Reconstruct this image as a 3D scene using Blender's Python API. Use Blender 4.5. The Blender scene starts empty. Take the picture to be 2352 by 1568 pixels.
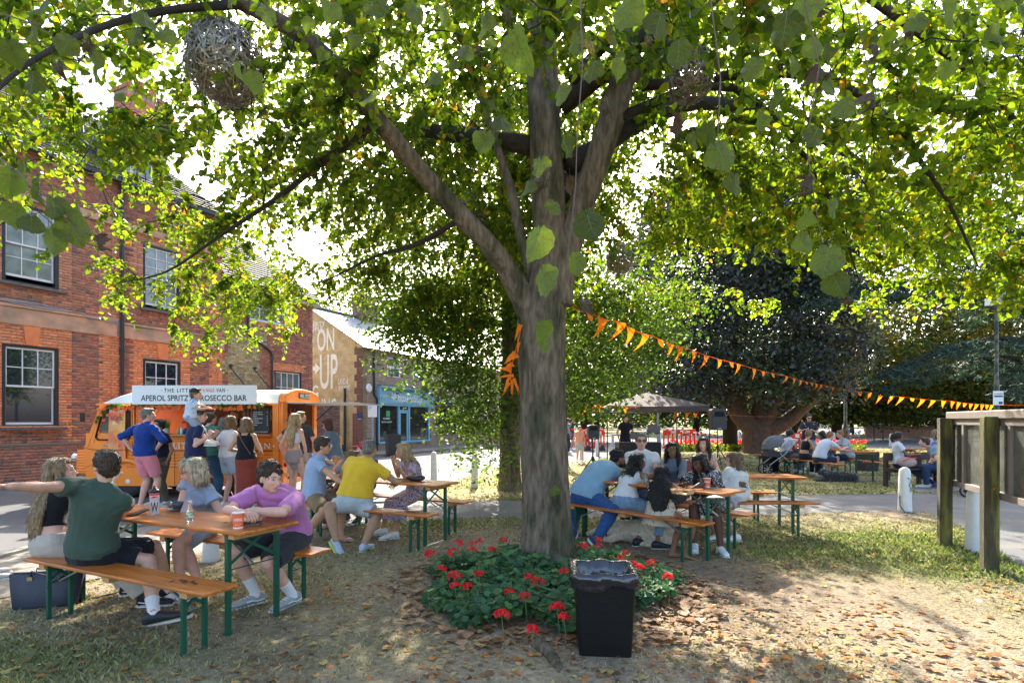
import bpy,math,random
import numpy as np
from mathutils import Vector,Matrix
R=math.radians
random.seed(7);rng=np.random.default_rng(7)
scn=bpy.context.scene
col=scn.collection
# ------------------------------------------------------------------ camera
CH,FPX,CX,HY=1.55,1306.67,1176.0,966.0
cam_d=bpy.data.cameras.new('camera');cam=bpy.data.objects.new('camera',cam_d);col.objects.link(cam)
cam.location=(0,0,CH);cam.rotation_euler=(R(90),0,0)
cam_d.sensor_width=36;cam_d.lens=20.0;cam_d.shift_y=(HY-784.0)/2352.0
cam_d.clip_start=0.05;cam_d.clip_end=2000
scn.camera=cam
# ------------------------------------------------------------------ sky and sun
SUN_EL,SUN_AZ=34.7,-0.3
SKY_STRENGTH,SUN_STRENGTH,EXPOSURE=0.15,3.9,2.16
world=bpy.data.worlds.new('World');scn.world=world;world.use_nodes=True
wn=world.node_tree;wn.nodes.clear()
sky=wn.nodes.new('ShaderNodeTexSky');sky.sky_type='NISHITA';sky.sun_disc=False
sky.sun_elevation=R(SUN_EL);sky.sun_rotation=R(SUN_AZ);sky.air_density=1.0;sky.dust_density=3.5;sky.ozone_density=0.9
bg=wn.nodes.new('ShaderNodeBackground');bg.inputs['Strength'].default_value=SKY_STRENGTH
wo=wn.nodes.new('ShaderNodeOutputWorld')
wn.links.new(sky.outputs[0],bg.inputs[0]);wn.links.new(bg.outputs[0],wo.inputs[0])
sd=bpy.data.lights.new('sun','SUN');sun=bpy.data.objects.new('sun',sd);col.objects.link(sun)
sd.energy=SUN_STRENGTH;sd.angle=R(0.53);sd.color=(1.0,0.93,0.80)
sdir=Vector((math.sin(R(SUN_AZ))*math.cos(R(SUN_EL)),math.cos(R(SUN_AZ))*math.cos(R(SUN_EL)),math.sin(R(SUN_EL))))
sun.rotation_euler=sdir.to_track_quat('Z','Y').to_euler();sun.location=(0,30,40)
scn.view_settings.view_transform='Standard';scn.view_settings.look='None'
scn.view_settings.exposure=EXPOSURE;scn.view_settings.gamma=1.0;scn.view_settings.use_curve_mapping=False
scn.cycles.max_bounces=9;scn.cycles.diffuse_bounces=4;scn.cycles.transmission_bounces=6;scn.cycles.transparent_max_bounces=8
scn.cycles.sample_clamp_indirect=6.0
# ------------------------------------------------------------------ helpers
def G(px,py,z=0.0):
 Y=(CH-z)*FPX/(py-HY);return Vector(((px-CX)/FPX*Y,Y,z))
def A(px,py,Y):return Vector(((px-CX)/FPX*Y,Y,CH-(py-HY)/FPX*Y))
def V(*a):return Vector(a)
UP=V(0,0,1)
def tag(o,label=None,cat=None,group=None,kind=None):
 if label:o['label']=label
 if cat:o['category']=cat
 if group:o['group']=group
 if kind:o['kind']=kind
 return o
def wm(o):
 m=Matrix.Identity(4)
 while o is not None:m=o.matrix_basis@m;o=o.parent
 return m
def thing(name,label,cat,loc=(0,0,0),rz=0.0,group=None):
 o=bpy.data.objects.new(name,None);col.objects.link(o);o.empty_display_size=.1
 o.location=loc;o.rotation_euler=(0,0,rz)
 return tag(o,label,cat,group)
def put(name,me,parent=None,kind=None):
 o=bpy.data.objects.new(name,me);col.objects.link(o)
 if parent is not None:o.parent=parent
 if kind:o['kind']=kind
 return o
def copy_tree(o,parent=None):
 c=o.copy();col.objects.link(c);c.parent=parent
 for ch in list(o.children):copy_tree(ch,c)
 return c
def frame(d,ref=UP):
 d=d.normalized();r=d.cross(ref)
 if r.length<1e-4:r=d.cross(V(0,1,0))
 r.normalize();u=r.cross(d).normalized();return r,u,d
class MB:
 def __init__(s):s.v=[];s.f=[];s.m=[];s.c=[];s.cc=(1,1,1)
 def add(s,vs,fs,mi=0):
  o=len(s.v);s.v+=[tuple(v)for v in vs];s.f+=[tuple(i+o for i in f)for f in fs]
  s.m+=[mi]*len(fs);s.c+=[s.cc]*len(vs);return s
 def box(s,c,d,M=None,mi=0):
  x,y,z=d[0]/2,d[1]/2,d[2]/2;c=Vector(c)
  vs=[Vector(p)for p in((-x,-y,-z),(x,-y,-z),(x,y,-z),(-x,y,-z),(-x,-y,z),(x,-y,z),(x,y,z),(-x,y,z))]
  if M is not None:vs=[M@v for v in vs]
  return s.add([c+v for v in vs],[(0,3,2,1),(4,5,6,7),(0,1,5,4),(1,2,6,5),(2,3,7,6),(3,0,4,7)],mi)
 def bar(s,p,q,w,h,ref=UP,mi=0):
  p,q=Vector(p),Vector(q);r,u,d=frame(q-p,ref);vs=[]
  for c in(p,q):
   for a,b in((-1,-1),(1,-1),(1,1),(-1,1)):vs.append(c+r*(a*w/2)+u*(b*h/2))
  return s.add(vs,[(0,1,2,3),(7,6,5,4),(0,4,5,1),(1,5,6,2),(2,6,7,3),(3,7,4,0)],mi)
 def tube(s,pts,rs,n=8,mi=0):
  pts=[Vector(p)for p in pts];k=len(pts)
  if not hasattr(rs,'__len__'):rs=[rs]*k
  vs=[];ref=UP
  d0=(pts[1]-pts[0]).normalized()
  r,u,_=frame(d0,UP if abs(d0.z)<.95 else V(0,1,0))
  for i in range(k):
   d=(pts[min(i+1,k-1)]-pts[max(i-1,0)]).normalized()
   r=(r-d*r.dot(d)).normalized();u=r.cross(d).normalized()
   for j in range(n):
    a=2*math.pi*j/n;vs.append(pts[i]+(r*math.cos(a)+u*math.sin(a))*rs[i])
  fs=[]
  for i in range(k-1):
   for j in range(n):
    a,b=i*n+j,i*n+(j+1)%n;fs.append((a,a+n,b+n,b))
  fs.append(tuple(range(n)));fs.append(tuple(range(k*n-1,k*n-n-1,-1)))
  return s.add(vs,fs,mi)
 def lathe(s,prof,n=16,c=(0,0,0),M=None,mi=0):
  c=Vector(c);vs=[]
  for r_,z in prof:
   for j in range(n):
    a=2*math.pi*j/n;p=V(r_*math.cos(a),r_*math.sin(a),z)
    vs.append(c+(M@p if M is not None else p))
  fs=[];k=len(prof)
  for i in range(k-1):
   for j in range(n):
    a,b=i*n+j,i*n+(j+1)%n;fs.append((a,b,b+n,a+n))
  fs.append(tuple(range(n-1,-1,-1)));fs.append(tuple(range((k-1)*n,k*n)))
  return s.add(vs,fs,mi)
 def prism(s,poly,O,ax,ay,an,t,mi=0):
  """polygon (a,b) in plane O+ax*a+ay*b, extruded t along an"""
  O=Vector(O);n=len(poly)
  vs=[O+ax*a+ay*b for a,b in poly]+[O+ax*a+ay*b+an*t for a,b in poly]
  fs=[tuple(range(n-1,-1,-1)),tuple(range(n,2*n))]+[(i,(i+1)%n,(i+1)%n+n,i+n)for i in range(n)]
  return s.add(vs,fs,mi)
 def ell(s,c,rad,M=None,n=12,m=8,mi=0):
  c=Vector(c);vs=[V(0,0,-rad[2])]
  for i in range(1,m):
   t=math.pi*i/m
   for j in range(n):
    a=2*math.pi*j/n
    vs.append(V(rad[0]*math.sin(t)*math.cos(a),rad[1]*math.sin(t)*math.sin(a),-rad[2]*math.cos(t)))
  vs.append(V(0,0,rad[2]));e=len(vs)-1
  if M is not None:vs=[M@v for v in vs]
  fs=[(0,1+(j+1)%n,1+j)for j in range(n)]
  for i in range(m-2):
   for j in range(n):
    a,b=1+i*n+j,1+i*n+(j+1)%n;fs.append((a,b,b+n,a+n))
  b0=1+(m-2)*n
  fs+=[(b0+j,b0+(j+1)%n,e)for j in range(n)]
  return s.add([c+v for v in vs],fs,mi)
 def build(s,name,mats,parent=None,smooth=False,bevel=0,kind=None,seg=2):
  if not isinstance(mats,(list,tuple)):mats=[mats]
  inv=wm(parent).inverted()if parent is not None else None
  vs=s.v if inv is None else[tuple(inv@Vector(v))for v in s.v]
  me=bpy.data.meshes.new(name);me.from_pydata(vs,[],s.f)
  for m in mats:me.materials.append(m)
  if len(mats)>1:me.polygons.foreach_set('material_index',s.m)
  if any(c!=(1,1,1)for c in s.c):
   at=me.attributes.new('Col','FLOAT_COLOR','POINT')
   at.data.foreach_set('color',np.array([(c[0],c[1],c[2],1)for c in s.c],dtype=np.float32).ravel())
  if smooth:me.polygons.foreach_set('use_smooth',[True]*len(me.polygons))
  me.update();o=put(name,me,parent,kind)
  if bevel:
   b=o.modifiers.new('bevel','BEVEL');b.width=bevel;b.segments=seg;b.limit_method='ANGLE'
  return o
def np_mesh(name,verts,faces,mats,colr=None,smooth=False,parent=None,kind=None,mi=None):
 verts=np.asarray(verts,dtype=np.float32);faces=np.asarray(faces,dtype=np.int32)
 if parent is not None:
  t=wm(parent).inverted();M3=np.array(t.to_3x3(),dtype=np.float32);verts=verts@M3.T+np.array(t.translation,dtype=np.float32)
 me=bpy.data.meshes.new(name);n,k=faces.shape
 me.vertices.add(len(verts));me.vertices.foreach_set('co',verts.ravel())
 me.loops.add(n*k);me.loops.foreach_set('vertex_index',faces.ravel())
 me.polygons.add(n);me.polygons.foreach_set('loop_start',np.arange(0,n*k,k,dtype=np.int32))
 me.polygons.foreach_set('loop_total',np.full(n,k,dtype=np.int32))
 if smooth:me.polygons.foreach_set('use_smooth',np.ones(n,dtype=bool))
 if not isinstance(mats,(list,tuple)):mats=[mats]
 for m in mats:me.materials.append(m)
 if mi is not None:me.polygons.foreach_set('material_index',np.asarray(mi,dtype=np.int32))
 me.update(calc_edges=True)
 if colr is not None:
  at=me.attributes.new('Col','FLOAT_COLOR','POINT');c=np.ones((len(verts),4),dtype=np.float32);c[:,:3]=colr
  at.data.foreach_set('color',c.ravel())
 return put(name,me,parent,kind)
# ------------------------------------------------------------------ materials
MATS={}
def mat(name,c=(.5,.5,.5),rough=.6,metal=0.0,var=.12,vs=5.0,bump=0.0,bs=30.0,spec=.5,coat=0.0,vcol=False,c2=None,c2s=4.0,c2w=(.45,.6),stretch=(1,1,1),trans=0.0,alpha=1.0,emis=None,sheen=0.0,hsv=None,obj_rand=0.0,transl=None,subs=0.0):
 if name in MATS:return MATS[name]
 m=bpy.data.materials.new(name);m.use_nodes=True;nt=m.node_tree;N=nt.nodes;L=nt.links
 b=N['Principled BSDF'];tc=N.new('ShaderNodeTexCoord');mp=N.new('ShaderNodeMapping');mp.inputs['Scale'].default_value=stretch
 L.new(tc.outputs['Object'],mp.inputs['Vector'])
 if vcol:
  a=N.new('ShaderNodeAttribute');a.attribute_name='Col';base=a.outputs['Color']
 else:
  rgb=N.new('ShaderNodeRGB');rgb.outputs[0].default_value=(*c,1);base=rgb.outputs[0]
 if c2 is not None:
  n2=N.new('ShaderNodeTexNoise');n2.inputs['Scale'].default_value=c2s;n2.inputs['Detail'].default_value=5;L.new(mp.outputs[0],n2.inputs['Vector'])
  r2=N.new('ShaderNodeMapRange');r2.inputs['From Min'].default_value=c2w[0];r2.inputs['From Max'].default_value=c2w[1];L.new(n2.outputs['Fac'],r2.inputs['Value'])
  mx=N.new('ShaderNodeMix');mx.data_type='RGBA';L.new(r2.outputs[0],mx.inputs['Factor']);L.new(base,mx.inputs['A']);mx.inputs['B'].default_value=(*c2,1);base=mx.outputs['Result']
 if var:
  n=N.new('ShaderNodeTexNoise');n.inputs['Scale'].default_value=vs;n.inputs['Detail'].default_value=6;L.new(mp.outputs[0],n.inputs['Vector'])
  r=N.new('ShaderNodeMapRange');r.inputs['From Min'].default_value=.25;r.inputs['From Max'].default_value=.75
  r.inputs['To Min'].default_value=1-var;r.inputs['To Max'].default_value=1+var;L.new(n.outputs['Fac'],r.inputs['Value'])
  mu=N.new('ShaderNodeVectorMath');mu.operation='SCALE';L.new(base,mu.inputs[0]);L.new(r.outputs[0],mu.inputs['Scale']);base=mu.outputs[0]
 if obj_rand:
  oi=N.new('ShaderNodeObjectInfo');r=N.new('ShaderNodeMapRange');r.inputs['To Min'].default_value=1-obj_rand;r.inputs['To Max'].default_value=1+obj_rand
  L.new(oi.outputs['Random'],r.inputs['Value']);mu=N.new('ShaderNodeVectorMath');mu.operation='SCALE';L.new(base,mu.inputs[0]);L.new(r.outputs[0],mu.inputs['Scale']);base=mu.outputs[0]
 L.new(base,b.inputs['Base Color'])
 b.inputs['Roughness'].default_value=rough;b.inputs['Metallic'].default_value=metal;b.inputs['Specular IOR Level'].default_value=spec
 b.inputs['Coat Weight'].default_value=coat;b.inputs['Transmission Weight'].default_value=trans;b.inputs['Alpha'].default_value=alpha
 if sheen:b.inputs['Sheen Weight'].default_value=sheen
 if subs:b.inputs['Subsurface Weight'].default_value=subs;b.inputs['Subsurface Radius'].default_value=(.012,.005,.003);b.inputs['Subsurface Scale'].default_value=1.0
 if emis:b.inputs['Emission Color'].default_value=(*emis[:3],1);b.inputs['Emission Strength'].default_value=emis[3]
 if bump:
  nb=N.new('ShaderNodeTexNoise');nb.inputs['Scale'].default_value=bs;nb.inputs['Detail'].default_value=4;L.new(mp.outputs[0],nb.inputs['Vector'])
  bp=N.new('ShaderNodeBump');bp.inputs['Strength'].default_value=bump;bp.inputs['Distance'].default_value=.02;L.new(nb.outputs['Fac'],bp.inputs['Height']);L.new(bp.outputs[0],b.inputs['Normal'])
 if transl:
  out=N['Material Output'];t=N.new('ShaderNodeBsdfTranslucent');ms=N.new('ShaderNodeMixShader');ms.inputs[0].default_value=transl[3]
  tm=N.new('ShaderNodeVectorMath');tm.operation='MULTIPLY';L.new(base,tm.inputs[0]);tm.inputs[1].default_value=transl[:3]
  L.new(tm.outputs[0],t.inputs['Color']);L.new(b.outputs[0],ms.inputs[1]);L.new(t.outputs[0],ms.inputs[2]);L.new(ms.outputs[0],out.inputs['Surface'])
 MATS[name]=m;return m
def fabric(name,c,**k):
 d=dict(rough=.85,var=.14,vs=7,bump=1.0,bs=8,stretch=(1.2,1.2,.8),sheen=.15,spec=.2,transl=(1.1,1.1,1.1,.12));d.update(k);return mat(name,c,**d)
FONT=None
def text_mesh(txt,O,right,up,w,h,m,parent,name='lettering',ext=.002,spacing=1.0,bold=.012):
 """flat lettering fitted into the box O + right*w x up*h"""
 cu=bpy.data.curves.new('t','FONT');cu.body=txt;cu.extrude=0.0;cu.space_character=spacing;cu.resolution_u=3;cu.offset=bold
 ob=bpy.data.objects.new('t',cu);TS.collection.objects.link(ob);TS.view_layers[0].update()
 dg=TS.view_layers[0].depsgraph;me=bpy.data.meshes.new_from_object(ob.evaluated_get(dg),depsgraph=dg)
 n=len(me.vertices);co=np.empty(n*3,dtype=np.float32);me.vertices.foreach_get('co',co);co=co.reshape(-1,3)
 lo,hi=co.min(0),co.max(0);x=(co[:,0]-lo[0])/(hi[0]-lo[0])*w;y=(co[:,1]-lo[1])/max(hi[1]-lo[1],1e-6)*h
 Or,Rr,Uu=np.array(O),np.array(right.normalized()),np.array(up.normalized());Nn=np.cross(Rr,Uu)
 P=Or+np.outer(x,Rr)+np.outer(y,Uu)+Nn*ext
 if parent is not None:
  t=wm(parent).inverted();P=P@np.array(t.to_3x3()).T+np.array(t.translation)
 me.vertices.foreach_set('co',P.astype(np.float32).ravel());me.materials.clear();me.materials.append(m);me.update()
 bpy.data.objects.remove(ob);bpy.data.curves.remove(cu)
 me.name=name
 return put(name,me,parent)
TS=bpy.data.scenes.new('workshop')
# ================================================================== SETTING
def sheet(name,pts,z,m,kind='structure',thick=None,sub=None):
 me=bpy.data.meshes.new(name)
 if thick:
  n=len(pts);vs=[(p[0],p[1],z)for p in pts]+[(p[0],p[1],z-thick)for p in pts]
  a=sum(pts[i][0]*pts[(i+1)%n][1]-pts[(i+1)%n][0]*pts[i][1]for i in range(n))
  top=tuple(range(n))if a>0 else tuple(range(n-1,-1,-1))
  me.from_pydata(vs,[],[top]+[(i,(i+1)%n,(i+1)%n+n,i+n)for i in range(n)])
 else:
  a=sum(pts[i][0]*pts[(i+1)%len(pts)][1]-pts[(i+1)%len(pts)][0]*pts[i][1]for i in range(len(pts)))
  me.from_pydata([(p[0],p[1],z)for p in pts],[],[tuple(range(len(pts)))if a>0 else tuple(range(len(pts)-1,-1,-1))])
 me.materials.append(m);me.update();return put(name,me,None,kind)
def snoise(x,y,sc,seed=0):
 r=np.random.default_rng(seed);v=0
 for i in range(7):
  a=r.uniform(0,2*math.pi);f=sc*r.uniform(.5,2.2);v=v+np.sin((x*math.cos(a)+y*math.sin(a))*f+r.uniform(0,6.28))
 return v/7*1.6
m_dry=mat('dry_lawn',(.34,.27,.14),rough=.95,var=.35,vs=9,bump=.6,bs=25,c2=(.13,.135,.04),c2s=.7,c2w=(.42,.6),spec=.1)
m_lawn=mat('green_lawn',(.13,.17,.035),rough=.95,var=.3,vs=3,bump=.5,bs=12,c2=(.25,.22,.08),c2s=.25,c2w=(.45,.65),spec=.1)
m_asph=mat('asphalt',(.125,.122,.12),rough=.85,var=.16,vs=60,bump=.35,bs=120,c2=(.095,.094,.093),c2s=.55,c2w=(.45,.56),spec=.25)
m_path=mat('path_asphalt',(.115,.115,.12),rough=.85,var=.12,vs=70,bump=.3,bs=140,c2=(.15,.145,.135),c2s=1.1,c2w=(.45,.6),spec=.25)
m_pave=mat('paving',(.215,.195,.17),rough=.85,var=.15,vs=8,bump=.25,bs=90,c2=(.2,.185,.165),c2s=1.6,spec=.25)
m_kerb=mat('kerb_stone',(.30,.28,.25),rough=.85,var=.2,vs=12,bump=.3,bs=60)
ground=sheet('ground',[(-400,-60),(400,-60),(400,900),(-400,900)],-0.004,m_dry)
E1=[(-60,1402),(0,1375),(200,1335),(472,1271),(700,1218),(960,1194),(1180,1188),(1330,1189),(1700,1186),(1870,1179),(2050,1173),(2130,1176),(2200,1207),(2352,1306)]
E2=[(-60,1297),(0,1280),(120,1247),(300,1212),(500,1182),(700,1163),(900,1153),(1000,1151),(1180,1149),(1340,1148),(1640,1142),(1800,1137),(2070,1134),(2352,1131)]
E1w=[G(*p).to_2d()for p in E1];E2w=[G(*p).to_2d()for p in E2]
def side_of(path,x,y):
 """y distance above an x-monotone path"""
 xs=np.array([p[0]for p in path]);ys=np.array([p[1]for p in path]);return y-np.interp(x,xs,ys)
E1x=sorted([(p[0],p[1])for p in E1w]);E2x=sorted([(p[0],p[1])for p in E2w])
road_pts=[(-200,-30),(-14,-30),(-9.0,2.2)]+[tuple(p)for p in E2w]+[(40,12.6),(120,14),(120,140),(-200,140)]
sheet('road',road_pts,0.0,m_asph)
path_pts=[(-9.2,2.2)]+[tuple(p)for p in E2w]+[(22,12.4),(22,0.6),(5.9,.6),(5.15,4.5)]+[tuple(p)for p in reversed(E1w)]
sheet('footpath',path_pts,0.004,m_path)
pv=[tuple(E2w[i])for i in range(0,6)];pn=[tuple(E1w[i])for i in range(0,5)]
sheet('pavement',[(-9.2,2.35)]+pv+list(reversed(pn)),0.008,m_pave)
kb=MB()
for i in range(0,6):
 a,b=E2w[i],E2w[i+1];a,b=V(a[0],a[1],.02),V(b[0],b[1],.02)
 n=max(1,int((b-a).length/.9))
 for k in range(n):
  p,q=a.lerp(b,k/n),a.lerp(b,(k+.985)/n);kb.bar(p,q,.13,.05)
kb.build('kerb',m_kerb,None,kind='structure',bevel=.006)
isl=[(1000,1150),(1004,1138),(1010,1122),(1050,1102),(1100,1086),(1190,1067),(1340,1059),(1420,1046),(1560,1037),(1990,1030),(2352,1025),(2900,1019)]
isl_w=[tuple(G(*p).to_2d())for p in isl]+[(60,13.5)]+[tuple(p)for p in reversed(E2w[7:])]
sheet('lawn_strip',isl_w,0.010,m_dry)
sheet('far_lawn',[G(1180,1004).to_2d(),G(1560,1004).to_2d(),G(1630,1000).to_2d(),G(1700,990).to_2d(),(75,140),(0,190),(-22,130)],0.012,m_lawn)
sheet('far_verge',[G(1975,1003).to_2d(),G(1990,990).to_2d(),G(2050,985).to_2d(),G(2300,985).to_2d(),G(2600,1004).to_2d(),G(2200,1006).to_2d()],0.012,m_lawn)
sheet('far_path',[G(1600,1000).to_2d(),G(1650,990).to_2d(),G(1560,983).to_2d(),G(1400,984).to_2d(),G(1400,987).to_2d(),G(1540,987).to_2d()],0.018,m_pave)
gx,gy=np.meshgrid(np.arange(-9.5,12,.1),np.arange(0.6,10.8,.1))
def in_poly(x,y,P):
 c=np.zeros(x.shape,bool);n=len(P)
 for i in range(n):
  x0,y0=P[i];x1,y1=P[(i+1)%n]
  if y0==y1:continue
  t=((y0>y)!=(y1>y))&(x<(x1-x0)*(y-y0)/(y1-y0)+x0);c^=t
 return c
LAWN=[tuple(p)for p in E1w]+[(5.15,4.5),(5.9,.6),(-9.5,.6),(-9.5,2.0)]
on_lawn=lambda x,y:in_poly(x,y,LAWN)
ok=on_lawn(gx,gy)
z=.012*snoise(gx,gy,1.8,3)+.012
def green_amount(x,y):
 g=.50+.42*snoise(x,y,.9,11)+.25*snoise(x,y,3.2,12)
 g=g+.75*np.exp(-((x-5.6)**2/6+(y-7.3)**2/2.6))+.35*np.exp(-((x+3)**2/4+(y-3.2)**2/2))
 g=g-.9*np.exp(-((x-.8)**2+(y-5.6)**2)/3.0)-.5*np.exp(-((x-2.2)**2+(y-4.0)**2)/2.5)
 return np.clip(g,0,1)
def bare_amount(x,y):
 b=.25+.35*snoise(x,y,1.3,21)+.2*snoise(x,y,4,22)+.8*np.exp(-((x-1.1)**2/4+(y-5.4)**2/2.0))
 return np.clip(b,0,1)
ga,ba=green_amount(gx,gy)[...,None],bare_amount(gx,gy)[...,None]
cs=np.array((.32,.25,.175))*(1-ga)+np.array((.14,.15,.06))*ga
cs=cs*(1-.7*ba)+np.array((.17,.125,.09))*.7*ba
cs=cs*(1+.15*snoise(gx,gy,9,31)[...,None])
idx=np.arange(gx.size).reshape(gx.shape)
q=np.stack([idx[:-1,:-1],idx[:-1,1:],idx[1:,1:],idx[1:,:-1]],-1)[ok[:-1,:-1]&ok[1:,1:]&ok[:-1,1:]&ok[1:,:-1]]
m_soil=mat('lawn_soil',vcol=True,rough=.95,var=.4,vs=28,bump=.9,bs=45,spec=.1)
np_mesh('lawn',np.stack([gx.ravel(),gy.ravel(),z.ravel()],1),q,m_soil,cs.reshape(-1,3),smooth=True,kind='structure')
def blades(name,n,x0,x1,y0,y1,dens,hgt,m,keep,bw=1.0):
 u=rng.random(n);y=y0*(y1/y0)**u;x=rng.uniform(x0,x1,n)
 k=(rng.random(n)<dens(x,y))&keep(x,y)&(np.abs(x)<y*.95+.6);x,y=x[k],y[k];n=len(x)
 h=hgt*rng.uniform(.3,1.2,n)*(.6+.9*green_amount(x,y));w=.0042*(1+y*.42)*rng.uniform(.7,1.3,n);a=rng.uniform(0,6.283,n);b=rng.uniform(0,6.283,n)
 dx,dy=np.cos(a)*w,np.sin(a)*w;lx,ly=np.cos(b)*h*rng.uniform(.3,1.4,n),np.sin(b)*h*rng.uniform(.3,1.4,n)
 z0=np.zeros(n)
 P=np.stack([np.stack([x-dx,y-dy,z0],1),np.stack([x+dx,y+dy,z0],1),np.stack([x+lx,y+ly,z0+h],1)],1).reshape(-1,3)
 g=green_amount(x,y)*rng.uniform(.5,1.2,n);g=np.clip(g,0,1)[:,None]
 c=np.array((.40,.325,.22))*(1-g)+np.array((.115,.165,.045))*g;c=c*rng.uniform(.35,1.45,(n,1))
 np_mesh(name,P,np.arange(n*3).reshape(-1,3),m,np.repeat(c,3,0),kind='stuff')
m_blade=mat('grass_blade',vcol=True,rough=.7,var=0,spec=.2,transl=(1.5,1.6,.8,.35))
blades('grass',420000,-9,11,1.6,10.5,lambda x,y:.25+.75*green_amount(x,y)*(1-.6*bare_amount(x,y)),.036,m_blade,on_lawn)
blades('grass_on_lawn_strip',110000,-3,24,10.3,32,lambda x,y:.3+.5*green_amount(x,y),.04,m_blade,lambda x,y:in_poly(x,y,isl_w))
def fallen(name,n,area,keep,size,zoff=.012,seed=5,pal=None,dens=None):
 r=np.random.default_rng(seed);u=r.random(n);y=area[2]*(area[3]/area[2])**u;x=r.uniform(area[0],area[1],n)
 k=keep(x,y)&(np.abs(x)<y*.95+.6)
 if dens is not None:k&=r.random(n)<dens(x,y)
 x,y=x[k],y[k];n=len(x)
 T=np.array([(-.35,-.5,0),(.35,-.5,0),(.55,.05,.12),(0,.62,.25),(-.55,.05,.1)]);s=size*r.uniform(.5,1.25,n)
 a=r.uniform(0,6.283,n);fl=r.uniform(-1.2,1.6,n);tw=r.uniform(.5,1.1,n)
 X=T[None,:,0]*tw[:,None];Y=np.repeat(T[None,:,1],n,0);Z=T[None,:,2]*fl[:,None]+np.abs(X)*r.uniform(0,.9,n)[:,None]
 c,s_=np.cos(a)[:,None],np.sin(a)[:,None]
 P=np.stack([x[:,None]+(X*c-Y*s_)*s[:,None],y[:,None]+(X*s_+Y*c)*s[:,None],zoff+.004+np.maximum(Z,0)*s[:,None]+.004*r.random(n)[:,None]],2)
 pal=np.array(pal if pal is not None else[(.30,.15,.06),(.36,.21,.09),(.22,.12,.06),(.42,.28,.13),(.17,.09,.05),(.45,.17,.04),(.40,.33,.12)])
 cc=pal[r.integers(0,len(pal),n)]*r.uniform(.7,1.25,(n,1))
 f=np.arange(n*5).reshape(-1,5)
 np_mesh(name,P.reshape(-1,3),f,m_dead,np.repeat(cc,5,0),kind='stuff')
m_dead=mat('dead_leaf',vcol=True,rough=.75,var=.25,vs=30,spec=.25,transl=(1.3,1.1,.7,.25))
fallen('fallen_leaves',34000,(-9,11,1.6,10.3),on_lawn,.047,dens=lambda x,y:np.clip(.22+.70*np.exp(-((x-2.4)**2/7+(y-4.2)**2/5))+.45*snoise(x,y,2.6,41),0.05,1))
fallen('leaf_litter',9000,(-3.5,22,10.3,30),lambda x,y:in_poly(x,y,isl_w),.075,seed=6,dens=lambda x,y:np.clip(.15+.9*np.exp(-((x-.3)**2/4+(y-12.5)**2/9)),.05,1))
fallen('leaves_on_footpath',900,(-8,14,3.2,14),lambda x,y:~on_lawn(x,y)&(side_of(E2x,x,y)<0),.05,seed=8,zoff=.01)
for i,(px,py)in enumerate([(1410,1268),(942,1335),(2060,1235),(2120,1290),(2248,1385),(905,1352),(2115,1395)]):
 p=G(px,py);m_=MB();m_.box((p.x,p.y,.022),(.07,.03,.004),Matrix.Rotation(i*1.1,3,'Z')@Matrix.Rotation(.15,3,'X'))
 tag(m_.build('paper_scrap',mat('paper',(.7,.7,.7),rough=.8,var=.05)),['small white paper scrap on the lawn under the right table','white paper scrap on the grass before the middle bench','paper scrap on the grass left of the near bollard','scrap on the lawn left of the notice board','scrap on sunny grass below the notice board','folded scrap by the geraniums on the left','twisted foil wrapper on the sunlit grass'][i],'litter','scraps of litter on the grass')
# ================================================================== BRICK BUILDING
UV_A=math.radians(25.5)
U=V(math.sin(UV_A),math.cos(UV_A),0);NV=V(math.cos(UV_A),-math.sin(UV_A),0)
FO=V(-12.25,14.5,0)
def FP(s,z,out=0.0):return FO+U*s+NV*out+UP*z
m_mortar=mat('mortar',(.33,.27,.20),rough=.95,var=.2,vs=20,bump=.4,bs=80)
m_brick=mat('red_brick',vcol=True,rough=.88,var=.22,vs=18,bump=.5,bs=70,spec=.25,c2=(.30,.24,.17),c2s=1.3,c2w=(.62,.85))
m_stone=mat('stained_stone',(.50,.27,.17),rough=.9,var=.3,vs=3,bump=.4,bs=40,c2=(.30,.22,.15),c2s=1.8,c2w=(.42,.68))
m_blackp=mat('black_paint',(.012,.013,.017),rough=.45,var=.1)
m_white=mat('white_paint',(.72,.71,.70),rough=.5,var=.06,vs=15,bump=.1)
m_oldw=mat('old_white_paint',(.66,.63,.60),rough=.6,var=.12,vs=12,bump=.3,bs=50,c2=(.35,.30,.26),c2s=6,c2w=(.62,.75))
m_glass=mat('window_glass',(.008,.012,.035),rough=.03,var=0,spec=.9,coat=1.0)
m_glass2=mat('pale_window_glass',(.16,.18,.17),rough=.06,var=.5,vs=3,spec=.8,coat=.6)
m_pipe=mat('pipe_paint',(.02,.022,.028),rough=.4,var=.15)
m_tile=mat('roof_tile',(.085,.075,.065),rough=.85,var=.3,vs=3,bump=.8,bs=14,c2=(.12,.11,.07),c2s=2)
m_lead=mat('grey_lead',(.2,.21,.22),rough=.6,var=.1)
RED=np.array([(.30,.085,.055),(.26,.075,.05),(.34,.11,.07),(.22,.07,.055),(.12,.06,.06),(.38,.13,.07),(.28,.10,.07)])
RED=RED*1.02+np.array((.09,.058,.038))
ORG=np.array([(.70,.25,.11),(.66,.23,.10),(.74,.28,.13),(.68,.26,.13)])
ORW=np.array([(.50,.22,.13),(.46,.20,.12),(.54,.25,.15)])
YEL=np.array([(.42,.33,.17),(.36,.29,.15),(.46,.38,.21),(.30,.25,.14)])
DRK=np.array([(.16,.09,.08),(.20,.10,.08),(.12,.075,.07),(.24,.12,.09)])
rb=random.Random(4)
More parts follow.
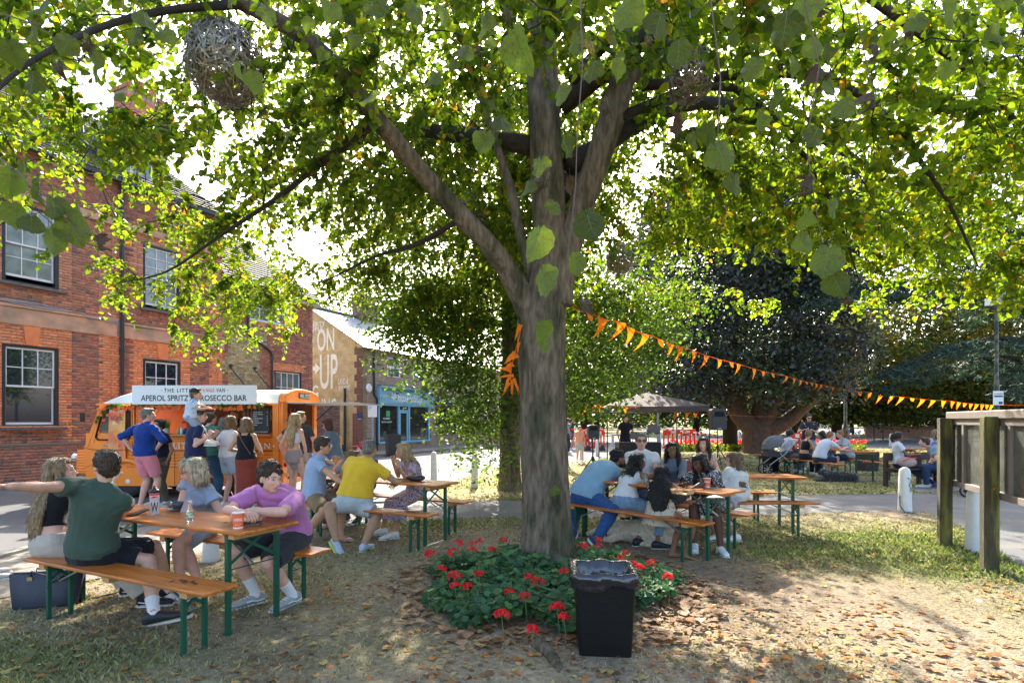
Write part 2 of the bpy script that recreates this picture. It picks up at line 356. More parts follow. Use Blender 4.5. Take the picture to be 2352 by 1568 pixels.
def facade_colour(s,z,row):
 j=.09 if(row//3)%2 else 0.0
 pick=lambda P:P[rb.randrange(len(P))]*rb.uniform(.85,1.15)
 up=z>4.44
 if s<2.08:
  o=(-1.05-j<s<.82+j)and(1.2<z<3.95 or 4.8<z<7.1)
  if z<1.25:o=.62+j<s<1.0-j or s<-.9
  if up and z<4.9:o=False
  if s>1.62-j:o=True
  if z>7.3:return pick(RED)*1.05
  if o:return pick(ORW)if up else(pick(ORG)if rb.random()>.04 else pick(ORW))
  if up:return pick(ORW)*.85 if rb.random()<.25 else pick(RED)*1.1
  return pick(RED)
 if s<5.46:
  o=(2.50-j<s<4.28+j)and(1.2<z<3.95 or 4.95<z<7.1)
  if s>4.95+j and z<7:o=True
  if z>7.3:return pick(RED)
  if o:return pick(ORW)*1.05 if up else pick(ORG)
  if s<2.2 and rb.random()<.3:return pick(ORW)
  return pick(RED)
 if 5.6+.15*math.sin(z*5)<s<7.15+.2*math.sin(z*3)and z<4.9:return pick(YEL)
 if z>3.44 and z<3.7 and 7.55<s<9.15:return pick(ORG)
 if 6.5<s<8.4 and 5.02<z<5.2:return pick(ORG)
 return pick(RED)
BRICKS=[]
def bricks(O,ax,nn,u0,u1,z0,z1,cf,holes,depth=.012,bl=.222,bh=.075,back=0.0):
 rows=int((z1-z0)/bh)
 for r_ in range(rows):
  z=z0+r_*bh;u=u0-(.11 if r_%2 else 0);k=0
  while u<u1:
   L_=bl if k%2==0 else bl*.5
   a,b=max(u,u0),min(u+L_-.01,u1);k+=1;u+=L_
   if b-a<.03:continue
   m_=(a+b)/2
   cuts=[(a,b)]
   for h in holes:
    if z+bh*.5>h[2]and z+bh*.5<h[3]:
     nc=[]
     for c in cuts:
      if c[1]<=h[0]or c[0]>=h[1]:nc.append(c)
      else:
       if c[0]<h[0]:nc.append((c[0],h[0]))
       if c[1]>h[1]:nc.append((h[1],c[1]))
     cuts=nc
   for a_,b_ in cuts:
    if b_-a_<.025:continue
    c=cf((a_+b_)/2,z,r_);d=depth*rb.uniform(.7,1.2)+back
    jt=.0045 if c[0]>.44 else 0
    BRICKS.append((O+ax*(a_-jt*.8)+UP*(z+.004-jt*.5),O+ax*(b_+jt*.8)+UP*(z+.004-jt*.5),bh-.011+jt,nn*d,nn*back,c))
holes=[(-.64,.58,1.40,3.45),(-.64,.58,4.98,6.98),(2.79,3.98,1.40,3.42),(2.79,3.98,4.93,6.88),(7.68,9.0,2.2,3.46),(6.58,8.34,5.18,6.16)]
hsplit=holes+[(-3.2,2.10,3.94,4.44),(2.10,5.46,3.94,4.40),(-3.2,5.46,7.1,7.32)]
bricks(FO,U,NV,-3.0,2.08,0.9,8.45,facade_colour,hsplit,back=.06)
bricks(FO,U,NV,2.08,5.46,0.0,8.45,facade_colour,hsplit)
bricks(FO,U,NV,1.03,2.08,0.0,.9,facade_colour,hsplit,back=.06)
bricks(FO,U,NV,5.46,9.6,0.0,6.35,facade_colour,hsplit)
BR_OWN=list(BRICKS);BRICKS=[]
def brick_mesh(lst):
 vs=np.empty((len(lst)*8,3),dtype=np.float32);cs_=np.empty((len(lst)*8,3),dtype=np.float32);fs=[]
 for i,(p,q_,h,d,d0,c)in enumerate(lst):
  e=(q_-p).normalized()*.003;e2=UP*.003
  b=[p,q_,q_+UP*h,p+UP*h];t=[p+e+e2,q_-e+e2,q_-e+UP*(h-.003),p+e+UP*(h-.003)]
  for k in range(4):vs[i*8+k]=b[k]-d*.2;vs[i*8+4+k]=t[k]+d
  cs_[i*8:i*8+8]=c;o=i*8
  fs+=[(o+4,o+5,o+6,o+7),(o,o+1,o+5,o+4),(o+1,o+2,o+6,o+5),(o+2,o+3,o+7,o+6),(o+3,o,o+4,o+7)]
 return vs,np.array(fs),cs_
def place_bricks(lst,parent,n_single=300):
 def visible(b):
  p=b[0];
  if p.y<.5:return 1e9
  px=CX+p.x/p.y*FPX;py=HY-(p.z-CH)/p.y*FPX
  return p.y if-10<px<2360 and py<1300 else 1e6
 lst=sorted(lst,key=visible)
 for b in lst[:n_single]:
  v,f,c=brick_mesh([b]);np_mesh('brick',v,f,m_brick,c,parent=parent)
 if lst[n_single:]:
  v,f,c=brick_mesh(lst[n_single:]);np_mesh('brickwork',v,f,m_brick,c,parent=parent,kind='stuff')
bld=thing('brick_building','red and orange brick two storey building with white sash windows behind the orange van','building',FP(2,0))
def wallbox(mb,s0,s1,z0,z1,t=.3,out=0.0):
 c=FP((s0+s1)/2,(z0+z1)/2,out-t/2);M=Matrix((U,-NV,UP)).transposed();mb.box(c,(s1-s0,t,z1-z0),M)
w=MB()
def wall_with_holes(w,s0,s1,z0,z1,hs,out=0.0):
 ss=sorted({s0,s1}|{max(s0,min(s1,h[0]))for h in hs}|{max(s0,min(s1,h[1]))for h in hs});
 for a,b in zip(ss[:-1],ss[1:]):
  if b-a<1e-4:continue
  m_=(a+b)/2;cut=sorted([(h[2],h[3])for h in hs if h[0]<m_<h[1]]);z_=z0
  for c0,c1 in cut:wallbox(w,a,b,z_,c0,out=out);z_=c1
  wallbox(w,a,b,z_,z1,out=out)
wall_with_holes(w,-3.0,2.08,0,8.45,holes[:2],.055)
wall_with_holes(w,2.08,5.46,0,8.45,holes[2:4],-.005)
wall_with_holes(w,5.46,9.6,0,6.4,holes[4:],-.005)
M_UN=Matrix((U,-NV,UP)).transposed()
w.box(FP(9.45,3.2,-4),(.3,7.4,6.4),M_UN);w.box(FP(-2.85,4.2,-4),(.3,7.4,8.4),M_UN);w.box(FP(5.3,4.2,-4),(.3,7.4,8.4),M_UN)
w.box(FP(3.3,4.2,-7.9),(12.6,.2,6.4),M_UN)
w.build('wall',m_mortar,bld)
place_bricks(BR_OWN,bld,220)
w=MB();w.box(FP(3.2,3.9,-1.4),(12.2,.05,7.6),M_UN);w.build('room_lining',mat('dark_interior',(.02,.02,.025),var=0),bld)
for s0,s1,z0,z1,o in((-3.0,2.0,3.94,4.36,.11),(-3.0,2.0,4.36,4.44,.15),(2.18,5.5,3.94,4.32,.06),(2.18,5.5,4.32,4.40,.10),(-3.0,2.0,7.1,7.32,.14),(2.18,5.5,7.1,7.32,.10)):
 st=MB();st.box(FP((s0+s1)/2,(z0+z1)/2,o/2),(s1-s0,o+.02,z1-z0-.004),M_UN);st.build('string_course',m_stone,bld,bevel=.01)
for s_,z0,o in((-.03,3.46,.105),(3.38,3.43,.045)):
 kst=MB();kst.prism([(-.13,.0),(.13,0),(.19,.5),(-.19,.5)],FP(s_,z0,0),U,UP,NV,o);kst.build('keystone',mat('orange_terracotta',(.68,.20,.07),rough=.85,var=.15),bld,bevel=.006)
def sash_window(parent,s0,s1,z0,z1,cols,rows_top,rows_bot,frame_w=.085,out=.0,m_s=m_white,gl=m_glass,open_=0.0,sill=True,fr_m=m_blackp):
 O=FP(s0,z0,out);W,Hh=s1-s0,z1-z0
 def bx(mb,a,b,c,d,o0,o1):mb.box(O+U*((a+b)/2)+UP*((c+d)/2)+NV*((o0+o1)/2),(b-a,o1-o0,d-c),M_UN)
 f=MB();fw=frame_w
 bx(f,0,fw,0,Hh,-.14,.0);bx(f,W-fw,W,0,Hh,-.14,.0);bx(f,fw+.001,W-fw-.001,Hh-fw*.8,Hh,-.14,-.001);bx(f,fw+.001,W-fw-.001,0,fw*.6,-.14,-.001)
 win=f.build('window',fr_m,parent,bevel=.006)
 a0,a1,b0,b1=fw,W-fw,fw*.6,Hh-fw*.8;mid=(b0+b1)/2 if rows_bot else b0
 bars=MB();sw=.035
 def sash(z0_,z1_,rows,o0,o1,bott=.06):
  bx(bars,a0,a0+sw,z0_,z1_,o0,o1);bx(bars,a1-sw,a1,z0_,z1_,o0,o1)
  bx(bars,a0+sw,a1-sw,z1_-.045,z1_,o0,o1-.001);bx(bars,a0+sw,a1-sw,z0_,z0_+bott,o0,o1-.001)
  x0,x1,y0,y1=a0+sw,a1-sw,z0_+bott,z1_-.045
  for i in range(1,cols):x=x0+(x1-x0)*i/cols;bx(bars,x-.011,x+.011,y0,y1,o0+.004,o1-.003)
  for j in range(1,rows):y=y0+(y1-y0)*j/rows;bx(bars,x0,x1,y-.011,y+.011,o0+.006,o1-.005)
  for i in range(cols):
   for j in range(rows):
    p=MB();xa,xb=x0+(x1-x0)*i/cols,x0+(x1-x0)*(i+1)/cols;ya,yb=y0+(y1-y0)*j/rows,y0+(y1-y0)*(j+1)/rows
    oo=o0+.008+rb.uniform(-.001,.001)
    bx(p,xa+.004,xb-.004,ya+.004,yb-.004,oo-.004,oo);p.build('pane',gl,win)
 if rows_bot==0:sash(b0,b1,rows_top,-.09,-.05)
 else:
  sash(mid-.02,b1,rows_top,-.075,-.04,.045)
  if rows_bot<0:cc=cols;cols=1;sash(b0+open_,mid+.02+open_,1,-.115,-.082);cols=cc
  else:sash(b0+open_,mid+.02+open_,rows_bot,-.115,-.082)
 bars.build('sash',m_s,win,bevel=.003)
 if sill:
  s_=MB();s_.box(FP((s0+s1)/2,z0-.045,out+.05),(W+.26,.22,.07),M_UN);s_.build('sill',mat('sill_stone',(.13,.10,.09),rough=.8,var=.3,vs=8),win,bevel=.008)
 return win
def sash_fix():pass
sash_window(bld,-.64,.58,1.40,3.45,3,2,-1,out=.06)
sash_window(bld,-.64,.58,4.98,6.98,3,2,2,out=.06,m_s=m_oldw,gl=m_glass2,open_=.12)
sash_window(bld,2.79,3.98,1.40,3.42,3,2,2,out=0)
sash_window(bld,2.79,3.98,4.93,6.88,3,3,2,out=0,m_s=m_oldw,gl=m_glass2,open_=.08)
sash_window(bld,7.68,9.0,2.2,3.46,4,2,0,out=0,gl=m_glass2,frame_w=.05)
sash_window(bld,6.58,8.34,5.18,6.16,4,2,0,out=0,gl=m_glass2,frame_w=.03,fr_m=m_white,sill=False)
dp=MB();dp.tube([FP(2.12,.9,.16),FP(2.12,8.3,.16)],.05,10)
for z_ in(1.9,3.5,5.2,6.9):dp.tube([FP(2.12,z_,.16),FP(2.12,z_+.1,.16)],.068,10)
dp.build('drainpipe',m_pipe,bld,smooth=False)
dp=MB();dp.tube([FP(6.45,6.2,.07),FP(6.45,4.75,.07),FP(6.55,4.6,.07),FP(7.4,4.15,.07),FP(7.5,4.0,.07),FP(7.5,0.2,.07)],.045,8);dp.build('drainpipe',m_pipe,bld)
cb=MB()
for k in range(3):
 pts=[FP(-3+i*.25,4.5+.03*math.sin(i*.7+k)-.02*k-(.12 if i>16 else 0),.155+.01*k)for i in range(21)];cb.tube(pts,.012,5)
cb.build('cable',mat('grey_cable',(.3,.3,.32)),bld)
ff=MB()
for s_ in(5.75,6.75):ff.tube([FP(s_,3.0+.42,.02),FP(s_+.28,2.75,.45)],.02,6);ff.tube([FP(s_,3.45,.02),FP(s_-.02,3.45,.12)],.05,6)
ff.build('bracket',m_pipe,bld)
def roof_slab(p0,p1,p2,p3,rows,m,name='roof',parent=None,t=.03):
 """tiled slope: each course is a thin lapped board from eave (p0,p1) to ridge (p3,p2)"""
 mb=MB()
 for i in range(rows):
  a,b=i/rows,(i+1.0)/rows
  A0,A1,B0,B1=p0.lerp(p3,a),p1.lerp(p2,a),p0.lerp(p3,b),p1.lerp(p2,b);n=(A1-A0).cross(B0-A0).normalized()
  if n.z<0:n=-n
  mb.add([A0+n*t,A1+n*t,B1,B0,A0-n*.01,A1-n*.01,B1-n*.04,B0-n*.04],[(0,1,2,3),(0,4,5,1),(1,5,6,2),(3,7,4,0),(7,6,5,4),(2,6,7,3)])
 return mb.build(name,m,parent)
rf=roof_slab(FP(-3.4,8.45,.35),FP(5.5,8.45,.35),FP(3.4,11.6,-3.4),FP(-3.4,11.6,-3.4),26,m_tile,parent=bld)
roof_slab(FP(5.5,8.45,.35),FP(5.5,8.45,-7),FP(3.4,11.6,-4.2),FP(3.4,11.6,-3.4),26,m_tile,parent=bld)
roof_slab(FP(5.46,6.42,.3),FP(9.9,6.42,.3),FP(8.3,8.9,-2.8),FP(5.46,8.9,-2.8),20,m_tile,parent=bld)
roof_slab(FP(9.9,6.42,.3),FP(9.9,6.42,-6),FP(8.3,8.9,-3.2),FP(8.3,8.9,-2.8),20,m_tile,parent=bld)
gt=MB();gt.bar(FP(5.5,6.36,.36),FP(9.95,6.36,.36),.12,.09);gt.bar(FP(5.5,6.24,.12),FP(9.8,6.24,.12),.22,.14,mi=1);gt.bar(FP(-3,8.36,.34),FP(5.55,8.36,.34),.12,.1);gt.build('gutter',[m_pipe,mat('cream_eaves',(.55,.50,.42),rough=.7)],bld)
chc=A(323,300,19.4);ch=MB();M_c=M_UN
ch.box((chc.x,chc.y,10.4),(1.3,.74,4.2),M_c);chm=ch.build('chimney',m_mortar,bld)
BRICKS=[]
c0=V(chc.x,chc.y,0)
bricks(c0-U*.66+NV*.372,U,NV,0,1.32,8.6,12.4,lambda s,z,r_:RED[rb.randrange(7)]*1.5+np.array((.06,.03,.015)),[],depth=.01)
bricks(c0-U*.655-NV*.37,NV,-U,0,.74,8.6,12.4,lambda s,z,r_:RED[rb.randrange(7)]*1.5,[],depth=.01)
v,f,c=brick_mesh(BRICKS);np_mesh('brickwork',v,f,m_brick,c,parent=chm,kind='stuff');BRICKS=[]
cp=MB()
for k in(-.4,0,.4):cp.lathe([(.14,12.5),(.12,12.55),(.11,12.95),(.13,13.0),(.13,13.05)],12,c0+U*k)
cp.box((chc.x,chc.y,12.55),(1.42,.86,.12),M_c);cp.build('chimney_pot',mat('terracotta',(.42,.16,.08),rough=.85,var=.2),chm)
dm=MB();dc=FP(2.6,9.3,-.9);dm.box(dc,(1.5,1.3,1.3),M_UN);dmo=dm.build('dormer',m_tile,bld)
dm=MB();dm.box(dc+NV*.66+UP*.05,(1.3,.06,.95),M_UN);dm.build('dormer_frame',m_white,dmo)
dm=MB();dm.box(dc+NV*.70-U*.31+UP*.05,(.5,.02,.8),M_UN);dm.box(dc+NV*.70+U*.31+UP*.05,(.5,.02,.8),M_UN);dm.build('pane',m_glass2,dmo)
dp=MB();dp.tube([FP(1.2,8.4,.05),FP(1.2,10.4,-.3)],.08,8);dp.build('vent_pipe',m_pipe,bld)
pl=MB();
gw=thing('garden_wall','low red brick wall standing against the foot of the brick building at the left','wall',FP(-1,0,.45))
mb=MB();wallbox(mb,-3.0,1.02,0,.93,.3,.50);mb.build('wall_core',m_mortar,gw)
bricks(FP(0,0,.50),U,NV,-3.0,1.02,.01,.92,lambda s,z,r_:RED[rb.randrange(7)]*rb.uniform(.85,1.1),[],depth=.012)
bricks(FP(1.02,0,.50),-NV,U,0,.42,.01,.92,lambda s,z,r_:RED[rb.randrange(7)]*rb.uniform(.85,1.1),[],depth=.012)
place_bricks(BRICKS,gw,260);BRICKS=[]
mb=MB();mb.box(FP(-1,.96,.35),(4.1,.38,.06),M_UN);mb.build('coping',mat('coping_stone',(.19,.13,.10),rough=.9,var=.3),gw,bevel=.01)
gw2=thing('side_wall','lower red brick yard wall beyond the far end of the brick building','wall',FP(10.3,0,0))
mb=MB();wallbox(mb,9.62,11.2,0,2.3,.25,-.01);mb.build('wall_core',m_mortar,gw2)
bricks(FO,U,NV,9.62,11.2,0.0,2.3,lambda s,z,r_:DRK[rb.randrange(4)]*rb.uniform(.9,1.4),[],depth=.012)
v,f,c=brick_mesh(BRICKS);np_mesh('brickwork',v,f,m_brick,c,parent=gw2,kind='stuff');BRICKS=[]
# ================================================================== GABLED SHOP TERRACE
def brickmat(name,c1,c2,cm,sc=1.0,axes='XZ'):
 m=bpy.data.materials.new(name);m.use_nodes=True;nt=m.node_tree;N=nt.nodes;L=nt.links;b=N['Principled BSDF']
 uv=N.new('ShaderNodeUVMap');br=N.new('ShaderNodeTexBrick');br.inputs['Scale'].default_value=sc
 br.inputs['Color1'].default_value=(*c1,1);br.inputs['Color2'].default_value=(*c2,1);br.inputs['Mortar'].default_value=(*cm,1)
 br.inputs['Brick Width'].default_value=.225;br.inputs['Row Height'].default_value=.075;br.inputs['Mortar Size'].default_value=.011;br.inputs['Bias'].default_value=-.1
 L.new(uv.outputs[0],br.inputs['Vector']);n=N.new('ShaderNodeTexNoise');n.inputs['Scale'].default_value=2.5;n.inputs['Detail'].default_value=6;L.new(uv.outputs[0],n.inputs['Vector'])
 r=N.new('ShaderNodeMapRange');r.inputs['From Min'].default_value=.25;r.inputs['From Max'].default_value=.75;r.inputs['To Min'].default_value=.72;r.inputs['To Max'].default_value=1.28;L.new(n.outputs['Fac'],r.inputs['Value'])
 mu=N.new('ShaderNodeVectorMath');mu.operation='SCALE';L.new(br.outputs['Color'],mu.inputs[0]);L.new(r.outputs[0],mu.inputs['Scale']);L.new(mu.outputs[0],b.inputs['Base Color'])
 bp=N.new('ShaderNodeBump');bp.invert=True;bp.inputs['Distance'].default_value=.01;bp.inputs['Strength'].default_value=.7;L.new(br.outputs['Fac'],bp.inputs['Height']);L.new(bp.outputs[0],b.inputs['Normal'])
 b.inputs['Roughness'].default_value=.9;return m
def uvpoly(name,pts3,O,ax,m,parent,thick=.25,nrm=None):
 """planar wall polygon with thickness; UVs in metres"""
 ax=ax.normalized();n=nrm;k=len(pts3);vs=[Vector(p)for p in pts3]+[Vector(p)-n*thick for p in pts3]
 fs=[tuple(range(k)),tuple(range(2*k-1,k-1,-1))]+[(i,i+k,(i+1)%k+k,(i+1)%k)for i in range(k)]
 inv=wm(parent).inverted();me=bpy.data.meshes.new(name);me.from_pydata([inv@v for v in vs],[],fs);me.materials.append(m)
 uv=me.uv_layers.new(name='UVMap')
 for p in me.polygons:
  for li in p.loop_indices:
   v=vs[me.loops[li].vertex_index];d=v-O;uv.data[li].uv=(d.dot(ax)+d.dot(n)*.7,v.z)
 me.update();return put(name,me,parent)
m_yb=brickmat('yellow_stock_brick',(.50,.36,.17),(.58,.43,.22),(.46,.38,.26))
m_brb=brickmat('brown_brick',(.22,.12,.09),(.33,.20,.13),(.45,.38,.30))
m_rbb=brickmat('far_red_brick',(.42,.17,.11),(.50,.23,.15),(.50,.40,.33))
GC=V(-7.0,26.7,0);GD=V(-U.y,U.x,0)
GN=-U
shop=thing('shop_terrace','yellow brick gabled shop building with white lettering painted on its gable and a slate roof','building',GC)
gp=[GC,GC+UP*5.0,GC+GD*3.28+UP*7.05,GC+GD*6.56+UP*5.0,GC+GD*6.56]
uvpoly('gable_wall',gp,GC,GD,m_yb,shop,.3,GN)
sw_=MB()
fr=MB()
def GFP(u,z,out=0.0):return GC+U*u+UP*z+NV*out
fpts=lambda a,b,c,d:[GFP(a,c),GFP(b,c),GFP(b,d),GFP(a,d)]
for i,(a,b,c,d)in enumerate([(0,1.05,0,5.0),(1.05,5.6,3.3,5.0),(1.05,5.6,0,.42),(5.6,6.2,0,5.0),(6.2,10.6,3.1,5.0),(6.2,10.6,0,.75),(10.6,11.4,0,5.0),(11.4,16,0,5.0)]):
 uvpoly('front_wall',fpts(a,b,c,d),GC,U,m_brb,shop,.3,NV)
qs=MB()
for k in range(16):
 z0=.02+k*.31;w_=.5 if k%2 else .36;qs.box(GC+GD*(w_/2)+UP*(z0+.15)+GN*.004,(w_,.02,.3),Matrix((GD,-GN,UP)).transposed())
qs.build('quoin',mat('dark_quoin_brick',(.16,.08,.065),rough=.9,var=.35,vs=9),shop)
mb=MB();mb.box(GC+GD*.3+UP*.95+GN*.012,(.6,.03,1.9),Matrix((GD,-GN,UP)).transposed());mb.build('corner_pier',mat('dark_pier_brick',(.20,.10,.08),rough=.9,var=.35,vs=12),shop)
m_slate=mat('slate',(.46,.47,.48),rough=.33,var=.25,vs=4,bump=.5,bs=20,spec=.7)
roof_slab(GFP(-.25,4.95,.3),GFP(16,4.95,.3),GFP(16,7.15,-3.28),GFP(-.25,7.15,-3.28),22,m_slate,parent=shop)
roof_slab(GFP(-.25,4.95,-6.8),GFP(16,4.95,-6.8),GFP(16,7.15,-3.28),GFP(-.25,7.15,-3.28),22,m_slate,parent=shop)
mb=MB();mb.tube([GFP(-.25,7.2,-3.28),GFP(16,7.2,-3.28)],.09,8);mb.build('ridge_tile',m_tile,shop)
mb=MB();cc_=GFP(4.2,7.3,-3.28);mb.box(cc_,(1.7,.6,1.5),M_UN);mb.box(cc_+UP*.72,(1.85,.75,.14),M_UN);cm_=mb.build('chimney',mat('chimney_brick',(.16,.09,.075),rough=.9,var=.4,vs=10,bump=.5),shop)
for k in range(4):
 mb=MB();mb.lathe([(.15,0),(.13,.05),(.12,.42),(.15,.46),(.15,.5)],12,cc_+U*(-.6+k*.4)+UP*.79);mb.build('chimney_pot',mat('terracotta',(.42,.16,.08)),cm_,smooth=False)
def ga(px):k=(px-CX)/FPX;return(-7-26.7*k)/(.9026+.4305*k)
def gz(px,py):a=ga(px);Y=26.7+.4305*a;return CH+(HY-py)/FPX*Y
def gtext(t,x0,x1,yt,yb,ref=None):
 a0,a1=ga(x0),ga(x1);z1,z0=gz(ref or x1,yt),gz(ref or x1,yb)
 text_mesh(t,GC+GD*a0+UP*z0+GN*.006,-GD,UP,a0-a1,z1-z0,mat('mural_white',(.78,.77,.74),rough=.8,var=.08,vs=8),shop,'mural_lettering')
gtext('PROPERTY',690,747,737,748);gtext('PEOPLE',700,742,749,759)
gtext('MOVE ON',655,768,752,804);gtext('UP',735,776,812,893);gtext('LETTING',645,732,884,918);gtext('SELLING',700,773,914,955)
gtext('LAND &',777,800,868,882);gtext('NEW HOMES',778,805,884,896)
mb=MB();p_=GC+GD*ga(724)+UP*gz(724,846)+GN*.004
mb.prism([(-.28,.1),(0,.1),(0,.28),(.34,0),(0,-.28),(0,-.1),(-.28,-.1)],p_,-GD,UP,GN,.004);mb.build('mural_arrow',mat('mural_white'),shop)
mb=MB();q0=GC+GD*ga(794)+GN*.07;mb.tube([q0+UP*.1,q0+UP*3.1],.055,8);mb.tube([GFP(.95,.05,.07),GFP(.95,2.6,.07),GFP(.75,2.8,.07),GFP(.7,4.9,.07)],.05,8);mb.build('drainpipe',m_pipe,shop)
mb=MB();mb.lathe([(.02,-.06),(.2,-.05),(.21,.0),(.16,.05)],14,GFP(.35,3.1,.08),Matrix((U,UP,NV)).transposed());mb.build('alarm_box',m_white,shop)
mb=MB();mb.box(GC+GD*.15+UP*1.75+GN*.035,(.28,.02,.36),Matrix((GD,-GN,UP)).transposed());mb.build('wall_sign',mat('navy_sign',(.02,.04,.16)),shop)
mb=MB()
for k in range(3):mb.box(GC+GD*(.07+k*.08)+UP*1.63+GN*.048,(.045,.004,.045),Matrix((GD,-GN,UP)).transposed())
mb.build('sign_symbol',mat('paper'),shop)
m_blue=mat('pale_blue_paint',(.20,.46,.60),rough=.45,var=.06);m_blue2=mat('blue_fascia',(.22,.42,.52),rough=.5,var=.05)
m_sglass=mat('shop_glass',(.03,.035,.03),rough=.05,var=.6,vs=2.5,spec=.9,coat=.8)
sf=MB()
def sb(mb,u0,u1,z0,z1,o0,o1):mb.box(GFP((u0+u1)/2,(z0+z1)/2,(o0+o1)/2),(u1-u0,o1-o0,z1-z0),M_UN)
def gu(px):k=(px-CX)/FPX;return(26.7*k+7)/(.4305-.9026*k)
sfront=MB()
for u in(1.12,2.72,3.62,5.48):sb(sfront,u-.05,u+.05,.42,2.4,-.05,.06)
sb(sfront,1.07,5.53,.42,.52,-.06,.10);sb(sfront,1.07,5.53,2.3,2.4,-.06,.08);sb(sfront,2.77,3.57,2.05,2.11,-.05,.05)
so_=sfront.build('shopfront',m_blue,shop,bevel=.005)
mb=MB();sb(mb,1.05,5.55,2.4,3.05,-.1,.12);mb.prism([(0,0),(.32,.14),(.32,.2),(0,.2)],GFP(1.0,3.05,0),NV,UP,U,4.6);mb.build('fascia',m_blue2,so_)
mb=MB();sb(mb,1.0,1.12,2.2,3.2,0,.22);sb(mb,5.5,5.62,2.2,3.2,0,.22);mb.build('fascia_bracket',m_blue,so_)
text_mesh('Whittaker&Co',GFP(2.05,2.52,.125),U,UP,2.6,.42,mat('sign_white',(.8,.8,.8),rough=.6,var=0),so_)
text_mesh('SALES & LETTINGS',GFP(1.2,2.72,.125),U,UP,.5,.1,mat('sign_white'),so_)
for u0,u1,z0,z1 in((1.17,2.67,.52,2.3),(2.77,3.57,2.11,2.3),(3.67,5.43,.52,2.3)):
 mb=MB();sb(mb,u0,u1,z0,z1,-.03,-.01);mb.build('shop_window',m_sglass,so_)
mb=MB();sb(mb,2.8,2.9,.05,2.05,-.04,.02);sb(mb,3.44,3.54,.05,2.05,-.04,.02);sb(mb,2.9,3.44,1.95,2.05,-.04,.02);sb(mb,2.9,3.44,.05,.35,-.04,.02);dr=mb.build('door',m_blue,so_)
mb=MB();sb(mb,2.9,3.44,.35,1.95,-.03,-.01);mb.build('pane',m_sglass,dr)
text_mesh('HOMES',GFP(1.5,1.62,-.005),U,UP,.55,.09,mat('sign_white'),so_);text_mesh('ESTATE AGENTS',GFP(1.4,1.45,-.005),U,UP,.8,.08,mat('sign_white'),so_)
text_mesh('81',GFP(3.1,2.14,.0),U,UP,.12,.12,mat('sign_white'),so_)
mb=MB();sb(mb,1.75,2.05,1.75,2.05,-.02,-.005);mb.build('window_sticker',mat('green_sticker',(.05,.35,.12)),so_)
mb=MB();sb(mb,3.7,5.4,.55,1.1,-.9,-.3);mb.build('window_display',mat('display_green',(.15,.17,.05),var=.4),so_)
s2=MB()
for u in(6.25,7.3,8.35,9.4,10.55):sb(s2,u-.035,u+.035,.75,2.35,-.05,.04)
for z_ in(.78,1.55,2.33):sb(s2,6.22,10.58,z_-.03,z_+.03,-.049,.041)
sh2=s2.build('dark_shopfront',m_blackp,shop);mb=MB();sb(mb,6.15,10.65,2.42,3.1,-.1,.12);mb.build('fascia',mat('charcoal_fascia',(.035,.037,.04),rough=.6),sh2)
text_mesh('STUDIO 83',GFP(6.4,2.62,.125),U,UP,1.7,.3,mat('sign_white'),sh2)
for i,u in enumerate((6.285,7.335,8.385,9.435)):
 for z0,z1 in((.81,1.52),(1.58,2.3)):
  mb=MB();sb(mb,u,u+.98,z0,z1,-.03,-.01);mb.build('pane',m_sglass,sh2)
mb=MB();mb.ell(GFP(6.9,1.02,-.25),(.2,.2,.2));mb.ell(GFP(8.0,1.0,-.3),(.18,.18,.22));mb.build('window_display',mat('paper'),sh2,smooth=True)
mb=MB();sb(mb,.4,15.8,.1,4.9,-2.6,-2.5);mb.build('room_lining',mat('dark_interior'),shop)
for u0 in(1.8,4.0,7.5):
 mb=MB();sb(mb,u0,u0+1.0,3.75,4.7,0,.03);wn_=mb.build('window',m_white,shop)
 for a in(.06,.53):
  for b in(3.8,4.28):
   mb=MB();sb(mb,u0+a,u0+a+.41,b,b+.38,.032,.04);mb.build('pane',m_glass2,wn_)
pk=[GFP(-3,0,1.9),GFP(0,0,1.9),GFP(18,0,1.9),GFP(18,0,-.1),GFP(0,0,-.1),GFP(0,0,-.1)+GD*3,GFP(-3,0,0)+GD*2]
sheet('shop_pavement',[(p.x,p.y)for p in[GFP(-1.2,0,2.1),GFP(60,0,2.1),GFP(60,0,0),GFP(0,0,0),GFP(-1.2,0,0)]],.1,m_pave,thick=.12)
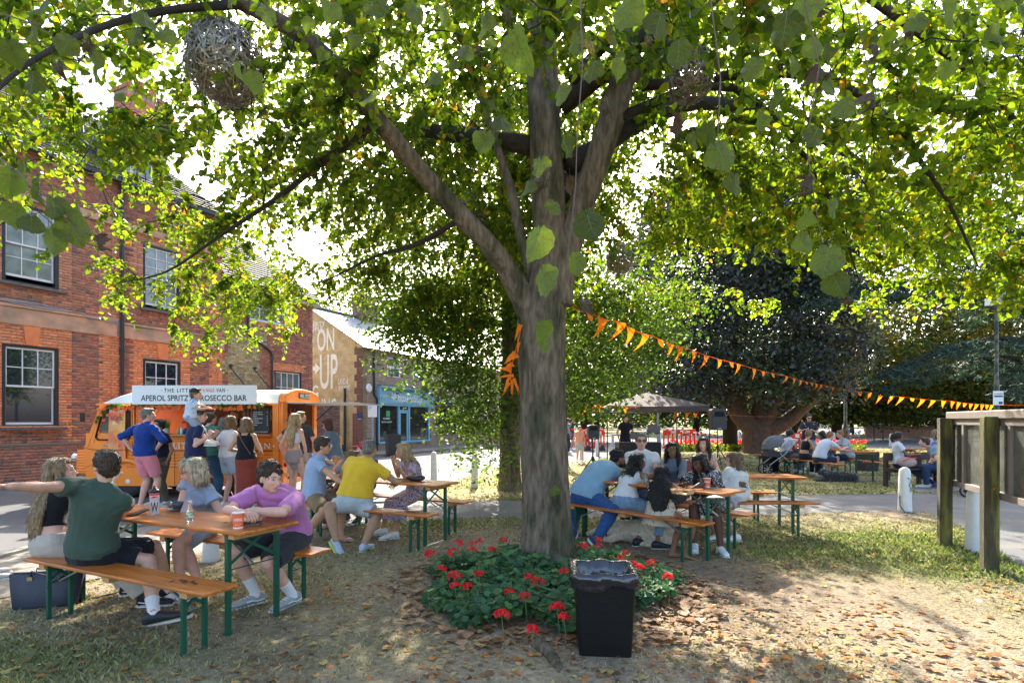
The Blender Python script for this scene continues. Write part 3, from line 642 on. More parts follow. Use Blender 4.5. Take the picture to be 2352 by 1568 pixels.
# ================================================================== TREES
HEART=np.array([(0,0,0),(.30,-.09,.09),(.49,.18,.15),(.43,.55,.10),(.2,.84,.02),(0,1.0,-.08),(-.2,.84,.02),(-.43,.55,.10),(-.49,.18,.15),(-.30,-.09,.09)])
HEART_F=np.array([(0,1,2,3,4,5),(0,5,6,7,8,9)])
MID=np.array([(0,0,0),(.44,.2,.14),(.30,.72,.06),(0,1,-.06),(-.30,.72,.06),(-.44,.2,.14)])
MID_F=np.array([(0,1,2,3),(0,3,4,5)])
FAR=np.array([(0,-.5,0),(.42,0,.12),(0,.5,0),(-.42,0,.12)]);FAR_F=np.array([(0,1,2,3)])
def leaves(name,P,size,colr,tm,m,parent=None,kind='stuff',hang=.5,seed=0,out=None,flat=.55):
 T,F=tm;r=np.random.default_rng(seed);n=len(P)
 t=r.normal(size=(n,3))*(1,1,.45);t[:,2]-=hang*1.3
 if out is not None:t+=out
 t/=np.linalg.norm(t,axis=1)[:,None]
 u=r.normal(size=(n,3))*flat;u[:,2]+=.8
 u-=t*(u*t).sum(1)[:,None];u/=np.linalg.norm(u,axis=1)[:,None]+1e-9;x=np.cross(t,u)
 s=(np.ones(n)*size if np.isscalar(size)else size)*r.uniform(.65,1.2,n);wd=r.uniform(.75,1.05,n)
 Q=P[:,None,:]+s[:,None,None]*(T[None,:,0:1]*wd[:,None,None]*x[:,None,:]+T[None,:,1:2]*t[:,None,:]+T[None,:,2:3]*r.uniform(-.3,2.0,n)[:,None,None]*u[:,None,:])
 k=len(T);Fs=(np.arange(n)[:,None,None]*k+F[None]).reshape(-1,F.shape[1])
 return np_mesh(name,Q.reshape(-1,3),Fs,m,np.repeat(colr,k,0),parent=parent,kind=kind)
def leafmat(name,tr,rough=.45,spec=.35,spots=True,tf=.5):
 return mat(name,vcol=True,rough=rough,var=.22,vs=35,spec=spec,transl=(*tr,tf),bump=.25,bs=60,c2=(.04,.026,.006)if spots else None,c2s=26,c2w=(.66,.76))
m_lime=leafmat('lime_leaf',(5.2,4.5,1.3),spec=.2,tf=.56)
m_lime2=leafmat('lime_leaf_small',(3.2,3.0,.9),spots=False,tf=.45,spec=.25)
m_beech=leafmat('copper_leaf',(1.6,1.2,1.1),rough=.38,spec=.6,spots=False,tf=.2)
m_dkleaf=leafmat('dark_leaf',(1.6,1.7,.9),spots=False,tf=.3,spec=.15,rough=.7)
m_autumn=leafmat('autumn_leaf',(1.6,1.6,.8),spots=False,tf=.36,spec=.15,rough=.7)
m_needle=leafmat('cedar_needle',(1.4,1.5,1.0),spots=False,rough=.6,tf=.2)
m_bark=mat('lime_bark',(.165,.128,.092),rough=.92,var=.6,vs=11,bump=1.0,bs=34,stretch=(2.2,2.2,.55),c2=(.07,.066,.04),c2s=2.3,c2w=(.48,.64),spec=.15)
m_bark2=mat('branch_bark',(.045,.038,.03),rough=.95,var=.3,vs=14,bump=.5,bs=40,spec=.15)
m_barkr=mat('red_bark',(.12,.075,.055),rough=.95,var=.35,vs=8,bump=1.0,bs=18,stretch=(1,1,.6),spec=.2)
def limb_mesh(mb,pts,rs,n=14,sub=4,wob=.05,seed=0):
 """smooth knobbly limb through the points"""
 r_=random.Random(seed);P,Q=[],[];m=len(pts)
 for i in range(m-1):
  p0,p1,p2,p3=pts[max(i-1,0)],pts[i],pts[i+1],pts[min(i+2,m-1)]
  for k in range(sub):
   t=k/sub
   P.append(.5*((2*p1)+(p2-p0)*t+(2*p0-5*p1+4*p2-p3)*t*t+(3*p1-p0-3*p2+p3)*t**3));Q.append(rs[i]*(1-t)+rs[i+1]*t)
 P.append(pts[-1]);Q.append(rs[-1])
 Q=[q_*(1+r_.uniform(-wob,wob))for q_ in Q]
 mb.tube(P,Q,n);return P,Q
class Tree:
 def __init__(s,name,label,base,group=None,cat='tree'):
  s.root=thing(name,label,cat,base,0,group);s.nodes=[];s.rad=[];s.br=MB()
 def limb(s,pts,rs,n=14,seed=0,mb=None,sub=4):
  P,Q=limb_mesh(mb or s.br,pts,rs,n,sub=sub,seed=seed);s.nodes+=P;s.rad+=Q;return P
 def grow(s,targets,center,tip=.006,k=.012,droop=.25,near=None,rmax=.05,segs=5,sd=1,sides=5):
  r_=random.Random(sd);nd=np.array([tuple(p)for p in s.nodes]);rd=list(s.rad)
  targets=sorted(targets,key=lambda p:(Vector(p)-center).length)
  for t in targets:
   t=Vector(t);d=np.linalg.norm(nd-np.array(t),axis=1);pen=np.array([0.0])+d
   i=int(np.argmin(pen));p=Vector(nd[i]);L_=(t-p).length
   if L_<.05:continue
   r0=min(rd[i]*.75,rmax,k*(.6+L_));pts=[]
   side=(t-p).cross(UP);side=side.normalized()if side.length>1e-3 else V(1,0,0)
   bow=r_.uniform(-.12,.12)*L_;up=r_.uniform(.02,droop)*L_
   for j in range(segs+1):
    a=j/segs;b=math.sin(a*math.pi)
    q_=p.lerp(t,a)+side*bow*b+UP*up*b+Vector((r_.uniform(-1,1),r_.uniform(-1,1),r_.uniform(-1,1)))*.03*L_*(1 if 0<j<segs else 0)
    pts.append(q_)
   rs=[r0*(1-a/segs)+tip*(a/segs)for a in range(segs+1)]
   s.br.tube(pts,rs,sides)
   nd=np.vstack([nd,np.array([tuple(x)for x in pts[1:]])]);rd+=rs[1:]
  s.tips=targets
 def finish(s,m,name='branch',smooth=True):return s.br.build(name,m,s.root,smooth=smooth,kind='stuff' if name=='branch' else None)
def lit_gap(P,boxes):
 """True where a leaf at P would shade one of the sunlit ground patches"""
 t=P[:,2]/sdir.z;gx_,gy_=P[:,0]-sdir.x*t,P[:,1]-sdir.y*t;o=np.zeros(len(P),bool)
 for cx,cy,rx,ry,pr in boxes:o|=(((gx_-cx)/rx)**2+((gy_-cy)/ry)**2<1)&(rng.random(len(P))<pr)
 return o
LIT=[(3.8,3.9,3.0,1.55,.985),(5.2,5.3,1.8,.7,.95),(1.9,4.0,.5,.7,.5),(3.4,6.5,.9,.25,.9),(4.6,7.4,1.2,.2,.8),(1.3,11.8,1.0,1.0,.5),(-4.8,4.9,.5,.5,.8),(2.6,5.4,1.0,.25,.7)]
C0=V(.36,5.92,0)
lt=Tree('lime_tree','large grey barked lime tree rising in the middle of the geranium bed',(C0.x,C0.y,0))
tk=MB()
tp=[A(1258,1330,5.92),A(1258,1300,5.92),A(1258,1270,5.92),A(1257,1200,5.92),A(1253,1100,5.92),A(1250,1000,5.92),A(1247,900,5.92),A(1243,820,5.92),A(1243,740,5.92),A(1252,660,5.92),A(1262,540,5.9),A(1256,400,5.9),A(1246,200,5.88),A(1240,0,5.85),A(1236,-250,5.85),A(1230,-550,5.8)]
tr=[.36,.325,.285,.255,.24,.235,.235,.245,.25,.215,.175,.165,.16,.145,.11,.06]
def trunk_mesh(pts,rs,n=36,sub=5,seed=3,flare=None):
 P,Q=[],[];m=len(pts)
 for i in range(m-1):
  for k in range(sub):t=k/sub;P.append(pts[i].lerp(pts[i+1],t));Q.append(rs[i]*(1-t)+rs[i+1]*t)
 P.append(pts[-1]);Q.append(rs[-1]);vs=[]
 for i,(p,q_)in enumerate(zip(P,Q)):
  for j in range(n):
   a=2*math.pi*j/n
   f=1+.035*math.sin(3*a+p.z*1.3+seed)+.025*math.sin(7*a-p.z*2.1)+.012*math.sin(17*a+p.z*9)+.012*math.sin(23*a+p.z*3.1)
   f+=max(0,.45-p.z)**2*1.6*max(0,math.sin(4*a+1.1))*(1 if flare else 0)
   f+=.05*math.exp(-((p.z-2.0)/.12)**2-((math.sin((a+2.0)/2))*4)**2)
   vs.append((p.x+math.cos(a)*q_*f,p.y+math.sin(a)*q_*f,p.z))
 k=len(P);idx_=np.arange(k*n).reshape(k,n);a_,b_=idx_[:-1],np.roll(idx_,-1,1)[:-1];c_,d_=np.roll(idx_,-1,1)[1:],idx_[1:]
 return np.array(vs),np.stack([a_,b_,c_,d_],-1).reshape(-1,4),P,Q
vs_,fs_,P_,Q_=trunk_mesh(tp,tr,flare=True)
trunk=np_mesh('trunk',vs_,fs_,m_bark,parent=lt.root,smooth=True);lt.nodes+=P_[40:];lt.rad+=Q_[40:]
lb=MB()
L1=lt.limb([A(1236,790,5.88),A(1212,710,5.86),A(1165,620,5.75),A(1110,548,5.6),A(1040,475,5.5),A(945,368,5.3),A(862,268,5.05),A(782,165,4.8),A(690,80,4.6),A(555,5,4.35),A(380,-90,4.1),A(200,-160,3.9)],[.14,.135,.108,.096,.09,.085,.078,.07,.066,.06,.045,.03],16,1,lb)
L2=lt.limb([A(1285,700,5.9),A(1300,600,5.88),A(1330,490,5.85),A(1372,370,5.8),A(1420,220,5.72),A(1450,80,5.62),A(1476,-80,5.5),A(1520,-340,5.4)],[.13,.125,.125,.13,.125,.115,.10,.06],16,2,lb)
lt.limb([A(1425,200,5.7),A(1510,120,5.6),A(1630,5,5.35),A(1770,-100,5.0),A(1950,-180,4.6)],[.075,.07,.055,.04,.025],10,3,lb)
lt.limb([A(1225,640,5.9),A(1196,540,5.95),A(1178,450,6.0),A(1140,330,6.1),A(1090,180,6.2),A(1040,20,6.2)],[.07,.055,.05,.042,.035,.02],8,4,lb)
lb.build('limb',m_bark,lt.root,smooth=True)
lt.limb([A(872,278,5.05),A(765,352,5.2),A(640,452,5.8),A(500,545,6.5),A(380,625,7.4),A(270,650,8.0)],[.034,.032,.026,.02,.014,.008],7,5)
lt.limb([A(560,10,4.35),A(380,25,4.0),A(220,68,3.6),A(60,150,3.3),A(-60,260,3.0)],[.034,.026,.02,.014,.009],7,6)
lt.limb([A(1060,500,5.5),A(960,560,6.2),A(860,590,7.2),A(740,650,8.4)],[.03,.028,.02,.01],6,7)
lt.limb([V(.5,5.95,3.9),V(.9,7.4,5.0),V(1.0,9.2,5.8),V(.8,11.5,5.6)],[.11,.09,.06,.02],8,8)
lt.limb([V(.6,5.9,4.2),V(2.2,6.9,5.4),V(4.2,8.0,5.6),V(6.2,8.8,4.9),V(7.4,9.2,4.0)],[.11,.09,.06,.04,.012],8,9)
lt.limb([V(.5,5.9,4.8),V(2.4,5.2,5.8),V(4.6,4.8,5.8),V(6.6,4.8,5.0)],[.10,.08,.05,.02],8,10)
lt.limb([V(.2,5.9,4.4),V(-1.6,7.6,5.4),V(-3.6,9.0,5.4),V(-5.4,9.8,4.6)],[.10,.08,.045,.015],8,11)
lt.limb([V(.6,5.6,4.9),V(1.7,4.0,5.2),V(2.9,2.9,4.3),V(3.6,2.3,3.3)],[.06,.045,.03,.012],7,12)
lt.limb([V(1.1,5.7,4.6),V(2.3,5.9,5.0),V(3.6,6.6,4.3),V(4.4,7.2,3.3)],[.05,.04,.025,.008],6,13)
lt.limb([V(1.3,5.7,4.9),V(3.0,5.4,4.8),V(4.2,5.7,4.0),V(5.0,6.1,3.2)],[.05,.04,.022,.008],6,14)
lt.limb([V(3.0,5.2,5.6),V(4.8,5.6,4.7),V(6.3,6.6,3.9),V(7.0,7.4,3.3)],[.045,.035,.02,.008],6,15)
tg=[]
r5=random.Random(55)
while len(tg)<2500:
 a=r5.uniform(0,6.283);rr=8.4*math.sqrt(r5.random());x,y=C0.x+rr*math.cos(a),C0.y+rr*math.sin(a)*.96
 if y<1.7 or abs(x)>y*1.02+.6:continue
 zl=4.55-1.45*(rr/8.0)**2.2+.45*math.sin(x*1.3+1)*math.cos(y*1.1);zt=1.0+10*math.sqrt(max(0,1-(rr/8.8)**2))
 if x>1.5:zl-=.25
 if y<3.2:zl=max(zl,2.2+.35*y)
 h=r5.random()**2.3*(zt-zl);z_=zl+h
 if z_>1.7+.80*y:continue
 px_=CX+x/y*FPX;py_=HY-(z_-CH)/y*FPX
 if z_<2.6 or(y<3.0 and r5.random()<.6):continue
 gapp=sum(math.exp(-((px_-gx0)/sx)**2-((py_-gy0)/sy)**2)for gx0,gy0,sx,sy in((300,170,150,60),(480,340,120,60),(690,560,90,90),(960,590,90,50),(1480,330,60,90),(900,330,60,40)))
 if r5.random()<gapp*.9:continue
 if math.hypot(px_-517,py_-147)<120 and y<4.8 or math.hypot(px_-1583,py_-172)<90 and y<6.9:continue
 if math.hypot(px_-1425,py_-590)<60:continue
 if px_<820 and py_>330 and r5.random()<.40:continue
 if px_<430 and py_>330 and r5.random()<.62:continue
 if 670<px_<900 and py_>660:continue
 if px_<1190 and py_>800-.10*abs(px_-600):continue
 if px_>1300 and py_>700-(60 if px_>2150 else 0):continue
 if py_>560 and px_<250:continue
 tg.append((x,y,z_))
ta=np.array(tg);ta=ta[~lit_gap(ta,LIT)]
lt.grow([tuple(p)for p in ta],V(C0.x,C0.y,4.5),sd=2)
lp,lo_=[],[]
for(x,y,z_)in ta:
 base=Vector((x,y,z_));outd=(base-V(C0.x,C0.y,z_)).normalized()
 for k in range(r5.choice((2,3,3,4))):
  d=(outd*.8+V(r5.uniform(-1,1),r5.uniform(-1,1),r5.uniform(-1.1,.15))).normalized();L_=r5.uniform(.25,.62);pts=[base]
  for j in range(1,5):pts.append(base+d*L_*j/4-UP*.16*(j/4)**2*L_*2)
  lt.br.tube(pts,[.0042,.0036,.003,.0022,.0015],3)
  n_=r5.randint(11,18)
  for j in range(n_):
   a=(j+r5.random())/n_;p=base+d*L_*a-UP*.32*a*a*L_;side=d.cross(UP)*(1 if j%2 else-1)
   lp.append(p+side*r5.uniform(0,.06)-UP*r5.uniform(0,.03));lo_.append(side*.9+d*.4)
lt.finish(m_bark2)
lp=np.array(lp);lo_=np.array(lo_);n=len(lp)
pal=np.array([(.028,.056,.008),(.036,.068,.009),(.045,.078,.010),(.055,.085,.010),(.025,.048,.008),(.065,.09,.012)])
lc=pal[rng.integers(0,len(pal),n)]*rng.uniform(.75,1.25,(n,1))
br_=rng.random(n)<.018;lc[br_]=np.array((.10,.06,.015));ye=(rng.random(n)<.02)&(lp[:,0]<9);lc[ye]=np.array((.13,.115,.012))
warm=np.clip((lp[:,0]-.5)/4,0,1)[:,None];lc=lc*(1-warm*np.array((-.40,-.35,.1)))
print('lime leaves',n)
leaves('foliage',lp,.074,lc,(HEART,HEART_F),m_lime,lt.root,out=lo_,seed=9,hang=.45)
m_bigleaf=mat('near_lime_leaf',(.085,.118,.032),rough=.5,var=.25,vs=22,bump=.5,bs=55,spec=.25,transl=(2.5,2.7,.8,.42),c2=(.10,.05,.018),c2s=11,c2w=(.56,.68),obj_rand=.38)
m_bigleaf_y=mat('yellow_lime_leaf',(.42,.30,.03),rough=.5,var=.3,vs=30,bump=.4,bs=60,transl=(1.5,1.3,.6,.4),c2=(.07,.03,.015),c2s=18,c2w=(.5,.6))
m_bigleaf_b=mat('withered_lime_leaf',(.11,.065,.045),rough=.7,var=.35,vs=30,bump=.6,bs=50,transl=(1.5,1.2,.8,.25),c2=(.07,.09,.03),c2s=9,c2w=(.5,.62))
def big_leaf_mesh(seed,m,crumple=.12,wither=0.0):
 r_=random.Random(seed);rings=5;out=[]
 for k in range(28):
  a=2*math.pi*k/28-math.pi/2;s_=math.sin(a);c_=math.cos(a)
  R_=.5*(1+.06*s_);x=R_*c_*(.94 if s_<.2 else .94-.50*(s_-.2));y=.47+.5*s_
  if k==0:y+=.13
  if abs(k-14)<1:y+=.10
  j=1+(.045 if k%2 else-.03)+r_.uniform(-.015,.015);out.append((x*j,.47+(y-.47)*j))
 vs=[(0,.42,0)];ph=[r_.uniform(0,6.28)for _ in range(4)]
 for i in range(1,rings+1):
  f=i/rings
  for(x,y)in out:
   X,Y_=x*f,.42+(y-.42)*f
   z_=.42*abs(X)*r_.uniform(.92,1.08)+crumple*f*f*math.sin(4*math.atan2(X,Y_-.4)+ph[0])+.35*crumple*f*math.sin(11*math.atan2(X,Y_-.4)+ph[1])-.22*(Y_**2)
   if wither:X*=1-wither*f*.4;z_+=wither*.35*f*f*(1+math.sin(5*X*3+ph[2]))
   vs.append((X,Y_,z_))
 fs=[(0,1+k,1+(k+1)%28)for k in range(28)]
 for i in range(rings-1):
  for k in range(28):a,b=1+i*28+k,1+i*28+(k+1)%28;fs.append((a,a+28,b+28,b))
 mb=MB();mb.add(vs,fs);mb.tube([V(0,.02,-.004),V(.03,-.2,.05),V(.0,-.45,.14)],[.013,.010,.009],4)
 n0=len(mb.f)
 def zf(x,y):return .42*abs(x)-.22*y*y-.012
 mb.tube([V(0,.0,0),V(0,.4,zf(0,.4)),V(0,.72,zf(0,.72)),V(0,.96,zf(0,.96))],[.012,.009,.006,.003],3)
 for sx_ in(-1,1):
  for y0,x1,y1 in((.03,.36,-.0),(.05,.44,.28),(.22,.42,.50),(.40,.34,.68),(.56,.24,.82),(.70,.14,.92)):mb.tube([V(0,y0,zf(0,y0)),V(sx_*x1*.5,(y0+y1)/2-.02,zf(x1*.5,(y0+y1)/2)),V(sx_*x1,y1,zf(x1,y1))],[.006,.0045,.002],3)
 me=bpy.data.meshes.new('leaf');me.from_pydata(mb.v,[],mb.f);me.materials.append(m);me.materials.append(mat('leaf_vein',(.16,.19,.08),rough=.6,var=.1));me.polygons.foreach_set('material_index',[0]*n0+[1]*(len(mb.f)-n0));me.polygons.foreach_set('use_smooth',[True]*len(me.polygons));return me
BLM=[big_leaf_mesh(i,m_bigleaf,.05+.03*(i%3))for i in range(7)];BLB=[big_leaf_mesh(20+i,m_bigleaf_b,.16,.9)for i in range(3)];BLY=[big_leaf_mesh(40,m_bigleaf_y,.1,.2)]
r6=random.Random(66)
def big_leaf(px,py,szpx,Y,kind='g'):
 me=r6.choice({'g':BLM,'b':BLB,'y':BLY}[kind]);s_=szpx/FPX*Y*(.92 if szpx<90 else .85);p=A(px,py-szpx*.45,Y)
 o=put('leaf',me,lt.root)
 down=V(r6.uniform(-.55,.55),r6.uniform(-.35,.35),-1).normalized();nrm=V(r6.uniform(-1.1,1.1),r6.choice((-1,1,1))*.8,r6.uniform(-.1,1.1));nrm=(nrm-down*nrm.dot(down)).normalized();x=down.cross(nrm)
 M=Matrix((x,down,nrm)).transposed().to_4x4();o.matrix_basis=Matrix.Translation(p-V(*lt.root.location))@M@Matrix.Scale(s_,4);return o
SPR=[[(1332,-30,1.9),(1338,150,1.85),(1326,300,1.8),(1322,430,1.75),(1302,600,1.7),(1283,725,1.68)],[(1840,-30,2.0),(1882,150,1.95),(1852,330,1.95),(1872,470,1.9),(1905,640,1.85)],[(1630,-20,2.0),(1655,180,2.0),(1648,330,1.95),(1690,420,1.95)],[(-40,330,1.7),(40,395,1.65),(110,470,1.6),(200,545,1.6)],[(-30,20,2.2),(90,60,2.2),(200,150,2.2)],[(1960,-20,2.2),(1985,120,2.15),(2010,230,2.1)]]
for s_ in SPR:mb=MB();mb.tube([A(*p)for p in s_],[.0028-.0004*min(i,5)for i in range(len(s_))],5);mb.build('hanging_twig',mat('twig',(.13,.085,.065),rough=.8),lt.root)
BL=[(1242,562,98,1.7,'g'),(1240,655,92,1.7,'g'),(1268,772,78,1.68,'g'),(1345,520,88,1.72,'g'),(1310,612,62,1.72,'g'),(1335,705,52,1.7,'b'),(1215,440,58,1.9,'g'),(1262,420,55,1.9,'b'),(1150,292,58,2.0,'g'),(1285,222,62,1.9,'g'),(1292,345,56,1.9,'g'),(1240,385,60,1.85,'g'),(1312,430,48,1.8,'b'),(1180,118,122,1.9,'g'),(1110,60,70,2.1,'g'),(1075,130,55,2.2,'g'),(1455,32,95,1.9,'g'),(1520,62,75,1.9,'g'),(1356,108,46,1.9,'y'),(1365,165,58,1.9,'g'),(1412,158,50,1.9,'g'),(1325,100,60,1.9,'g'),(1392,240,42,1.9,'b'),(1642,362,82,1.9,'g'),(1628,305,60,1.95,'g'),(1690,425,62,1.95,'g'),(1565,292,56,1.95,'b'),(1600,322,46,2,'g'),(1560,120,70,2.0,'g'),(1742,160,62,2.1,'g'),(1808,62,86,2.0,'g'),(1856,20,90,2.0,'g'),(1870,110,55,2.0,'g'),(1812,155,55,2.1,'g'),(1880,170,60,2.0,'b'),(1950,252,62,2.0,'g'),(2012,238,58,2.0,'b'),(1905,205,62,2.0,'g'),(1880,318,58,1.9,'g'),(1870,425,54,1.9,'b'),(1905,602,88,1.85,'g'),(1908,655,72,1.85,'g'),(1858,505,58,1.9,'g'),(1925,480,52,1.9,'g'),(1940,690,40,1.85,'b'),(1840,560,54,1.9,'g'),(1745,280,52,2.2,'g'),(1780,225,52,2.2,'g'),(30,420,72,1.65,'g'),(88,442,68,1.62,'g'),(28,492,66,1.62,'g'),(72,520,62,1.6,'g'),(150,532,92,1.6,'g'),(112,552,72,1.6,'g'),(178,500,80,1.6,'g'),(214,560,44,1.6,'b'),(120,480,68,1.6,'g'),(60,400,55,1.7,'g'),(165,110,62,2.2,'g'),(205,152,76,2.2,'g'),(62,62,70,2.2,'g'),(105,30,62,2.2,'g'),(20,120,66,2.2,'g'),(75,190,60,2.3,'g'),(330,52,58,2.4,'g'),(392,88,56,2.5,'g'),(548,160,40,2.6,'g'),(588,188,56,2.6,'g'),(618,40,55,2.6,'g'),(760,30,62,2.5,'g'),(850,30,60,2.5,'g'),(960,40,66,2.4,'g'),(1000,190,62,2.3,'g'),(860,235,58,2.6,'g'),(1120,330,60,2.2,'g'),(1268,480,50,1.85,'g'),(2330,30,80,2.0,'g'),(2290,80,60,2.1,'g'),(2200,25,70,2.2,'g'),(2100,60,60,2.3,'g'),(1278,1128,30,5.55,'g')]
for b in BL:big_leaf(*b)
for k in range(45):
 px=r6.uniform(-20,2370);py=r6.uniform(-20,330)*r6.random()**.5
 if math.hypot(px-517,py-130)<130 or math.hypot(px-1583,py-172)<100:continue
 Y=r6.uniform(2.0,3.4);big_leaf(px,py,.075*FPX/Y*r6.uniform(.8,1.2),Y,'g' if r6.random()>.12 else 'b')
def clump_crown(name,parent,ells,n,size,pal,tm,m,clump=26,spread=.38,seed=0,shell=.55,hang=.4,gap=None):
 r=np.random.default_rng(seed);w=np.array([e[3]*e[4]*e[5]for e in ells])**.67;w=w/w.sum();P=[];nc=max(4,n//clump)
 ks=r.choice(len(ells),nc,p=w);d=r.normal(size=(nc,3));d/=np.linalg.norm(d,axis=1)[:,None];rad=shell+(1-shell)*r.random(nc)**.6
 E=np.array(ells);C=E[ks,:3]+d*rad[:,None]*E[ks,3:6]
 if gap is not None:C=C[~gap(C)]
 nc=len(C);lf=r.random(nc)
 Pn=(C[:,None,:]+r.normal(size=(nc,clump,3))*spread*(1,1,.6)).reshape(-1,3)
 pal=np.array(pal);cc=pal[r.integers(0,len(pal),nc)];cc=np.repeat(cc,clump,0)*r.uniform(.65,1.35,(nc*clump,1))
 keep=Pn[:,2]>.15
 return leaves(name,Pn[keep],size,cc[keep],tm,m,parent,seed=seed,hang=hang),C
def simple_tree(name,label,base,trunk_pts,trunk_r,ells,n,size,pal,tm,m,bark,seed=0,group=None,limbs=14,clump=26,spread=.38,hang=.4,extra=None,gap=None,shell=.55):
 t=Tree(name,label,base,group);P=t.limb([Vector(p)for p in trunk_pts],trunk_r,14,seed);t.finish(bark,'trunk')
 t.br=MB()
 if extra:
  for pts,rs in extra:lm=MB();t.limb([Vector(p)for p in pts],rs,10,seed+5,lm);lm.build('limb',bark,t.root,smooth=True)
 crown,C=clump_crown('crown',t.root,ells,n,size,pal,tm,m,clump,spread,seed,hang=hang,gap=gap,shell=shell)
 rr=random.Random(seed);ts=[tuple(C[i])for i in rr.sample(range(len(C)),min(limbs*8,len(C)))]
 t.grow(ts,Vector(trunk_pts[-1]),tip=.008,k=.02,rmax=trunk_r[-1],sd=seed,segs=4);t.finish(m_bark2,'branch');return t
LG=[(.04,.08,.02),(.05,.095,.02),(.034,.066,.02),(.065,.105,.022)]
YG=[(.06,.085,.015),(.08,.10,.015),(.045,.07,.015)]
def gapf(C):
 px_,py_=CX+C[:,0]/C[:,1]*FPX,HY-(C[:,2]-CH)/C[:,1]*FPX
 return lit_gap(C,LIT)|((px_<985)&(py_>850)&(rng.random(len(C))<.9))
X2=-.05
simple_tree('lime_tree','second lime tree with leafy shoots on its trunk, standing in leaf litter behind',(X2,12.7,0),[(X2,12.7,-.05),(X2,12.7,.3),(X2+.02,12.7,1.5),(X2+.05,12.7,3.5),(X2-.05,12.7,6),(X2,12.7,9)],[.30,.25,.235,.22,.17,.1],[(X2-.2,12.9,6.2,3.4,3.2,3.6),(X2-1.5,12.5,3.4,1.6,1.7,1.35),(X2-.75,12.1,1.7,.75,.6,1.1),(X2-.5,12.2,2.4,1.0,.7,1.5),(X2+2.1,12.6,3.3,1.7,1.6,1.2),(X2+1.7,11.9,2.4,1.0,.8,.85),(X2-.4,12.2,.9,.55,.3,.9),(X2-1.9,12.7,4.4,1.5,1.8,1.4),(X2+2.9,12.5,4.4,1.5,1.6,1.4),(X2-1.2,12,2.2,1.2,.8,.9)],40000,.088,LG,(MID,MID_F),m_lime2,m_bark,seed=3,limbs=22,spread=.27,clump=24,gap=gapf,shell=.45)
BX,BY=(1740-CX)/FPX*27.2,27.2
sx=BY/FPX
def B_(px,py,Y=27.2):return tuple(A(px,py,Y))
PURP=[(.045,.05,.062),(.065,.065,.085),(.035,.055,.035),(.05,.065,.06),(.04,.075,.03),(.07,.10,.03)]
simple_tree('copper_beech','dark purple leaved tree with a thick trunk that splits into curving limbs at the right',(BX,BY,0),[(BX,BY,-.1),(BX,BY,.3),B_(1738,1000),B_(1738,978)],[.95,.72,.62,.66],[(10.5,27.5,8.0,5.4,4.0,6.4),(8.0,26.8,4.5,2.6,2.4,2.4),(14.4,27,5.5,2.4,2.6,3.2),(9.5,26,9.5,4.0,3,3.5),(12,24.8,3.6,2.6,1.5,1.2),(13.5,27.5,11,4.5,3.5,3.5)],60000,.19,PURP+[(.03,.06,.02)],(MID,MID_F),m_beech,m_barkr,seed=4,limbs=12,spread=.42,clump=26,extra=[([B_(1735,985),B_(1705,962),B_(1690,935),B_(1686,880),B_(1680,800)],[.5,.42,.36,.3,.2]),([B_(1742,985),B_(1768,940),B_(1782,890),B_(1790,800)],[.5,.42,.36,.2]),([B_(1745,990),B_(1800,972),B_(1845,935),B_(1890,900),B_(1960,850)],[.46,.38,.30,.24,.14]),([B_(1742,975),B_(1745,930),B_(1760,870)],[.4,.34,.25])],gap=lambda C:lit_gap(C,LIT)|(C[:,2]<1.9+.1*np.abs(C[:,0]-11)))
DX,DY=(1677-CX)/FPX*29.5,29.5
DKG=[(.022,.042,.014),(.028,.052,.015),(.032,.056,.02)]
simple_tree('dark_tree','straight dark trunked tree left of the curving copper beech trunk',(DX,DY,0),[(DX,DY,-.1),(DX,DY,3),(DX+.1,DY,7),(DX,DY,12)],[.38,.34,.3,.2],[(10.2,31,9,4.2,3,6.5),(7.5,29,4.3,2.3,2,1.6),(13,31,6,3,2.5,3)],12000,.2,DKG,(FAR,FAR_F),m_dkleaf,m_bark2,seed=5,limbs=10,spread=.45,gap=gapf)
simple_tree('hazel_tree','light green tree in front of the gazebo, leaves glowing in the sun',(1.75,19.5,0),[(1.75,19.5,-.1),(1.8,19.5,2.5),(2.9,19.5,5)],[.2,.16,.1],[(3.6,19.8,5.6,2.7,2.2,2.1),(2.6,19.5,4.4,1.6,1.4,1.2)],7000,.14,YG+LG,(FAR,FAR_F),m_autumn,m_bark2,seed=6,spread=.38,gap=gapf,limbs=8)
AUT=[(.05,.07,.012),(.09,.085,.012),(.03,.05,.010),(.12,.075,.012),(.022,.04,.010)]
k=0
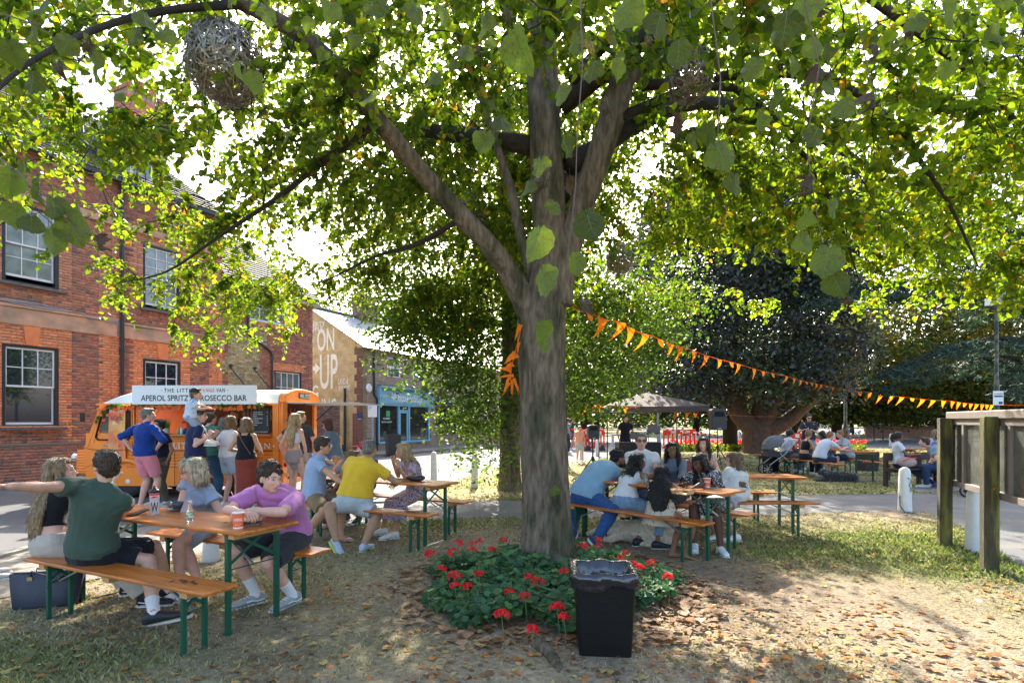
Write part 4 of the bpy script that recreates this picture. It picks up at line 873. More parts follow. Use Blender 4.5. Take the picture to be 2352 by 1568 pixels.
for x,y,z_,rx,rz_,n_,pl_,lab in((25,44,6.0,6,5.0,9000,AUT,'yellowing autumn tree behind the low brick wall at the right'),(36,48,8.0,8,6.5,9000,AUT,'tall yellow green tree rising behind the notice board'),(45,52,8,8,7,6000,AUT,'half bare autumn tree at the far right edge'),(20,62,8,8,7,5000,DKG,'dark tree far beyond the road right of the copper beech'),(11.5,78,8,8,7,5000,DKG+YG,'distant green tree seen past the straight dark trunk'),(2,80,9,8,7.5,5000,YG+LG,'distant pale green tree above the far lawn'),(33,66,13,10,12.5,9000,DKG,'tall dark tree far behind the autumn trees'),(47,66,13,10,13,9000,DKG,'broad dark tree behind the half bare autumn tree'),(61,68,13,10,13,7000,DKG,'dark tree furthest right behind the notice board'),(-9,62,8.5,6,5,5000,YG,'pale green tree behind the chimney pots of the gabled shop'),(-19,66,11.5,6,5,4500,YG+LG,'tall pale green tree behind the ridge of the gabled shop'),(5.5,44,7.5,4,4.5,6000,LG+YG,'green tree on the far lawn beyond the gazebo')):
 k+=1
 simple_tree('broadleaf_tree',lab,(x,y,0),[(x,y,-.1),(x+.2,y,z_*.4),(x,y,z_)],[.4,.32,.18],[(x,y,z_-(1.0 if x>-8 else-.5),rx,rx*.7,rz_),(x+rx*.5,y-1,z_*.5,rx*.7,rx*.4,rz_*.55),(x-rx*.5,y-1,z_*.48,rx*.6,rx*.4,rz_*.5)],int(n_*(2.8 if x>19 else 1.5)),.28+.005*(y-40),pl_,(FAR,FAR_F),m_autumn if pl_ is not DKG else m_dkleaf,m_bark2,seed=20+k,spread=.6,limbs=8,group='trees beyond the road',gap=(lambda C:C[:,2]<1.6)if x>-8 else None)
ells=[(x,135+12*math.sin(x),6,9,5,8.5+2.5*math.sin(x*.3))for x in range(-40,190,8)]
clump_crown('distant_wood',None,ells,60000,1.0,DKG+LG,(FAR,FAR_F),m_dkleaf,26,1.3,77)
ells=[(34,57,1.6,14,1.6,1.5),(22,56.5,1.3,3,1.2,1.3),(50,60,2.4,12,2,2.4)]
clump_crown('hedge',None,ells,9000,.26,DKG,(FAR,FAR_F),m_dkleaf,26,.45,78)
tag(bpy.data.objects['hedge'],'dark green hedge growing behind the low brick wall','hedge')
ct=Tree('cedar_tree','blue green cedar with wide drooping branch tiers reaching in from the right',(22.5,23.5,0))
ct.limb([V(22.5,23.5,-.1),V(22.5,23.5,4),V(22.4,23.5,10),V(22.4,23.5,16)],[.6,.5,.38,.15],14,1);ct.finish(m_bark2,'trunk');ct.br=MB()
cp_,co_=[],[];r7=random.Random(77)
for z0,xt,zt,yt in((5.6,11.5,5.9,21.0),(6.1,12.5,6.6,22.5),(4.6,13.5,3.2,20.5),(3.8,14.5,2.7,22),(8.0,15,8.5,21),(9.6,16,10,23.5),(7.2,17,7.1,19),(3.4,17.5,2.4,20),(5.2,24,4.5,15.5),(7,26,6.6,17),(11.5,17,12,22),(9,20,8.6,17.5)):
 tipp=V(xt,yt,zt);p0=V(22.4,23.5,z0);P=ct.limb([p0,p0.lerp(tipp,.35)+UP*.7,p0.lerp(tipp,.7)+UP*.5,tipp],[.14,.10,.06,.015],6,r7.randint(0,99));L_=(tipp-p0).length
 for j in range(int(L_*11)):
  a=r7.random()**.8;q_=p0.lerp(tipp,a)+UP*(.8*math.sin(a*math.pi)*.9);dd=(tipp-p0).normalized();sd_=dd.cross(UP).normalized()*r7.choice((-1,1));Ls=r7.uniform(.5,1.9)*(1.1-a*.6)
  en=q_+sd_*Ls*.8+dd*Ls*.5-UP*Ls*r7.uniform(.1,.45);ct.br.tube([q_,q_.lerp(en,.5)+UP*.06,en],[.018,.012,.004],3)
  for t_ in range(int(34*Ls)):
   f=r7.random();c_=q_.lerp(en,f)+V(r7.gauss(0,.08),r7.gauss(0,.08),r7.gauss(-.05,.06));cp_.append(c_);co_.append((0,0,0))
ct.finish(m_bark2,'branch');cp_=np.array(cp_);n=len(cp_);print('cedar',n)
NEE=np.array([(0,-.5,0),(.10,0,.05),(0,.5,0),(-.10,0,.05)])
cc=np.array([(.035,.075,.055),(.03,.06,.045),(.045,.085,.06)])[rng.integers(0,3,n)]*rng.uniform(.7,1.4,(n,1))
leaves('crown',cp_,.30,cc,(NEE,FAR_F),m_needle,ct.root,seed=5,hang=.5,flat=1.5)
gb=thing('flower_bed','bed of red geraniums with round green leaves around the foot of the big lime tree','flower bed',(.3,5.2,0))
r8=np.random.default_rng(8);n=8600;a=r8.uniform(0,6.283,n);rr=np.sqrt(r8.random(n))*(1+.10*np.sin(5*a+1)+.06*np.sin(11*a));
bx=.36+1.14*rr*np.cos(a);by=5.33+1.27*rr*np.sin(a)
def bed_h(x,y):
 d=((x-.36)/1.22)**2+((y-5.33)/1.36)**2;return .03+.19*np.clip(1-d,0,1)**.45*(1+.3*snoise(x,y,5,9))
far_=((bx-C0.x)**2+(by-C0.y)**2>.34**2)&(snoise(bx,by,4.5,77)>-.45);bx,by=bx[far_],by[far_]
kk=~((by<4.55)&(bx>.62));bx,by=bx[kk],by[kk];n=len(bx)
bz=bed_h(bx,by)*r8.uniform(.35,1.0,n)+.015+(r8.random(n)<.08)*.05
DISC=np.array([(0,0,0)]+[(.5*math.cos(t)*(1 if i else .55),.5*math.sin(t)*(1 if i else .55),.14+.05*(i%2))for i,t in enumerate(np.linspace(0,2*math.pi,11)[:-1])])
DF=np.array([(0,1+i,1+(i+1)%10)for i in range(10)])
T=DISC;s=r8.uniform(.035,.080,n);tl=r8.normal(size=(n,3))*.38;tl[:,2]=1;tl[:,1]-=.25;tl/=np.linalg.norm(tl,axis=1)[:,None]
u=np.cross(tl,r8.normal(size=(n,3)));u/=np.linalg.norm(u,axis=1)[:,None];w_=np.cross(tl,u)
Q=np.stack([bx,by,bz],1)[:,None,:]+s[:,None,None]*(T[None,:,0:1]*u[:,None]+T[None,:,1:2]*w_[:,None]+T[None,:,2:3]*tl[:,None])
gc=np.array([(.055,.13,.05),(.075,.17,.06),(.045,.105,.05),(.11,.19,.06),(.06,.15,.075)])[r8.integers(0,5,n)]*r8.uniform(.7,1.25,(n,1))
m_ger=mat('geranium_leaf',vcol=True,rough=.6,var=.25,vs=60,spec=.3,transl=(1.6,2.0,.8,.3),bump=.3,bs=90)
np_mesh('foliage',Q.reshape(-1,3),(np.arange(n)[:,None,None]*11+DF[None]).reshape(-1,3),m_ger,np.repeat(gc,11,0),parent=gb,kind='stuff')
m_redp=mat('geranium_petal',(.75,.012,.02),rough=.55,var=.2,vs=40,transl=(1.2,1,1,.3));m_stem=mat('flower_stem',(.12,.17,.05),rough=.7)
FL=[(1052,1248),(1085,1248),(1102,1242),(1040,1268),(1085,1262),(1156,1240),(988,1272),(1130,1262),(1015,1305),(1043,1322),(1045,1345),(1100,1318),(1235,1337),(1295,1312),(1170,1360),(1152,1412),(1222,1445),(1295,1417),(1335,1310),(1378,1240),(1376,1254),(1338,1255),(1438,1270),(1426,1282),(1452,1297),(1496,1292),(1534,1323),(1430,1300),(1470,1302),(1216,1325),(1280,1395),(1073,1346),(1205,1368)]
def flower_head(p,s_,sd_):
 r_=random.Random(sd_);mb=MB()
 for k in range(26):
  a=r_.uniform(0,6.283);e=r_.uniform(-.25,1.45);d=V(math.cos(a)*math.cos(e),math.sin(a)*math.cos(e),math.sin(e));c=p+V(d.x,d.y,d.z*.65)*s_*.5
  u_=d.cross(V(r_.uniform(-1,1),r_.uniform(-1,1),r_.uniform(-1,1))).normalized();v_=d.cross(u_);q=s_*.2
  mb.add([c,c+u_*q+d*q*.4,c+(u_+v_)*q*.8+d*q*.2,c+v_*q+d*q*.4,c-u_*q+d*q*.4,c-(u_+v_)*q*.8+d*q*.1,c-v_*q+d*q*.4],[(0,1,2,3),(0,4,5,6)])
 return mb
stm=MB()
for i,(px,py)in enumerate(FL):
 hz=.27 if py<1330 else .24
 p=G(px,py,hz);p=p if abs(p.y-5.4)<1.9 else p
 flower_head(p,.075 if i%3 else .10,i).build('flower_head',m_redp,gb)
 stm.tube([V(p.x+.02,p.y+.02,.03),V(p.x+.01,p.y,p.z*.6),p],.0028,4)
for i in range(90):
 x,y=r5.uniform(-.7,1.3),r5.uniform(4.3,6.4);stm.tube([V(x,y,.02),V(x+r5.uniform(-.08,.08),y,.15),V(x+r5.uniform(-.2,.2),y+r5.uniform(-.1,.1),r5.uniform(.15,.34))],.002,3)
stm.build('stem',m_stem,gb,kind='stuff')
fallen('dry_leaf_rim',2600,(-2,2.5,3.9,6.8),lambda x,y:(np.abs(((x-.36)/1.28)**2+((y-5.33)/1.4)**2-1.0)<.38),.075,seed=15,pal=[(.26,.14,.07),(.32,.19,.10),(.20,.12,.07),(.38,.26,.16)])
rt=MB();limb_mesh(rt,[A(1225,1490,3.95),G(1240,1478,.035),G(1262,1500,.03),G(1280,1530,.015),G(1285,1560,-.01)],[.02,.05,.045,.03,.02],8,4,.15,3);
r_o=rt.build('tree_root',m_bark,lt.root,smooth=True)
m_foil=mat('woven_strip',(.24,.21,.17),rough=.4,metal=.75,var=.45,vs=12,spec=.6)
def orb(px,py,Y,rad,top,lab,sd_):
 r_=random.Random(sd_);c=A(px,py,Y);t=thing('woven_ball',lab,'hanging ball',c,0,'woven strip balls hanging in the tree');mb=MB()
 for k in range(1500):
  ax=V(r_.gauss(0,1),r_.gauss(0,1),r_.gauss(0,1)).normalized();u_=ax.cross(V(r_.gauss(0,1),r_.gauss(0,1),r_.gauss(0,1))).normalized();v_=ax.cross(u_)
  a0=r_.uniform(0,6.28);da=r_.uniform(.25,.6);R_=rad*r_.uniform(.90,1.02);w=rad*.015*r_.uniform(.6,1.5);vs=[];tilt=r_.uniform(-.5,.5)
  for j in range(5):
   a=a0+da*j/4;d=u_*math.cos(a)+v_*math.sin(a);q_=c+V(d.x,d.y,d.z*1.12)*R_*(1+.02*math.sin(j*2+k));wv=(ax+d*tilt).normalized()*w;vs+=[q_-wv,q_+wv]
  mb.add(vs,[(2*j,2*j+1,2*j+3,2*j+2)for j in range(4)])
 mb.build('woven_shell',m_foil,t);mb=MB();mb.tube([c+UP*rad*1.05,c+UP*rad*1.3+V(.01,0,0),A(*top)],.004,5);mb.build('hanging_wire',mat('wire',(.35,.34,.3),metal=.6,rough=.4),t)
orb(517,147,4.3,.275,(520,10,4.33),'large woven strip ball hanging from the limb at the upper left',1)
orb(1583,172,4.7,.205,(1585,30,4.8),'woven ball hanging right of the forked trunk near the top',2)
orb(1425,597,9.5,.235,(1428,520,9.5),'small woven ball hanging low just right of the big trunk',3)
orb(1082,492,8.6,.28,(1082,380,8.6),'woven ball half hidden behind the left limb of the big tree',4)
# ================================================================== BEER TABLES AND BENCHES
m_wood=mat('varnished_pine',(.52,.155,.022),rough=.36,var=.28,vs=6,stretch=(.6,6,6),bump=.12,bs=30,spec=.3,coat=.12,c2=(.27,.085,.02),c2s=4,c2w=(.46,.70))
m_wedge=mat('worn_edge',(.40,.20,.09),rough=.5,var=.25,vs=20)
m_batten=mat('raw_batten',(.50,.28,.12),rough=.6,var=.15,vs=12)
m_green=mat('green_steel',(.008,.085,.05),rough=.38,var=.15,vs=10,spec=.5,metal=.1)
m_zinc=mat('zinc_strip',(.25,.30,.28),rough=.4,metal=.6)
m_mark=mat('burnt_mark',(.03,.015,.01),rough=.6)
def make_table(name,label,cat,L_,W_,H_,leg_in,group,mark=True):
 t=thing(name,label,cat,(0,0,0),0,group)
 mb=MB();mb.box((0,0,H_-.0125),(L_,W_,.025));mb.build('seat' if cat=='bench' else 'tabletop',m_wood,t,bevel=.008,seg=3)
 if mark:
  r_=random.Random(3);mb=MB()
  for k in range(9):mb.box((L_/2-.26-.025*k+r_.uniform(0,.01),r_.uniform(-.03,.03),H_+.0012),(.02,r_.uniform(.02,.06),.001),Matrix.Rotation(.5,3,'Z'))
  mb.build('stamped_mark',m_mark,t)
 lw=W_-.1;lx=L_/2-leg_in
 for x in(-lx-.04,lx+.04)+((0,)if cat=='bench' else()):
  mb=MB();mb.box((x,0,H_-.046),(.075,W_*.86,.04));mb.build('batten',m_batten,t,bevel=.003)
 for s in(-1,1):
  x=s*lx
  for y in(-1,1):
   mb=MB();w=.028 if cat=='bench' else .034
   mb.box((x,y*lw/2,(H_-.03)/2),(w,w,H_-.03-.004));mb.ell((x-s*.0,y*(lw/2+w*.52),H_*.55),(.008,.006,.008),n=6,m=4);mb.build('leg',m_green,t,bevel=.003)
  mb=MB();mb.bar((x,-lw/2,.012),(x,lw/2,.012),.03,.006);mb.build('foot_bar',m_green,t)
  mb=MB();mb.bar((x,-lw/2,H_-.075),(x,lw/2,H_-.075),.03,.03);mb.build('cross_rail',m_green,t);mb=MB();mb.bar((x,-lw/2,H_*.62),(x,lw/2,H_*.62),.008,.008);mb.build('tie_rod',m_green,t)
  for q in(-1,1):
   mb=MB();mb.bar((x,q*lw/2,H_*.66),(x-s*.012,-q*lw*.35,H_-.05),.005,.022);mb.build('brace',m_green,t)
  mb=MB()
  mb.bar((x,0,H_*.62),(x-s*(.32 if cat=='bench' else .42),0,H_-.04),.02,.012);mb.build('folding_stay',m_zinc,t)
 return t
TB=make_table('beer_table','x','table',2.2,.53,.77,.19,'folding beer tables on the grass')
BN=make_table('beer_bench','x','bench',2.15,.25,.465,.27,'folding beer benches on the grass')
E_={}
def place_set(proto,label,c,ang,first=[]):
 key=proto.name.split('.')[0]
 o=proto if key not in first else copy_tree(proto);first.append(key)
 o.location=(c[0],c[1],0);o.rotation_euler=(0,0,R(ang));o['label']=label;return o
place_set(TB,'nearest orange wooden table, with white and red cups and a teacup on it',(-2.763,4.668),-25.7)
place_set(BN,'nearest bench at the lower left, under the man in the green T-shirt',(-2.844,4.143),-25.7)
place_set(BN,'bench under the man in the pink T-shirt, beyond the nearest table',(-2.558,5.20),-25.7)
place_set(TB,'table left of the big trunk with a dark bag lying on it',(-1.77,7.60),-28)
place_set(BN,'bench under the man in the yellow polo shirt',(-1.863,7.10),-28)
place_set(BN,'bench behind the table left of the trunk, its bare end towards the bollard',(-1.53,8.17),-28)
place_set(TB,'table right of the trunk crowded with people and an orange paper cup',(1.74,7.10),-50.5)
place_set(BN,'bench nearest to the right of the trunk, white dog lying under it',(1.40,6.86),-50.5)
place_set(BN,'bench under the woman in the black and white floral dress',(2.12,7.45),-50.5)
place_set(TB,'empty table end behind the woman in the loose white shirt',(3.0,8.15),-2)
place_set(BN,'bench on which the woman in the loose white shirt sits',(3.0,7.66),-2)
place_set(BN,'bench furthest back behind the empty table right of the trunk',(2.95,8.78),-2)
place_set(TB,'distant table on the lawn in front of the copper beech, near end',(8.95,15.4),-88)
place_set(BN,'distant bench under the ginger haired man in a white T-shirt',(8.2,15.3),-88)
place_set(BN,'distant bench under the woman in the striped top',(9.65,15.5),-88)
place_set(TB,'distant table beside the grey pushchair, far end of the row',(8.8,17.75),-88)
place_set(BN,'distant bench under the woman with navy straps, beside the pushchair',(8.1,17.6),-88)
place_set(TB,'far table partly hidden behind the notice board posts',(12.1,16.2),8)
place_set(BN,'bench end cut off by the left edge of the photo',(-5.55,5.15),-25)
def at_table(s,t,c,ang,z=.77):
 e=V(math.cos(R(ang)),math.sin(R(ang)),0);n_=V(-e.y,e.x,0);return V(c[0],c[1],z)+e*s+n_*t
def on(px,py,z=.77):return G(px,py,z)
m_cup=mat('orange_paper_cup',(.78,.12,.02),rough=.5,var=.04);m_wh=mat('white_plastic',(.78,.78,.76),rough=.4,var=.04)
m_clear=mat('clear_glass',(.85,.9,.88),rough=.03,var=0,trans=.92,spec=.5);m_dark=mat('dark_plastic',(.02,.02,.024),rough=.4,var=.1)
def cup(p,label,h=.105,r0=.032,r1=.043,txt='APEROL',stack=1,straw=False):
 t=thing('paper_cup',label,'cup',p,0,'orange paper cups on the tables')
 for k in range(stack):
  q_=p+UP*(k*.035)+V(.004*k,0,0)
  mb=MB();mb.lathe([(r0,.0),(r0+.001,.004),(r1,h),(r1-.002,h),(r0-.002,.008)],20,q_);mb.build('cup_wall',m_cup,t,smooth=True)
  mb=MB();mb.lathe([(r1-.001,h-.004),(r1+.003,h),(r1-.001,h+.004),(r1-.004,h)],20,q_);mb.lathe([(r0+.0015,.0),(r0+.0035,.012),(r0+.0015,.013)],20,q_);mb.build('rim',m_wh,t,smooth=True)
 f=(V(0,0,0)-V(p.x,p.y,0)).normalized();rt_=f.cross(UP)*-1;rt_=UP.cross(f)
 top=p+UP*(.035*(stack-1))
 me_=text_mesh(txt,top+f*(r1+.0005)-rt_*.028+UP*h*.52,rt_,UP,.056,.020,mat('sign_white'),t)
 mb=MB();mb.tube([top+f*(r0+.008)+rt_*(-.02+.012*j)+UP*(.025+.012*(j%2))for j in range(4)],.0012,4);mb.build('printed_scribble',mat('sign_white'),t)
 if straw:
  mb=MB();a_,b_=top+V(0,0,h*.6),top+V(-.06,0,h+.075)
  for k in range(14):
   mb.tube([a_.lerp(b_,k/14),a_.lerp(b_,(k+.55)/14)],.0035,6,0);mb.tube([a_.lerp(b_,(k+.5)/14),a_.lerp(b_,(k+1.05)/14)],.0034,6,1)
  mb.build('striped_straw',[m_cup,m_wh],t)
 return t
cup(on(547,1213),'front orange paper cup near the pink shirted man\'s arms',h=.115,straw=False)
cup(on(548,1192),'orange paper cups stacked behind the front cup, striped straws in them',h=.11,stack=2,straw=True)
cup(on(1624,1118),'orange paper cup at the end of the table right of the trunk')
cup(V(8.85,15.7,.77),'orange cup on the distant table by the striped woman',txt='BAR')
p=on(355,1180);t=thing('sports_bottle','clear sports bottle with black cap and red and dark print on the nearest table','bottle',p)
mb=MB();mb.lathe([(.034,0),(.037,.01),(.037,.10),(.034,.115),(.037,.13),(.037,.165),(.033,.18)],20,p);mb.build('bottle_body',mat('cloudy_plastic',(.75,.75,.76),rough=.3,trans=.3),t,smooth=True)
mb=MB();mb.lathe([(.036,.178),(.036,.197),(.03,.205),(.015,.212),(.013,.225)],20,p);mb.build('cap',m_dark,t,smooth=True)
mb=MB();mb.lathe([(.012,.224),(.013,.236),(.008,.24)],12,p);mb.lathe([(.0372,.160),(.0376,.172),(.0372,.174)],20,p);mb.build('red_band',mat('red_print',(.7,.02,.03),rough=.4),t)
f=(V(0,0,0)-V(p.x,p.y,0)).normalized();rt_=UP.cross(f)
mb=MB();mb.prism([(-.026,.135),(.02,.145),(.02,.152),(-.01,.155)],p+f*.0345,rt_,UP,f,.003);mb.build('red_print',mat('red_print'),t)
text_mesh('W',p+f*.0385-rt_*.026+UP*.02,rt_,UP,.052,.085,mat('charcoal_print',(.05,.045,.05)),t)
p=on(407,1172);t=thing('teacup','dark grey speckled teacup on its saucer before the woman in glasses','cup',p)
mg=mat('speckled_glaze',(.06,.075,.085),rough=.3,var=.5,vs=80)
mb=MB();mb.lathe([(.03,.005),(.05,.008),(.075,.016),(.078,.019),(.05,.012)],24,p);mb.build('saucer',mat('grey_glaze',(.28,.31,.33),rough=.3),t,smooth=True)
mb=MB();mb.lathe([(.022,.012),(.035,.02),(.048,.045),(.053,.075),(.05,.075),(.044,.045),(.02,.024)],24,p);mb.build('cup_bowl',mg,t,smooth=True)
mb=MB();mb.tube([p+V(.05,.0,.065),p+V(.072,0,.06),p+V(.07,0,.04),p+V(.045,0,.032)],.004,6);mb.build('handle',mg,t,smooth=True)
p=on(436,1196);t=thing('glass_bottle','small clear mixer bottle with a pale green label standing on the nearest table','bottle',p)
mb=MB();mb.lathe([(.024,0),(.027,.006),(.027,.08),(.022,.10),(.012,.125),(.010,.155),(.012,.158),(.012,.165)],18,p);mb.build('bottle_glass',m_clear,t,smooth=True)
mb=MB();mb.lathe([(.0274,.03),(.0274,.072)],18,p);mb.build('bottle_label',mat('bottle_label',(.62,.68,.58),rough=.5,var=.2,vs=60,c2=(.1,.3,.12),c2s=45),t)
def tumbler(p,lab,liq,h=.13):
 t=thing('drinking_glass',lab,'glass',p);mb=MB();mb.lathe([(.028,.0),(.030,.004),(.036,h),(.034,h),(.027,.01)],16,p);mb.build('glass_wall',m_clear,t,smooth=True)
 if liq:mb=MB();mb.lathe([(.026,.008),(.030,h*.5)],16,p);mb.build('drink',liq,t)
tumbler(on(1482,1112,.80),'tall glass with orange juice before the white shirted man with sunglasses',mat('juice',(.9,.42,.01),rough=.3))
tumbler(V(8.95,15.5,.77),'clear glass on the distant table',None)
p=on(1556,1133);t=thing('takeaway_box','open brown cardboard food box before the woman in the floral dress','box',p)
mb=MB();mb.prism([(-.09,0),(.09,0),(.11,.05),(.105,.05),(.086,.004),(-.086,.004),(-.105,.05),(-.11,.05)],p-V(.0,.06,0),V(.636,-.772,0),UP,V(.772,.636,0),.13);mb.build('box_tray',mat('kraft_card',(.50,.32,.16),rough=.85),t)
mb=MB()
for k in range(8):mb.ell(p+V(r5.uniform(-.05,.05),r5.uniform(-.04,.06),.03),(.02,.02,.014),n=7,m=5)
mb.build('food',mat('food',(.45,.25,.08),var=.4,vs=30),t,kind='stuff')
p=on(1640,1143);t=thing('paper_napkin','crumpled white napkin beside the orange cup on the right table','napkin',p);mb=MB()
mb.add([p+V(-.08,0,.004),p+V(0,-.05,.012),p+V(.1,-.03,.005),p+V(.05,.05,.02),p+V(-.03,.06,.008),p+V(.01,0,.035)],[(0,1,5),(1,2,5),(2,3,5),(3,4,5),(4,0,5)]);mb.build('napkin_paper',mat('paper'),t)
def soft_bag(name,label,p,dims,m_,ang,parent=None):
 pass
p=on(955,1104);t=thing('clutch_bag','dark soft leather bag lying on the table left of the trunk','bag',p);mb=MB()
mb.ell(p+UP*.035,(.13,.07,.04),Matrix.Rotation(R(-28),3,'Z'),18,10);mb.ell(p+V(.06,-.03,.045),(.07,.05,.035),None,12,8);mb.ell(p+V(-.06,.01,.04),(.075,.05,.03),None,12,8);mb.build('bag_body',mat('black_leather',(.02,.017,.022),rough=.4,var=.3,bump=.4,bs=40),t,smooth=True)
bp_=G(95,1400);t=thing('handbag','large navy leather tote bag standing on the grass beneath the nearest bench','bag',bp_)
m_navy=mat('navy_leather',(.028,.036,.06),rough=.45,var=.15,vs=15,bump=.3,bs=120)
ex=V(.94,.34,0);ny=V(-.34,.94,0);pc=bp_+V(-.02,.1,0)
mb=MB();vs=[]
for z_,w_,d_ in((0,.20,.075),(.03,.215,.085),(.16,.235,.07),(.27,.255,.035),(.285,.255,.03),(.28,.25,.022),(.2,.22,.05)):
 for a_,b_ in((-1,-1),(-.5,-1.12),(0,-1.15),(.5,-1.12),(1,-1),(1,1),(0,1.1),(-1,1)):vs.append(pc+ex*a_*w_+ny*b_*d_+UP*(z_+(.012*abs(a_)if z_>.2 else 0)))
fs=[(i*8+j,i*8+(j+1)%8,i*8+8+(j+1)%8,i*8+8+j)for i in range(6)for j in range(8)]+[tuple(range(7,-1,-1)),tuple(range(48,56))]
mb.add(vs,fs);bb=mb.build('bag_body',m_navy,t,smooth=True)
for s_ in(-1,1):
 mb=MB();q_=pc+ny*s_*.05+UP*.25;mb.tube([q_-ex*.11,q_-ex*.10+UP*.06,q_+UP*.03+ny*s_*.06+ex*.02,q_+ex*.06-UP*.02+ny*s_*.07,q_+ex*.12+UP*.0],.008,6);mb.build('strap',m_navy,t,smooth=True)
 mb=MB();mb.box(q_-ex*.11+UP*.0,(.035,.02,.03),Matrix.Rotation(.35,3,'Z'));mb.build('buckle',mat('brass',(.55,.45,.25),metal=.9,rough=.3),t)
# ================================================================== BINS
m_binp=mat('black_bin_plastic',(.006,.006,.007),rough=.42,var=.25,vs=6,bump=.12,bs=70,spec=.3,c2=(.03,.03,.033),c2s=40,c2w=(.70,.78),stretch=(.4,.4,3))
m_bag=mat('bin_liner',(.012,.013,.02),rough=.22,var=.2,vs=9,bump=.6,bs=14,spec=.8,coat=.5)
def bin_(base,label,w0,d0,w1,d1,h,rz=0,liner=True,m_=m_binp,name='litter_bin'):
 t=thing(name,label,'bin',base,rz);c=Vector(base);M=Matrix.Rotation(rz,3,'Z');mb=MB();prof=[]
 def ring(w,d,z,r_=.025,wob=0.0):
  out=[]
  for sx_,sy_ in((1,1),(-1,1),(-1,-1),(1,-1)):
   for k in range(4):
    a=math.atan2(sy_,sx_)-math.pi/4+(math.pi/2)*k/3
    out.append(c+M@V(sx_*(w/2-r_)+r_*math.cos(a)+wob*math.sin(z*60+k*2+sx_),sy_*(d/2-r_)+r_*math.sin(a)+wob*math.cos(z*40+k*3),z))
  return out
 R_=[ring(w0,d0,0),ring(w0+.01,d0+.01,.012),ring(w1,d1,h),ring(w1-.012,d1-.012,h),ring(w0,d0,.05)]
 vs=sum(R_,[]);fs=[(i*16+j,i*16+(j+1)%16,i*16+16+(j+1)%16,i*16+16+j)for i in range(4)for j in range(16)]+[tuple(range(15,-1,-1)),tuple(range(64,80))]
 mb.add(vs,fs);mb.build('bin_body',m_,t,smooth=False,bevel=.003)
 if liner:
  r_=random.Random(2);mb=MB();n_=56;lev=[(h-.085,.014),(h-.07,.020),(h-.045,.016),(h-.03,.024),(h-.008,.018),(h+.012,.004),(h+.006,-.018),(h-.05,-.035),(h-.13,-.05),(h-.2,-.09)];vs=[]
  for li,(z_,o)in enumerate(lev):
   for j in range(n_):
    a=2*math.pi*j/n_;ca,sa=math.cos(a),math.sin(a);k=1/max(abs(ca),abs(sa))if True else 1;k=min(k,1.28)
    f_=.0065*math.sin(j*1.9+li*.8)+.005*math.sin(j*3.7-li*1.3)+r_.uniform(-.002,.002)
    x=ca*k*(w1/2+o+f_);y=sa*k*(d1/2+o+f_);vs.append(c+M@V(x,y,z_+.007*math.sin(j*.9+li*.3)+(.02*math.sin(j*.45)if li==0 else 0)+(.018*max(0,sa)if 3<li<7 else 0)))
  fs=[(i*n_+j,i*n_+(j+1)%n_,i*n_+n_+(j+1)%n_,i*n_+n_+j)for i in range(len(lev)-1)for j in range(n_)]+[tuple(range((len(lev)-1)*n_,len(lev)*n_))]
  mb.add(vs,fs);mb.build('bin_liner',m_bag,t,smooth=True)
 return t
b0=G(1394,1512);
bin_((b0.x,b0.y+.14,0),'tall black square waste bin with a shiny bin liner in front of the flower bed',.33,.27,.40,.32,.545,R(-3))
b1=G(1770,1084);bin_((b1.x,b1.y,0),'black bin with liner on the lawn left of the distant benches',.30,.3,.38,.36,.60,.2)
b2=G(2000,1082);bin_((b2.x,b2.y+.2,0),'dark brown square bin left of the park bench',.44,.44,.50,.50,.58,.1,False,mat('brown_bin',(.035,.025,.022),rough=.6))
b3=GFP(-.6,0,2.2);bin_((b3.x,b3.y,0),'dark wheeled bin against the yellow gable wall',.5,.6,.58,.7,.95,R(25),False,mat('dark_bin',(.02,.022,.024),rough=.5),'wheelie_bin')
b3=GC+GD*1.05+GN*.5;bin_((b3.x,b3.y,0),'grey green recycling box at the foot of the gable corner',.5,.4,.55,.45,.42,R(25),False,mat('green_box',(.045,.07,.065),rough=.5),'recycling_box')
